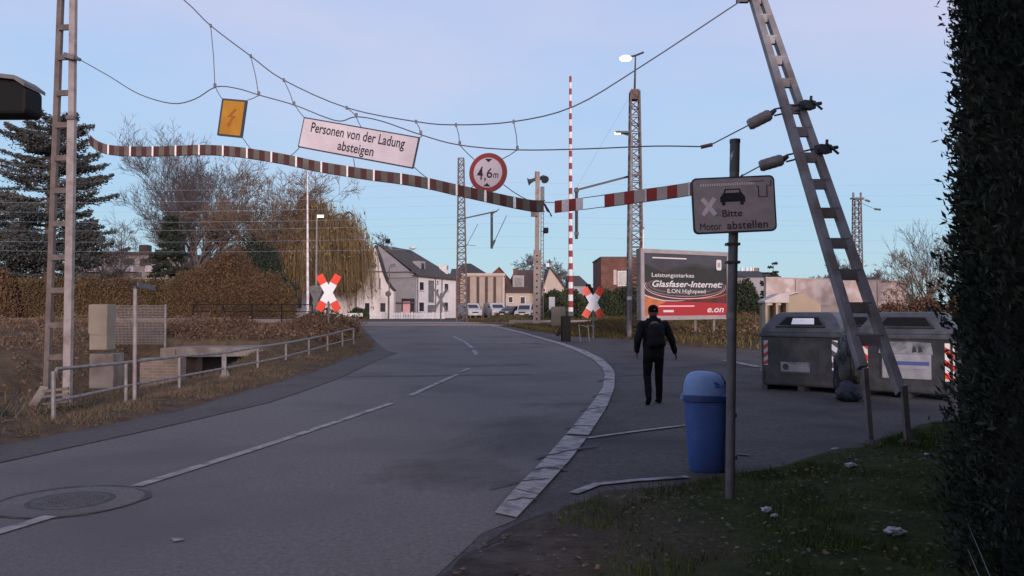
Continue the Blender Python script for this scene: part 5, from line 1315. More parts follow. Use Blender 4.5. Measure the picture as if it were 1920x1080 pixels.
def eave_house(name, label, cat, d, x0, x1, ye, yr, depth, wall, roof, hipl=0.0, hipr=0.0, gable=None):
    a, b = W(x0, ye, d), W(x1, ye, d); zr = W((x0+x1)/2, yr, d+depth/2).z; z0 = TR(d)-.3
    t = thing(name, label, cat, ((a.x+b.x)/2, d+depth/2, z0+.3)); ze = a.z
    MB().box(((a.x+b.x)/2, d+depth/2, (z0+ze)/2), (b.x-a.x, depth, ze-z0)).build('wall', wall, t)
    o = .3; xl, xr = a.x-o*.6, b.x+o*.6; yl, yh = d-o, d+depth+o; ym = d+depth/2
    vs = [(xl, yl, ze-.1), (xr, yl, ze-.1), (xr, yh, ze-.1), (xl, yh, ze-.1), (xl+hipl, ym, zr), (xr-hipr, ym, zr), (xl, yl, ze+.08), (xr, yl, ze+.08), (xr, yh, ze+.08), (xl, yh, ze+.08)]
    MB().add(vs, [(3, 2, 1, 0), (0, 1, 7, 6), (1, 2, 8, 7), (2, 3, 9, 8), (3, 0, 6, 9), (6, 7, 5, 4), (8, 9, 4, 5), (9, 6, 4), (7, 8, 5)]).build('roof', roof, t)
    if gable:
        mb = MB(); mb.prism([(d+.0, ze-.05), (d+depth, ze-.05), (ym, zr-.12)], (a.x if gable == 'l' else b.x, 0, 0), Vector((0, 1, 0)), YV, Vector((-1 if gable == 'l' else 1, 0, 0)), -.1, .24); mb.build('gable', wall, t)
    return t
def chimney(t, px, y0, y1, d, w_=.5, m='brick_red', name='chimney'):
    p, q = W(px, y0, d), W(px, y1, d); mb = MB(); mb.box((p.x, d, (p.z+q.z)/2), (w_, w_, p.z-q.z)); mb.box((p.x, d, p.z+.03), (w_+.12, w_+.12, .10)); mb.build(name, m, [c for c in t.children if c.name.startswith('roof')][0])

# white swept gable in front
DA = 82.0
gA = gable_front('gabled_house', 'narrow white house gable with swept edges, a round emblem and paired slit windows', 'house', DA,
    [(669, 600), (669, 546), (677, 540), (684, 527), (690, 509), (697, 484), (703.5, 462), (710, 484), (717, 509), (723, 525), (730, 538), (738, 546), (738, 600)], 1.3, 'render_white', 'slate_dark', .10)
MB().box(W(703.5, 509.5, DA-.02), (W(719, 509, DA).x-W(688, 509, DA).x, .10, .12)).build('string_course', 'trim_dark', gA)
MB().prism(disc(.31, 20), W(700.5, 498, DA), XV, YV, ZV, 0, .05).build('emblem', 'trim_dark', gA); MB().prism(disc(.19, 16), W(700.5, 498, DA), XV, YV, ZV, .05, .07).build('emblem_center', 'glass_grey', gA)
MB().box(W(704, 488, DA-.03), (.10, .06, .42)).build('emblem_spire', 'trim_dark', gA)
pxwin(gA, DA, [(692.5, 519.5, 699, 540), (709, 521, 715, 540.5)], pane='glass_grey'); pxwin(gA, DA, [(683, 567, 694, 588), (712, 567, 724, 586)])
# wing to the left with the large dark roof, mostly behind the willow
DC = 83.5
gC = eave_house('house_wing', 'low house wing with a big dark roof between the willow and the white gable', 'house', DC, 604, 672, 546, 459, 9.0, 'render_white', 'slate_dark', 2.5, 0)
MB().box(((W(650, 508, DC+1.9).x+W(690, 508, DC+1.9).x)/2, DC+1.75, W(670, 508, DC+1.75).z), (2.6, .12, .10)).build('snow_guard', 'galv', gC)
# right-hand building: grey gable end, white facade receding to the right
A1 = Vector((W(778, 600, 84).x, 84.0, 0)); an = R(20); Lx = Vector((math.sin(an), math.cos(an), 0)); Gx = Vector((-math.cos(an), math.sin(an), 0))
GWd, LL = 8.4, 10.5; z0 = TR(84)-.3; ze = W(778, 517, 84).z
ap = A1+Gx*GWd/2; zr = W(705, 460, ap.y).z
gB = thing('slate_house', 'tall house with a slate grey gable end, white facade and dark brown tiled roof', 'house', (ap.x+2, ap.y+4, z0+.3))
mb = MB(); mb.prism([(0, z0), (0, ze), (GWd/2, zr-.15), (GWd, ze), (GWd, z0)], A1, Gx, YV, -Lx, -.35, 0); mb.build('gable_wall', 'render_grey', gB)
mb = MB(); c_ = A1+Gx*GWd/2+Lx*(LL/2+.18); mb.box((c_.x, c_.y, (z0+ze)/2), (GWd, LL-.36, ze-z0), basis=Matrix((-Gx, Lx, YV)).transposed()); mb.build('facade_wall', 'render_white', gB)
def Bp(g_, l_, z): v = A1+Gx*g_+Lx*l_; return Vector((v.x, v.y, z))
mb = MB(); o = .3; hp = 3.4; e = -.08
lo = [Bp(-o, -.15, ze+e), Bp(GWd+o, -.15, ze+e), Bp(GWd+o, LL+o, ze+e), Bp(-o, LL+o, ze+e)]; hi = [p+Vector((0, 0, .16)) for p in lo]; rd = [Bp(GWd/2, -.15, zr+.05), Bp(GWd/2, LL-hp, zr+.05)]
mb.add(lo+hi+rd, [(3, 2, 1, 0), (0, 1, 5, 4), (1, 2, 6, 5), (2, 3, 7, 6), (3, 0, 4, 7), (4, 8, 9, 7), (5, 6, 9, 8), (6, 7, 9)])
# open the gable triangle so that the slate wall shows
rB = mb.build('roof', 'slate', gB)
mb = MB(); mb.prism([(.05, ze-.2), (GWd-.05, ze-.2), (GWd/2, zr-.1)], A1, Gx, YV, -Lx, -.1, .20); mb.build('gable_cladding', 'render_grey', gB)
MB().prism(rectp(GWd*.30, W(760, 511, 85).z, GWd*.62, .14), A1, Gx, YV, -Lx, .2, .24).build('string_course', 'trim_dark', gB)
MB().prism(rectp(GWd*.22, W(760, 568, 85).z, GWd*.44, .12), A1, Gx, YV, -Lx, .0, .30).build('canopy', 'trim_dark', gB)
MB().prism(rectp(GWd*.095, z0+1.35, 1.5, 2.2), A1, Gx, YV, -Lx, 0, .05).build('doorway', 'glass_dark', gB)
MB().prism(rectp(GWd*.115, z0+1.5, .85, 1.25), A1, Gx, YV, -Lx, .05, .08).build('pink_panel', 'panel_pink', gB)
def facade_win(px, y0, y1, ww, pane='glass_dark', fr='white'):
    # find the distance along the facade whose image column is px
    u = (px-960)/F; l_ = (u*A1.y-A1.x)/(Lx.x-u*Lx.y); p = A1+Lx*l_; d_ = p.y
    za, zb = W(px, y0, d_).z, W(px, y1, d_).z
    window(gB, Vector((p.x, p.y, (za+zb)/2)), Lx, -Gx, ww, za-zb, pane, fr)
for (px, y0, y1, ww) in ((790, 528, 545, 1.15), (836.5, 531, 546, 1.2), (790, 566, 585, 1.3), (836, 566, 583, 1.2)): facade_win(px, y0, y1, ww)
facade_win(808, 526, 566, 1.3, 'glass_grey', 'galv_dark'); facade_win(820, 526, 532, .5); facade_win(820, 541, 553, .55); facade_win(809, 572, 585, 1.9, 'glass_grey', 'galv_dark')
for px in (782, 815.5, 827.5):
    u = (px-960)/F; l_ = (u*A1.y-A1.x)/(Lx.x-u*Lx.y); p = A1+Lx*l_-Gx*.08; MB().tube([(p.x, p.y, z0), (p.x, p.y, ze)], .06, 6).build('downpipe', 'galv_dark', gB)
def roofbox(px, y0, y1, g_, ww, m, face):
    q = None
    for k in range(200):
        l_ = k*.07; v = A1+Gx*g_+Lx*l_
        if 960+F*v.x/v.y >= px: q = v; break
    if q is None: q = A1+Gx*g_+Lx*5
    za, zb = W(px, y0, q.y).z, W(px, y1, q.y).z; B = Matrix((-Gx, Lx, YV)).transposed()
    mb = MB(); mb.box((q.x, q.y, (za+zb)/2-.2), (.9, ww, za-zb+.4), basis=B); d0 = mb.build('dormer', m, rB)
    mb = MB(); v = q-Gx*.46; mb.box((v.x, v.y, (za+zb)/2), (.05, ww*.5, (za-zb)*.6), basis=B); mb.build('dormer_window', face, d0) if False else mb.build('dormer_window', face, rB)
roofbox(785, 490, 508, 1.3, 1.3, 'render_grey', 'glass_dark'); roofbox(832, 496, 508, .9, .6, 'white', 'glass_grey')
mb = MB(); p = W(731, 463, 87); mb.tube([p, p+Vector((0, 0, -1.1))], [.30, .26], 10); mb.build('chimney', 'galv', rB)
mb = MB(); p = W(727, 452, 87.2); mb.box(p, (.5, .3, .5)); mb.build('chimney_pot', 'black', rB)
mb = MB(); p = W(774, 464, 89); mb.lathe([(.02, -.3), (.40, -.12), (.42, .0), (.30, .10), (.02, .16)], p, 12); mb.build('satellite_dish', 'white', rB); 

# white house under the willow
DW = 92.0
gW = gable_front('willow_house', 'white house with a broad curved gable standing under the weeping willow', 'house', DW, [(519, 600), (519, 582), (527, 566), (537, 545), (544, 520), (552, 508), (575, 500), (612, 497), (640, 504), (650, 520), (662, 545), (662, 600)], 8.0, 'render_white', 'slate', .2)
pxwin(gW, DW, [(533, 556, 546, 571), (573, 556, 584, 571), (586, 556, 596, 571), (606, 520, 616, 536), (632, 556, 644, 572)], pane='glass_grey')
mb = MB(); p, q = W(563, 524, DW), W(563, 578, DW); mb.box((p.x, DW-.06, (p.z+q.z)/2), (.36, .12, p.z-q.z)); mb.build('timber_panel', 'rust_steel', gW)
# brick end and beige warehouse
D = 101.0
t = eave_house('brick_annex', 'dark red brick annex squeezed between the white facade and the beige warehouse', 'building', D, 846, 861, 519, 504, 6.0, 'brick_red', 'slate')
D = 103.0
a, b = W(858, 516, D), W(945, 516, D); z0 = TR(D)-.2
t = thing('warehouse', 'beige flat roofed warehouse with tall vertical wall bays', 'building', ((a.x+b.x)/2, D+6, z0+.2))
MB().box(((a.x+b.x)/2, D+6, (z0+a.z)/2), (b.x-a.x, 12, a.z-z0)).build('wall', 'render_beige', t)
mb = MB(); mb.box(((a.x+b.x)/2, D+5.9, a.z+.08), (b.x-a.x+.3, 12.4, .34)); mb.build('parapet', 'render_cream', t)
for px in (858.5, 879, 896.5, 912.5, 928, 944):
    p = W(px, 560, D); MB().box((p.x, D-.10, (z0+a.z)/2-.1), (.30, .2, a.z-z0-.25)).build('pilaster', 'tile_brown' if 862 < px < 940 else 'render_cream', t)
p = W(873.5, 548, D-.1); MB().box(p, (.3, .15, .5)).build('wall_lamp', 'white', t)
for (px0, px1, y0, y1) in ((866, 890, 577, 593),): 
    p, q = W(px0, y0, D), W(px1, y1, D); MB().box(((p.x+q.x)/2, D-.04, (p.z+q.z)/2), (q.x-p.x, .06, p.z-q.z)).build('gate', 'render_grey', t)
D = 122.0
eave_house('slate_roofed_house', 'house behind the warehouse of which only a dark hipped slate roof shows', 'house', D, 852, 916, 517, 494, 12, 'render_beige', 'slate_dark', 1.0, 3.2)
D = 128.0
gable_front('red_roofed_house', 'house with a steep red gable roof peeping over the right end of the warehouse', 'house', D, [(912, 600), (912, 524), (936, 502), (960, 530), (960, 600)], 10, 'tile_red', 'tile_red')
t = eave_house('dormer_house', 'cream house with a long brown roof and white dormer left of the loudspeaker mast', 'house', 112.0, 948, 1004, 548, 506, 10, 'render_cream', 'tile_brown', 1.5, 0)
pxwin(t, 112.0, [(953, 556, 962, 568), (975, 556, 985, 570)])
r_ = [c for c in t.children if c.name.startswith('roof')][0]
p = W(972, 531, 113); MB().box((p.x, 113.6, p.z), (1.6, 1.6, 2.2)).build('dormer', 'render_grey', r_); p = W(972, 529, 112.8); MB().box((p.x, 112.78, p.z), (1.0, .06, 1.2)).build('dormer_window', 'glass_grey', r_)
chimney(t, 966, 505, 517, 115, .6)
D = 108.0
t = gable_front('gabled_house', 'beige house gable under a dark red roof right of the loudspeaker mast', 'house', D, [(1017, 600), (1017, 545), (1031, 502), (1064, 548), (1064, 600)], 12, 'render_cream', 'tile_brown', .3)
pxwin(t, D, [(1017.5, 540, 1023, 548), (1030, 556, 1038, 570)])
p = W(1027, 497, D+1); MB().box(p, (.42, .42, .5)).build('chimney', 'white', t)
D = 135.0
t = eave_house('far_house', 'far house with a low dark roof between the barrier and the brick block', 'house', D, 1068, 1102, 535, 517, 9, 'render_grey', 'slate', 0, 1.2)
pxwin(t, D, [(1076, 540, 1084, 549)])
# brick block left of the billboard
D = 100.0
a, b = W(1127, 483, D), W(1215, 483, D); z0 = TR(D)-.2
t = thing('brick_block', 'plain red brick block with a flat roof standing left of the billboard', 'building', ((a.x+b.x)/2, D+5, z0+.2))
MB().box(((a.x+b.x)/2, D+5, (z0+a.z)/2), (b.x-a.x, 10, a.z-z0)).build('wall', 'brick_red', t)
MB().box(((a.x+b.x)/2, D+5, a.z+.04), (b.x-a.x+.2, 10.2, .16)).build('parapet', 'trim_dark', t)
pxwin(t, D, [(1158, 508, 1175, 536)], pane='glass_grey'); pxwin(t, D, [(1161, 517, 1169, 536)]) if False else None
p, q = W(1150, 506, D), W(1156, 534, D); MB().box(((p.x+q.x)/2, D-.05, (p.z+q.z)/2), (q.x-p.x, .12, p.z-q.z)).build('wall_panel', 'render_cream', t)
# white mural wall
D = 58.0
a, b = W(1436, 521, D), W(1700, 528, D+3); z0 = TR(D)-.2; X = (b-a); X.z = 0; X.normalize(); Nn = X.cross(YV); Nn = Nn if Nn.y < 0 else -Nn
t = thing('painted_wall', 'long rust stained whitish wall with faded graffiti behind the waste containers', 'wall', ((a.x+b.x)/2, D+1.5, z0+.2)); wl_ = (Vector((b.x, b.y, 0))-Vector((a.x, a.y, 0))).length
mid = Vector(((a.x+b.x)/2, (a.y+b.y)/2, 0))
MB().prism([(-wl_/2, z0), (wl_/2, z0), (wl_/2, b.z), (-wl_/2, a.z)], mid, X, YV, Nn, -.3, 0).build('wall', 'graffiti_wall', t)
MB().prism([(-wl_/2-.02, a.z), (wl_/2+.02, b.z), (wl_/2+.02, b.z+.07), (-wl_/2-.02, a.z+.07)], mid, X, YV, Nn, -.34, .04).build('coping', 'render_cream', t)
for k in (-.30, .0, .28): MB().prism(rectp(wl_*k, (z0+a.z)/2, .05, a.z-z0-.1), mid, X, YV, Nn, 0, .02).build('joint', 'rust_steel', t)
gp0 = (1572-1436)/(1700-1436)-.5
for k, (dx, m) in enumerate(((0, 'graffiti_paint'), (.62, 'graffiti_paint'), (1.4, 'graffiti_paint'))):
    text('SEA'[k], 'graffiti_letter', mid+Vector((0, 0, 0)), X, YV, Nn, wl_*gp0+.2+dx*.95, z0+1.05, .62, .95, m, t, .012, .03)
mb = MB(); mb.prism([(wl_*gp0-.6, z0+.55), (wl_*gp0+2.6, z0+.5), (wl_*gp0+2.4, z0+.95), (wl_*gp0+1.0, z0+1.2), (wl_*gp0+.1, z0+1.0), (wl_*gp0-.4, z0+.9)], mid, X, YV, Nn, 0, .006); mb.build('graffiti_patch', 'graffiti_teal', t)
D = 42.0
a, b = W(1500, 576, D), W(1800, 592, D)
mb = MB(); mb.box(((a.x+b.x)/2, D, (a.z+TR(D))/2+.05), (b.x-a.x, .3, a.z-TR(D)+.1)); o = mb.build('low_wall', 'concrete'); tag(o, 'low grey concrete wall running behind the waste containers below the painted wall', 'wall')
D = 150.0
t = eave_house('industrial_hall', 'low far hall with pale roof vents seen just right of the engine sign post', 'building', D, 1366, 1462, 519, 508, 16, 'render_grey', 'slate_dark', 2, 2)
r_ = [c for c in t.children if c.name.startswith('roof')][0]
for px in (1391, 1400, 1407, 1413): p = W(px, 501, D+8); MB().tube([p+Vector((0, 0, -.9)), p], .28, 8).build('roof_vent', 'white', r_)
p = W(1418, 508, D+8); MB().box(p, (.9, .9, 1.2)).build('chimney', 'concrete', r_)
# flat-roofed apartment block on the left
D = 104.0
a, b = W(128, 477, D), W(340, 477, D); z0 = TR(D)-.2
t = thing('apartment_block', 'long low flat roofed apartment block above the brown hedge at the left', 'building', ((a.x+b.x)/2, D+6, z0+.2))
MB().box(((a.x+b.x)/2, D+6, (z0+a.z)/2), (b.x-a.x, 12, a.z-z0)).build('wall', 'render_cream', t)
MB().box(((a.x+b.x)/2, D+5.8, a.z+.12), (b.x-a.x+.6, 12.6, .36)).build('roof_edge', 'trim_dark', t)
MB().box((W(300, 475, D).x, D+5, a.z+.5), (3.2, 3, .5)).build('roof_box', 'white', t); MB().box((W(246, 470, D).x, D+4, a.z+.9), (1.2, 1.2, 1.3)).build('chimney', 'tile_brown', t)
pxwin(t, D, [(138+i*31, 484, 160+i*31, 500) for i in range(6)], fr='render_grey'); pxwin(t, D, [(146+i*34, 509, 166+i*34, 522) for i in range(6)], pane='glass_grey', fr='render_white')
for i in range(3): p = W(175+i*60, 504, D-.6); MB().box(p, (2.6, 1.2, .8)).build('balcony', 'render_white', t)

# low white fence in front of the houses
D = 79.0
a, b = W(694, 598, D), W(832, 598, D); z0 = TR(D)
t = thing('picket_fence', 'low white picket fence at the foot of the white houses', 'fence', ((a.x+b.x)/2, D, z0))
mb = MB()
for k in range(46): x = a.x+(b.x-a.x)*k/45; mb.box((x, D, z0+.36), (.10, .03, .62))
for z in (.15, .52): mb.box(((a.x+b.x)/2, D+.035, z0+z), (b.x-a.x, .04, .07))
mb.build('pickets', 'white', t)
for k in range(8): x = a.x+(b.x-a.x)*k/7; MB().box((x, D+.09, z0+.36), (.12, .07, .78)).build('post', 'white', t)
p = W(668, 593, 79); o = MB().box((p.x-.3, 79, TR(79)+.45), (1.9, .3, .35)).build('barrier_board', 'white', None, bevel=.03); tag(o, 'small white board lying beside the round dark bush at the road end', 'board')

# dark bar fence left of the left crossing sign
D = 47.5
t = thing('bar_fence', 'thin dark bar fence in front of the white willow house', 'fence', (W(550, 590, D).x, D, TR(D)))
x0, x1 = W(360, 571, D).x, W(586, 571, D).x; zt = W(528, 571, D).z
mb = MB()
for z in (0, -.42, -.84): mb.bar((x0, D, zt+z), (x1, D, zt+z), .05, .05)
mb.build('bars', 'black', t)
for px in (362, 418, 472, 528, 585): p = W(px, 571, D); MB().bar((p.x, D+.04, TR(D)-.2), (p.x, D+.04, zt+.03), .07, .07).build('post', 'black', t)
D = 45.0
p = W(406, 600, D)
t = thing('dwarf_signal', 'small yellow box-shaped marker lying by the tracks at the left', 'marker', (p.x, D, p.z-.2))
MB().box(p, (.72, .22, .17)).build('board', 'yellow', t, bevel=.03); MB().box((p.x, D+.05, p.z-.5), (.1, .1, .9)).build('stand', 'galv_dark', t)
p = W(597, 598, 38.0); o = blob('concrete_block', 'mossy grey concrete block lying left of the left crossing sign', 'block', (W(620, 598, 44).x-.6, 44, TR(44)), (.55, .4, .35), 'concrete_beige', 8.8)

# ================================================================== VEHICLES (nose-on at the far kerb)
def make_car(name, label, cat, c, rz, paint, Ln, Wd, Ht, hood, cab0, cab1, van=False):
    """local: nose towards -y"""
    t = thing(name, label, cat, c); hw = Wd/2; sill = .28
    if van: prof = [(-Ln/2, sill), (-Ln/2, .85), (-Ln/2+.12, 1.0), (-Ln/2+hood, 1.16), (-Ln/2+hood+.75, Ht-.06), (-Ln/2+hood+1.0, Ht), (Ln/2-.08, Ht), (Ln/2, Ht-.12), (Ln/2, sill)]
    else: prof = [(-Ln/2, sill), (-Ln/2, .62), (-Ln/2+.12, .76), (-Ln/2+hood, .93), (Ln/2-.25, .95), (Ln/2-.02, .80), (Ln/2, sill)]
    B = Matrix.Rotation(rz, 3, 'Z'); C0 = Vector(c); ax, up, ny = B @ Vector((0, 1, 0)), Vector((0, 0, 1)), B @ Vector((1, 0, 0))
    body = MB().prism(prof, C0, ax, up, ny, -hw, hw).build('body', paint, t, bevel=.06)
    P = lambda x, y, z: C0+B @ Vector((x, y, z))
    if not van:
        g = [(cab0, .93), (cab0+.62, Ht-.04), (cab0+.85, Ht), (cab1-.45, Ht), (cab1-.2, Ht-.06), (cab1, .95)]
        MB().prism(g, C0, ax, up, ny, -hw*.86, hw*.86).build('cabin', paint, t, bevel=.05)
        y0, z0_, y1, z1 = cab0+.04, .985, cab0+.60, Ht-.09
    else: y0, z0_, y1, z1 = -Ln/2+hood+.04, 1.2, -Ln/2+hood+.70, Ht-.12
    wv = Vector((0, y1-y0, z1-z0_)); ln = wv.length; vdir = B @ wv.normalized(); nrm = ny.cross(vdir); 
    if (B.transposed() @ nrm).y > 0: nrm = -nrm
    MB().prism([(-hw*.74, -ln/2), (hw*.74, -ln/2), (hw*.66, ln/2), (-hw*.66, ln/2)], P(0, (y0+y1)/2, (z0_+z1)/2), ny, vdir, nrm, -.02, .012).build('windscreen', 'glass_dark', t)
    for s in (-1, 1):
        if van: sw = [(-Ln/2+hood+.55, 1.22), (-Ln/2+hood+1.5, 1.22), (-Ln/2+hood+1.5, Ht-.35), (-Ln/2+hood+.95, Ht-.35)]; xo = hw
        else: sw = [(cab0+.28, .99), (cab1-.25, .99), (cab1-.45, Ht-.10), (cab0+.72, Ht-.10)]; xo = hw*.86
        MB().prism(sw, C0, ax, up, ny*s, xo-.02, xo+.012).build('side_window', 'glass_dark', t)
        h = MB(); h.box(P(s*hw*.74, -Ln/2-.0, .70), (.34, .08, .17), basis=B); h.build('headlight', 'strip_dull', t, bevel=.02)
        for yy in (-Ln*.32, Ln*.31):
            a, b = P(s*(hw-.20), yy, .31), P(s*(hw+.02), yy, .31); w0 = MB().tube([a, b], .31, 18).build('tyre', 'tyre', t)
            a, b = P(s*(hw+.0), yy, .31), P(s*(hw+.035), yy, .31); MB().tube([a, b], .19, 14).build('rim', 'galv', w0)
        MB().box(P(s*(hw+.08), cab0+.35 if not van else -Ln/2+hood+.5, 1.02 if not van else 1.3), (.16, .10, .13), basis=B).build('mirror', 'tyre', t)
    MB().box(P(0, -Ln/2-.01, .66), (Wd*.42, .05, .14), basis=B).build('grille', 'tyre', t); MB().box(P(0, -Ln/2-.02, .42), (Wd*.9, .08, .13), basis=B).build('bumper', paint if van else 'tyre', t, bevel=.02)
    MB().box(P(0, -Ln/2-.065, .46), (.50, .02, .10), basis=B).build('number_plate', 'white', t)
    return t
D = 86.0; zg = TR(D)+.02
def at_px(px, d=D): return (W(px, 596, d).x, d, TR(d)+.02)
make_car('parked_car', 'white off-road car facing the viewer beside the loudspeaker mast', 'car', at_px(987, 92), R(-14), 'car_white', 4.5, 1.84, 1.70, .95, -1.35, 2.1)
make_car('parked_car', 'dark grey low car parked left of the white off-road car', 'car', at_px(961, 94), R(-35), 'car_grey', 4.2, 1.72, 1.42, 1.1, -1.05, 1.6)
make_car('parked_van', 'white van with a black side window parked before the warehouse', 'van', at_px(928, 96), R(16), 'car_white', 4.3, 1.8, 1.80, .55, 0, 0, True)
make_car('parked_van', 'small pale van half hidden by the brown lattice mast', 'van', at_px(881, 97), R(22), 'car_white', 4.0, 1.75, 1.80, .6, 0, 0, True)

# ================================================================== VEGETATION
def rand_unit():
    v = Vector((random.gauss(0, 1), random.gauss(0, 1), random.gauss(0, 1))); return v.normalized()
def grow(p, d, ln, r_, lev, S, TS, cfg):
    n = cfg.get('segs', 4); q = Vector(p); d = Vector(d); pts = [(q.copy(), r_)]
    for k in range(n):
        d = (d+rand_unit()*cfg['bend']+Vector((0, 0, cfg['up'] if lev < 3 else cfg['up2']))).normalized(); q2 = q+d*(ln/n); rn = r_*(1-.55*(k+1)/n)
        (TS if lev < cfg['woody'] else S).append((q.copy(), q2.copy(), r_*(1-.55*k/n), rn)); q = q2; pts.append((q.copy(), rn))
    if lev >= cfg['lev']: return
    for k in range(cfg['kids'][min(lev, len(cfg['kids'])-1)]):
        f = random.uniform(.30 if lev else cfg['first'], 1.0); i = min(int(f*n), n-1); b = pts[i][0].lerp(pts[i+1][0], f*n-i)
        side = rand_unit(); side = (side-d*side.dot(d)).normalized(); nd = (d*(cfg.get('fwd0', cfg['fwd']) if lev == 0 else cfg['fwd'])+side).normalized()
        grow(b, nd, ln*random.uniform(*(cfg.get('sh0', cfg['sh']) if lev == 0 else cfg['sh'])), max(pts[i+1][1]*.62, cfg['rmin']), lev+1, S, TS, cfg)
def bare_tree(name, label, base, H, cfg=None, crown_m='twig_grey', bark='bark_grey', group=None, seed=0):
    random.seed(seed); c = dict(bend=.16, up=.10, up2=.05, woody=3, lev=5, kids=[9, 6, 5, 4, 3], first=.28, fwd=.9, sh=(.42, .62), rmin=.016, segs=4)
    c.update(cfg or {}); S, TS = [], []
    grow(Vector(base)-Vector((0, 0, .3)), (0, 0, 1), H*c.get('ln0', .62), H*.018, 0, S, TS, c)
    zt = max(s[1].z for s in S+TS); f = H/(zt-base[2])
    fix = lambda L_: [(Vector(base)+(a-Vector(base))*f, Vector(base)+(b-Vector(base))*f, ra, rb) for a, b, ra, rb in L_]
    t = thing(name, label, 'tree', base, group)
    segs_mesh('trunk', fix(TS), bark, t, seg=6); segs_mesh('crown', fix(S), crown_m, t, seg=3)
    return t
def on_ground(px, d): return (W(px, 596, d).x, d, TR(d))

bare_tree('bare_tree', 'tall bare broad crowned tree behind the yellow warning sign', on_ground(345, 84), 22.0, dict(kids=[16, 10, 7, 4, 3], first=.22, rmin=.017, fwd=1.35, fwd0=.95, bend=.10, up=.14, ln0=.55, sh0=(.75, 1.2), sh=(.40, .60)), seed=3)
bare_tree('bare_tree', 'smaller bare tree in front of the apartment block left of the tall one', on_ground(203, 70), 10.2, dict(kids=[10, 6, 5, 4], lev=4, first=.2, rmin=.018, fwd=.9), seed=8)
bare_tree('bare_tree', 'reddish brown bare tree between the tall bare tree and the willow', on_ground(500, 76), 15.4, dict(kids=[11, 8, 6, 4, 3], first=.3, rmin=.022, fwd0=.8, fwd=1.1, ln0=.5, sh0=(.7, 1.0)), 'twig_brown', 'bark', seed=15)
bare_tree('bare_tree', 'round crowned bare tree behind the houses and loudspeaker mast', on_ground(1016, 150), 13.0, dict(kids=[11, 7, 5, 4, 3], first=.2, rmin=.035), seed=21)
bare_tree('bare_tree', 'small bare tree behind the roof of the beige gabled house', on_ground(1058, 160), 10.0, dict(kids=[10, 6, 5, 4], lev=4, first=.2, rmin=.04), seed=23)
bare_tree('bare_tree', 'bare tree showing above the ridge of the slate roof', on_ground(712, 130), 14.0, dict(kids=[10, 6, 5, 4], lev=4, first=.3, rmin=.045), seed=29)
bare_tree('bare_tree', 'low bushy bare tree left of the leaning mast above the painted wall', on_ground(1545, 120), 9.6, dict(kids=[12, 7, 5, 4, 3], first=.12, rmin=.028), seed=31)
bare_tree('bare_tree', 'low bare tree right of the far lattice mast above the painted wall', on_ground(1628, 118), 9.0, dict(kids=[11, 7, 5, 4], lev=4, first=.12, rmin=.03), seed=33)
bare_tree('bare_tree', 'lanky bare tree with long upright shoots beside the dark hedge', on_ground(1744, 56), 7.2, dict(kids=[9, 5, 4, 3], lev=4, first=.1, rmin=.012, fwd=1.8, bend=.10, sh=(.5, .8)), 'twig_grey', seed=37)
bare_tree('bare_tree', 'dense low bare tree in front of the lanky one at the right', on_ground(1712, 52), 5.0, dict(kids=[12, 8, 5, 4], lev=4, first=.06, rmin=.012), 'twig_brown', 'bark', seed=41)
bare_tree('bare_tree', 'bare tree rising close to the left edge of the dark hedge', on_ground(1790, 60), 6.5, dict(kids=[11, 7, 5, 4], lev=4, first=.08, rmin=.013), seed=43)
# upright dead snag near the fence at far right
random.seed(7)

# weeping willow
def willow(name, label, base, H, Rx, seed, NS=2600, NL=6000):
    random.seed(seed); r2 = np.random.default_rng(seed); t = thing(name, label, 'tree', base); TS = []; tips = []
    b = Vector(base); top = b+Vector((.3, 0, H*.42)); TS.append((b-Vector((0, 0, .3)), b+Vector((.1, 0, H*.22)), .50, .42)); TS.append((b+Vector((.1, 0, H*.22)), top, .42, .36))
    for k in range(30):
        a = random.uniform(0, 2*math.pi); rr = Rx*random.uniform(.25, .9); zz = H*(random.uniform(.80, 1.0)-.30*(rr/Rx)**2)
        e = b+Vector((math.cos(a)*rr, math.sin(a)*rr*.8, zz)); s_ = b.lerp(top, random.uniform(.55, 1)); m1 = s_.lerp(e, .5)+Vector((0, 0, H*.10)); P_ = smooth_pts([s_, m1, e, e+Vector((math.cos(a)*.9, math.sin(a)*.9, -.7))], 5)
        for i, (p, q) in enumerate(zip(P_, P_[1:])): r_ = .20*(1-i/len(P_))+.03; TS.append((p, q, r_, r_*.9))
        tips += P_[6:]
    segs_mesh('trunk', TS, 'bark', t, seg=6)
    S = []
    for k in range(NS):
        p = random.choice(tips)+Vector((random.gauss(0, .55), random.gauss(0, .55), random.gauss(0, .35)))
        out = p-b; out.z = 0; out = out.normalized()*random.uniform(.1, .5); L_ = random.uniform(1.2, 6.2) if random.random() < .75 else random.uniform(5, 10); zmin = b.z+random.uniform(.6, 3.0)
        q = p.copy(); n = 6; r0 = random.uniform(.010, .024)
        for i in range(n):
            f = (i+1)/n; nx = p+out*(1-(1-f)**2)*1.5+Vector((random.gauss(0, .05), random.gauss(0, .05), .25*math.sin(f*2)-L_*f**1.25))
            if nx.z < zmin: break
            S.append((q, nx, r0, r0*.8)); q = nx
    segs_mesh('hanging_branches', S, 'willow', t, seg=3)
    A = np.array([s[1] for s in S]); idx = r2.integers(0, len(A), NL)
    leaves('crown', A[idx]+r2.normal(size=(len(idx), 3))*.12, .16, 'willow', t, aspect=3.0, dirs=np.tile([[0, 0, -1.]], (len(idx), 1)), jitter=.8)
    return t
willow('weeping_willow', 'large golden brown weeping willow hanging over the white house', on_ground(588, 78), 12.2, 5.4, 5, 3000, 2600)

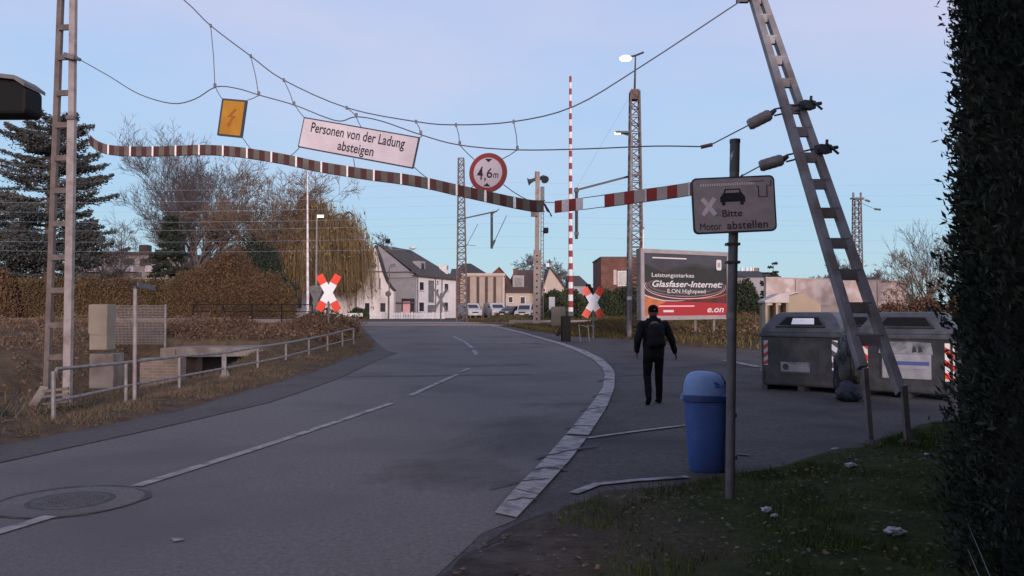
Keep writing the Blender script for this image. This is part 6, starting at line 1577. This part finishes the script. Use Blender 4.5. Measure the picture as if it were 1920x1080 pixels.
# cedar at the left
def conifer(name, label, base, H, Rx, m, seed, droop=-.06, top=.25, n=80, leaf=.20, dens=60, tip=.85, group=None):
    random.seed(seed); r2 = np.random.default_rng(seed); b = Vector(base); t = thing(name, label, 'tree', base, group); TS = [(b-Vector((0, 0, .3)), b+Vector((0, 0, H*.5)), H*.024, H*.016), (b+Vector((0, 0, H*.5)), b+Vector((.2, 0, H*.97)), H*.016, .03)]; P_ = []; Dd = []
    for k in range(n):
        f = random.uniform(.10, 1.0); a = random.uniform(0, 2*math.pi); rr = Rx*(1-f**1.6*tip)*random.uniform(.55, 1.12)+.25
        s_ = b+Vector((0, 0, H*f)); dr = Vector((math.cos(a), math.sin(a), 0))
        pts = [s_+dr*rr*u+Vector((0, 0, rr*(droop*u*3+top*u*u))) for u in (0, .25, .5, .75, 1)]
        for i in range(4): TS.append((pts[i], pts[i+1], .06*(1-i/5), .05*(1-i/5)))
        perp = Vector((-dr.y, dr.x, 0))
        for j in range(int(dens*(.4+rr/Rx))):
            u = random.uniform(.2, 1.05)**.8; i = min(int(u*4), 3); q = pts[i].lerp(pts[i+1], u*4-i); wsp = rr*.24*(1.15-u)+.10
            side = random.gauss(0, 1)*wsp; q = q+perp*side+Vector((0, 0, random.gauss(0, .09)-abs(side)*.10)); P_.append(tuple(q)); dd = dr*.7+perp*(1 if side > 0 else -1)*.6; Dd.append(tuple(dd))
    segs_mesh('trunk', TS, 'bark', t, seg=5); leaves('crown', np.array(P_), leaf, m, t, aspect=1.9, dirs=np.array(Dd), jitter=1.0)
    return t
conifer('cedar_tree', 'tall grey green cedar with tiered branches behind the left ladder mast', on_ground(88, 68), 17.6, 5.6, 'cedar', 4, n=190, leaf=.135, dens=330, tip=.45, top=.30)
conifer('cedar_tree', 'second dark cedar cut off by the left picture edge', on_ground(-40, 72), 13.5, 5.2, 'cedar', 9, n=110, leaf=.14, dens=230, tip=.6, top=.2)
conifer('fir_tree', 'small dark conifer between the apartment block and the tall bare tree', on_ground(318, 74), 9.5, 2.6, 'fir', 6, n=90, leaf=.13, dens=170, tip=.85, top=.1)
conifer('fir_tree', 'tiny dark conifer between the far house and the brick block', on_ground(1105, 120), 4.9, 0.9, 'fir', 12, n=60, leaf=.2, dens=50, tip=.85, top=.05)
conifer('fir_tree', 'small dark tree top poking above the far hall', on_ground(1449, 140), 9.5, 2.4, 'fir', 14, n=60, leaf=.25, dens=60, tip=.6, top=.1)

# hedges and bushes: dark core painting the inner shade, plus leaf shell
def bush(name, label, cat, c, r_, m, core, n, leaf, seed, lump=.35, box=False, aspect=1.5, wood=True):
    r2 = np.random.default_rng(seed); c = Vector(c); t = thing(name, label, cat, c)
    d = r2.normal(size=(n, 3)); d /= np.linalg.norm(d, axis=1)[:, None]; d[:, 2] = np.abs(d[:, 2])
    if box:
        k = (np.abs(d)**5).sum(1)**(1/5); d = d/k[:, None]
    lm = np.array([noise.noise(Vector((v[0]*r_[0], v[1]*r_[1], v[2]*r_[2]))*.55+Vector((seed, 0, 0)))*lump+noise.noise(Vector((v[0]*r_[0], v[1]*r_[1], v[2]*r_[2]))*1.7)*lump*.5 for v in d])
    rad = (1+lm*.55)*(1-.28*r2.random(n)**1.6+.05*r2.normal(size=n))
    P_ = d*rad[:, None]*np.array(r_)+np.array(c)
    leaves('foliage', P_, leaf, m, t, aspect=aspect, dirs=d*np.array([.6, .6, .6])+np.array([0, 0, .5]), jitter=1.6)
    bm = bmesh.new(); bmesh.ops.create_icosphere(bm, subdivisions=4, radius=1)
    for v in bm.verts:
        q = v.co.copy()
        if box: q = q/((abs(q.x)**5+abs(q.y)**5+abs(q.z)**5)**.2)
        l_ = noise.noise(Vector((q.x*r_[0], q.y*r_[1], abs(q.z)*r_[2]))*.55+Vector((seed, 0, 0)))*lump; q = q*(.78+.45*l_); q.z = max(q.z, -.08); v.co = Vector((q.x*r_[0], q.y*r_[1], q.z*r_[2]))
    me = bpy.data.meshes.new('dark_core'); bm.to_mesh(me); bm.free(); me.materials.append(M[core]); o = bpy.data.objects.new('dark_core', me); COL.objects.link(o); o.parent = t
    return t
a, b = W(-60, 515, 61), W(335, 515, 61)
bush('hornbeam_hedge', 'long clipped orange brown hedge along the far side of the tracks at the left', 'hedge', ((a.x+b.x)/2-2, 62.2, TR(62)-.2), ((b.x-a.x)/2+2.5, 1.3, 3.35), 'hornbeam', 'hornbeam_core', 80000, .105, 3, .16, True)
a = W(418, 600, 60.5); bush('beech_bush', 'big rounded rust brown bush at the right end of the long hedge', 'bush', (a.x, 61, TR(61)-.2), (3.7, 2.2, 5.25), 'beech', 'hornbeam_core', 48000, .10, 5, .30)
a = W(345, 600, 61); bush('beech_bush', 'lower brown bush joining the long hedge to the big rounded bush', 'bush', (a.x, 61.8, TR(61)-.2), (2.2, 1.6, 3.9), 'hornbeam', 'hornbeam_core', 22000, .10, 6, .32)
a = W(505, 600, 62); bush('beech_bush', 'yellowish brown bush between the big rounded bush and the willow house', 'bush', (a.x, 63, TR(62)-.2), (1.9, 1.5, 3.8), 'hornbeam', 'hornbeam_core', 22000, .10, 7, .35)
a = W(478, 600, 72); bush('evergreen_shrub', 'dark olive evergreen behind the big rounded brown bush', 'shrub', (a.x, 72, TR(72)-.1), (3.6, 1.8, 7.4), 'fir', 'evergreen_core', 26000, .13, 61, .45)
a = W(-8, 515, 60); bush('beech_bush', 'orange topped bush at the left picture edge beside the hedge', 'bush', (a.x, 60.4, TR(60)-.2), (1.5, 1.1, 3.95), 'beech', 'hornbeam_core', 7000, .16, 8, .3)
a = W(672, 598, 79.5); bush('round_bush', 'small round dark bush in front of the white gable', 'bush', (a.x, 79.6, TR(79)-.1), (1.15, .8, 1.15), 'evergreen', 'evergreen_core', 3500, .14, 9, .25)
for k, (px, d_, rx, rz_, lab) in enumerate(((1034, 60, 1.3, 2.35, 'tall dark evergreen shrub right of the switch cabinet'), (1076, 62, 1.7, 2.4, 'dark evergreen shrub behind the foot of the right barrier'), (1128, 63, 1.9, 2.35, 'dark evergreen shrub behind the right crossing sign'), (1172, 64, 1.7, 2.6, 'dark evergreen shrub beside the tallest lattice mast'), (1225, 66, 1.6, 2.3, 'dark evergreen shrub behind the left part of the billboard'))):
    a = W(px, 598, d_); bush('evergreen_shrub', lab, 'shrub', (a.x, d_, TR(d_)-.1), (rx, 1.1, rz_), 'evergreen', 'evergreen_core', 8000, .14, 20+k, .40)
for k, (px, d_, rx, rz_, lab) in enumerate(((1402, 48, 1.05, 2.65, 'dark evergreen shrub right of the engine sign post'), (1378, 50, .9, 2.2, 'dark shrub peeping out behind the engine sign post'))):
    a = W(px, 600, d_); bush('evergreen_shrub', lab, 'shrub', (a.x, d_, TR(d_)-.1), (rx, .9, rz_), 'evergreen', 'evergreen_core', 8000, .13, 30+k, .40)
for k, (px, d_, rx, rz_, lab) in enumerate(((1680, 40, 1.2, 1.7, 'dark brown bush right of the leaning mast behind the containers'), (1736, 41, 1.4, 2.0, 'dark brown bush next to the tall dark hedge'), (1800, 42, 1.5, 2.1, 'dark brown bush running in behind the tall dark hedge'))):
    a = W(px, 600, d_); bush('brown_bush', lab, 'bush', (a.x, d_, TR(d_)-.1), (rx, .9, rz_), 'bramble', 'hornbeam_core', 7000, .09, 40+k, .45)
a = W(952, 598, 96); bush('evergreen_shrub', 'low dark green shrub in front of the dormer house behind the parked cars', 'shrub', (a.x, 97, TR(96)-.1), (1.8, .8, 1.35), 'evergreen', 'evergreen_core', 3000, .15, 51, .35)
a = W(1062, 618, 34); 

# tall dark thuja hedge at the right
def thuja(name, label, c, H, rr, n, seed):
    r2 = np.random.default_rng(seed); c = Vector(c); t = thing(name, label, 'hedge tree', c, 'dark conifers of the tall hedge at the right')
    z = r2.random(n)**.95*H; a = r2.random(n)*2*math.pi
    prof = rr*np.clip(1.0-.10*(z/H)**2-.9*np.clip((z/H-.86)/.14, 0, 1)**2, .02, 1)
    lm = np.array([noise.noise(Vector((math.cos(a_)*2.2+seed, math.sin(a_)*2.2, z_*1.1)))*.22+noise.noise(Vector((math.cos(a_)*5, math.sin(a_)*5+seed, z_*3.2)))*.15 for a_, z_ in zip(a, z)])
    R_ = prof*(1+lm)*(1-.22*r2.random(n)**1.5)+.03*r2.normal(size=n)+.10*r2.random(n)*(r2.random(n) > .985)
    P_ = np.stack([np.cos(a)*R_, np.sin(a)*R_, z+.05], 1)+np.array(c)
    dr = np.stack([np.cos(a)*.75, np.sin(a)*.75, np.full(n, .75)], 1)
    leaves('foliage', P_, .021, 'thuja', t, aspect=2.6, dirs=dr, jitter=1.1, var=.9)
    mb = MB(); mb.lathe([(rr*.72, .0), (rr*.76, H*.3), (rr*.72, H*.7), (rr*.45, H*.9), (.05, H*.97)], c, 18); mb.build('dark_core', 'thuja_core', t, True)  # core colour carries the shade inside the conifer
    return t
th0 = thuja('thuja', 'nearest tall dark conifer of the hedge, filling the right edge of the picture', (3.50, 4.75, 0), 5.6, .78, 70000, 1)
for k, (x, y, H, lab) in enumerate(((4.36, 6.15, 1.03, 'second dark conifer from the front in the tall hedge at the right'), (5.22, 7.6, 1.08, 'third dark conifer from the front in the tall hedge at the right'), (6.12, 9.15, 1.06, 'fourth dark conifer from the front in the tall hedge'), (7.14, 10.9, 1.12, 'rearmost dark conifer of the hedge, where the waste containers disappear'), (2.95, 2.9, 1.0, 'unseen hedge conifer added past the right picture edge to shade the foreground'), (2.75, 1.2, 1.0, 'unseen hedge conifer added right of the viewer to shade the foreground'))):
    dup(th0, (x, y, 0), 1.3*k+.7, lab, (1, 1, H))  # last two stand out of view, added to shade the foreground
# wire of the fence in front of the hedge
for (p0, p1, lab) in (((1793, 920), (1858, 1085), 'upper slack fence wire along the foot of the dark hedge'), ((1800, 985), (1838, 1085), 'lower slack fence wire along the foot of the dark hedge')):
    a, b = W(*p0, 6.0), W(*p1, 3.6); o = MB().tube([a, a.lerp(b, .5)-Vector((0, 0, .02)), b], .0022, 5).build('fence_wire', 'galv_dark'); tag(o, lab, 'wire')

# ---------------------------------------------------------------- ground cover
def scatter(n, x0, x1, y0, y1, test, power=1.0):
    r2 = rng; x = x0+(x1-x0)*r2.random(n); y = y0+(y1-y0)*r2.random(n)**power
    k = test(x, y); return x[k], y[k]
GXa, GYa = np.array(xs), np.array(ys); GZr = GZ
def gz(x, y):
    i = np.clip(np.searchsorted(GXa, x)-1, 0, len(GXa)-2); j = np.clip(np.searchsorted(GYa, y)-1, 0, len(GYa)-2)
    fx = (x-GXa[i])/(GXa[i+1]-GXa[i]); fy = (y-GYa[j])/(GYa[j+1]-GYa[j])
    return GZr[j, i]*(1-fx)*(1-fy)+GZr[j, i+1]*fx*(1-fy)+GZr[j+1, i]*(1-fx)*fy+GZr[j+1, i+1]*fx*fy
def blades(name, x, y, h, wd, m, label, cat, lean=.5):
    n = len(x); z = gz(x, y)-.01; a = rng.random(n)*2*math.pi; hh = h*(.5+rng.random(n)); ln = lean*hh*rng.random(n); b = rng.random(n)*2*math.pi
    dx, dy = np.cos(a)*wd/2, np.sin(a)*wd/2
    V = np.stack([np.stack([x-dx, y-dy, z], 1), np.stack([x+dx, y+dy, z], 1), np.stack([x+np.cos(b)*ln, y+np.sin(b)*ln, z+hh], 1)], 1).reshape(-1, 3)
    o = fast_mesh(name, V, np.arange(3*n).reshape(n, 3), m); return stuff(o, label, cat)
sdf = lambda x, y: sdist(x, y, ASPH)
nz2 = lambda x, y, s: np.array([noise.noise((a*s, b*s, 1.7)) for a, b in zip(x, y)])
x, y = scatter(150000, .3, 9, 2.8, 13, lambda x, y: (sdf(x, y) > .12) & (rng.random(len(x)) < zone_lawn(x, y)*.9+.05) & (x < 1.2+.62*y))
k = nz2(x, y, 1.6)+.6*nz2(x, y, 4.5) > -.26; x, y = x[k], y[k]
blades('lawn_grass', x, y, .045*(1+.9*np.clip(nz2(x, y, 1.1)*2, -.6, 1)), .009, 'lawn', 'short dark green lawn in front of the tall dark hedge', 'grass', .9)
x, y = scatter(130000, -14, -5.2, 8, 44, lambda x, y: (sdf(x, y) > .10) & (x > -8.9-.0*y), 1.3)
k = nz2(x, y, 1.1)+.5*nz2(x, y, 3.1) > -.12; x, y = x[k], y[k]
blades('verge_grass', x, y, .085, .011, 'dry_grass', 'dry brown grass on the verge under the railing', 'grass', 1.0)
x, y = scatter(90000, -45, -8.4, 13, 50, lambda x, y: (sdf(x, y) > .3), 1.0)
k = nz2(x, y, .6) > .0; x, y = x[k], y[k]
blades('rough_grass', x, y, .15, .022, 'dry_grass', 'rough dry grass on the slope behind the left ladder mast', 'grass', 1.0)
x, y = scatter(90000, -4, 14, 33, 49, lambda x, y: (sdf(x, y) > .1))
blades('bank_grass', x, y, .17, .035, 'bank_grass', 'green strip of grass along the right road edge before the tracks', 'grass', .8)
x, y = scatter(90000, -3.5, 60, 27, 78, lambda x, y: (sdf(x, y) > .15) & ~((y > 48.8) & (y < 56.8)), 1.1)
blades('bank_grass', x, y, .17, .05, 'bank_grass', 'dull green grass on the bank between the right road edge and the tracks', 'grass', .8)
# brambles: low tangle of twigs and brown leaves
def tangle(name, x, y, h, m, label, tw='twig_brown', leaf=.07, sc=1.0):
    z = gz(x, y); n = len(x); hn = (nz2(x, y, .45)*.9+.55).clip(.08, 1.3)*h
    P_ = np.stack([x, y, z+hn*rng.random(n)], 1); o = leaves(name, P_, leaf, m, None, (float(x.mean()), float(y.mean()), float(z.min())), aspect=1.7); stuff(o, label, 'brambles')
    k = rng.integers(0, n, n//6); S = []
    for i in k:
        a = Vector((x[i], y[i], z[i]-.05)); d = Vector((rng.normal()*.6, rng.normal()*.6, 1)).normalized(); L_ = hn[i]*(.8+rng.random()*.6); b = a+d*L_*.6; c_ = b+(d+Vector((rng.normal()*.5, rng.normal()*.5, -.5))).normalized()*L_*.5
        S += [(a, b, .009*sc, .008*sc), (b, c_, .008*sc, .005*sc)]
    o = segs_mesh(name+'_stems', S, tw, None, (float(x.mean()), float(y.mean()), float(z.min()))); stuff(o, label.replace('leafy', 'twiggy stems of the'), 'brambles')
x, y = scatter(30000, -34, -8.9, 15, 44, lambda x, y: ~((x > -13.6) & (y > 18) & (y < 31)) , 1.0)
k = nz2(x, y, .22) > -.05; x, y = x[k], y[k]
tangle('bramble_thicket', x, y, .55, 'bramble', 'leafy brown brambles over the slope left of the ditch', sc=1.4)
x, y = scatter(9000, -14, -8.3, 30.9, 42, lambda x, y: sdf(x, y) > .8)
tangle('bramble_patch', x, y, .55, 'bramble', 'leafy brown brambles behind the culvert slab', sc=1.5, leaf=.09)
x, y = scatter(5000, -9.6, -7.3, 33.5, 42, lambda x, y: sdf(x, y) > .35)
tangle('bramble_clump', x, y, .95, 'bramble', 'leafy dark brambles around the post of the left crossing sign', sc=1.5, leaf=.09)
x, y = scatter(26000, 4, 40, 30.5, 46, lambda x, y: sdf(x, y) > .9)
k = nz2(x, y, .25) > -.08; x, y = x[k], y[k]
tangle('bramble_bank', x, y, .50, 'bramble', 'leafy reddish brambles on the bank below the billboard', sc=1.6, leaf=.085)
x, y = scatter(2600, -3, 4.5, 3, 9, lambda x, y: (sdf(x, y) > -.2+.0*x) & (rng.random(len(x)) < np.where(sdf(x, y) < 0, .03, zone_dirt(x, y)*.85+.12)))
P_ = np.stack([x, y, np.maximum(gz(x, y), np.where(sdf(x, y) < .1, np.interp(y, KY, KZ)+.003, -9))+.010+.008*rng.random(len(x))], 1)
dd = rng.normal(size=(len(x), 3)); dd[:, 2] *= .18
def flat_leaves(name, P_, size, m):
    n = len(P_); a = rng.random(n)*6.28; A = np.stack([np.cos(a), np.sin(a), rng.normal(size=n)*.2], 1); B = np.stack([-np.sin(a), np.cos(a), rng.normal(size=n)*.25], 1); s = (size*(.5+rng.random(n)))[:, None]
    V = np.stack([P_-A*s, P_+B*s*.6, P_+A*s, P_-B*s*.6], 1).reshape(-1, 3); return fast_mesh(name, V, np.arange(4*n).reshape(n, 4), m)
o = flat_leaves('fallen_leaves', P_, .020, 'dead_leaf'); stuff(o, 'scattered brown fallen leaves on the dirt beside the lawn', 'leaves')
x, y = scatter(2600, .8, 6, 4, 11, lambda x, y: (sdf(x, y) > .1)); P_ = np.stack([x, y, gz(x, y)+.03+.02*rng.random(len(x))], 1)
o = flat_leaves('fallen_leaves', P_, .018, 'dead_leaf'); stuff(o, 'sparse brown fallen leaves lying in the lawn', 'leaves')
# litter
def scrap(px, py, r_, seed, label, m='paper'):
    p = GP(px, py); p.z = float(gz(np.array([p.x]), np.array([p.y]))[0])+.01; bm = bmesh.new(); bmesh.ops.create_icosphere(bm, subdivisions=3, radius=1)
    for v in bm.verts: v.co *= 1+.55*noise.noise(v.co*1.8+Vector((seed, 0, 0)))+.2*noise.noise(v.co*5+Vector((seed, 2, 0))); v.co = Vector((v.co.x*r_, v.co.y*r_*.7, (v.co.z+.7)*r_*.42))
    me = bpy.data.meshes.new('paper_scrap'); bm.to_mesh(me); bm.free(); me.materials.append(M[m]); o = bpy.data.objects.new('paper_scrap', me); COL.objects.link(o); o.location = p; tag(o, label, 'litter')
scrap(1596, 886, .055, 1, 'small crumpled white scrap in the middle of the lawn'); scrap(1678, 1011, .062, 2, 'larger crumpled white scrap near the foot of the hedge'); scrap(1437, 974, .045, 3, 'flat white scrap on the lawn right of the sign post'); scrap(1452, 982, .025, 4, 'tiny white crumb beside the flat scrap')
scrap(1738, 862, .03, 5, 'tiny pale scrap near the rear of the hedge'); scrap(1565, 842, .05, 6, 'pale scrap at the edge of lawn and asphalt', 'marking_thin')

x, y = scatter(2600, -10.5, -7.9, 11.5, 15.5, lambda x, y: sdf(x, y) > .9); k = nz2(x, y, .8) > -.1; x, y = x[k], y[k]
tangle('nettle_patch', x, y, .30, 'fir', 'leafy dark green weeds at the foot of the left ladder mast', leaf=.05)

x, y = scatter(9000, -9, -5, 7, 34, lambda x, y: (sdf(x, y) > .02)); P_ = np.stack([x, y, gz(x, y)+.012+.03*rng.random(len(x))], 1)
o = flat_leaves('fallen_leaves', P_, .024, 'bramble'); stuff(o, 'pale brown dead leaves strewn along the verge under the railing', 'leaves')
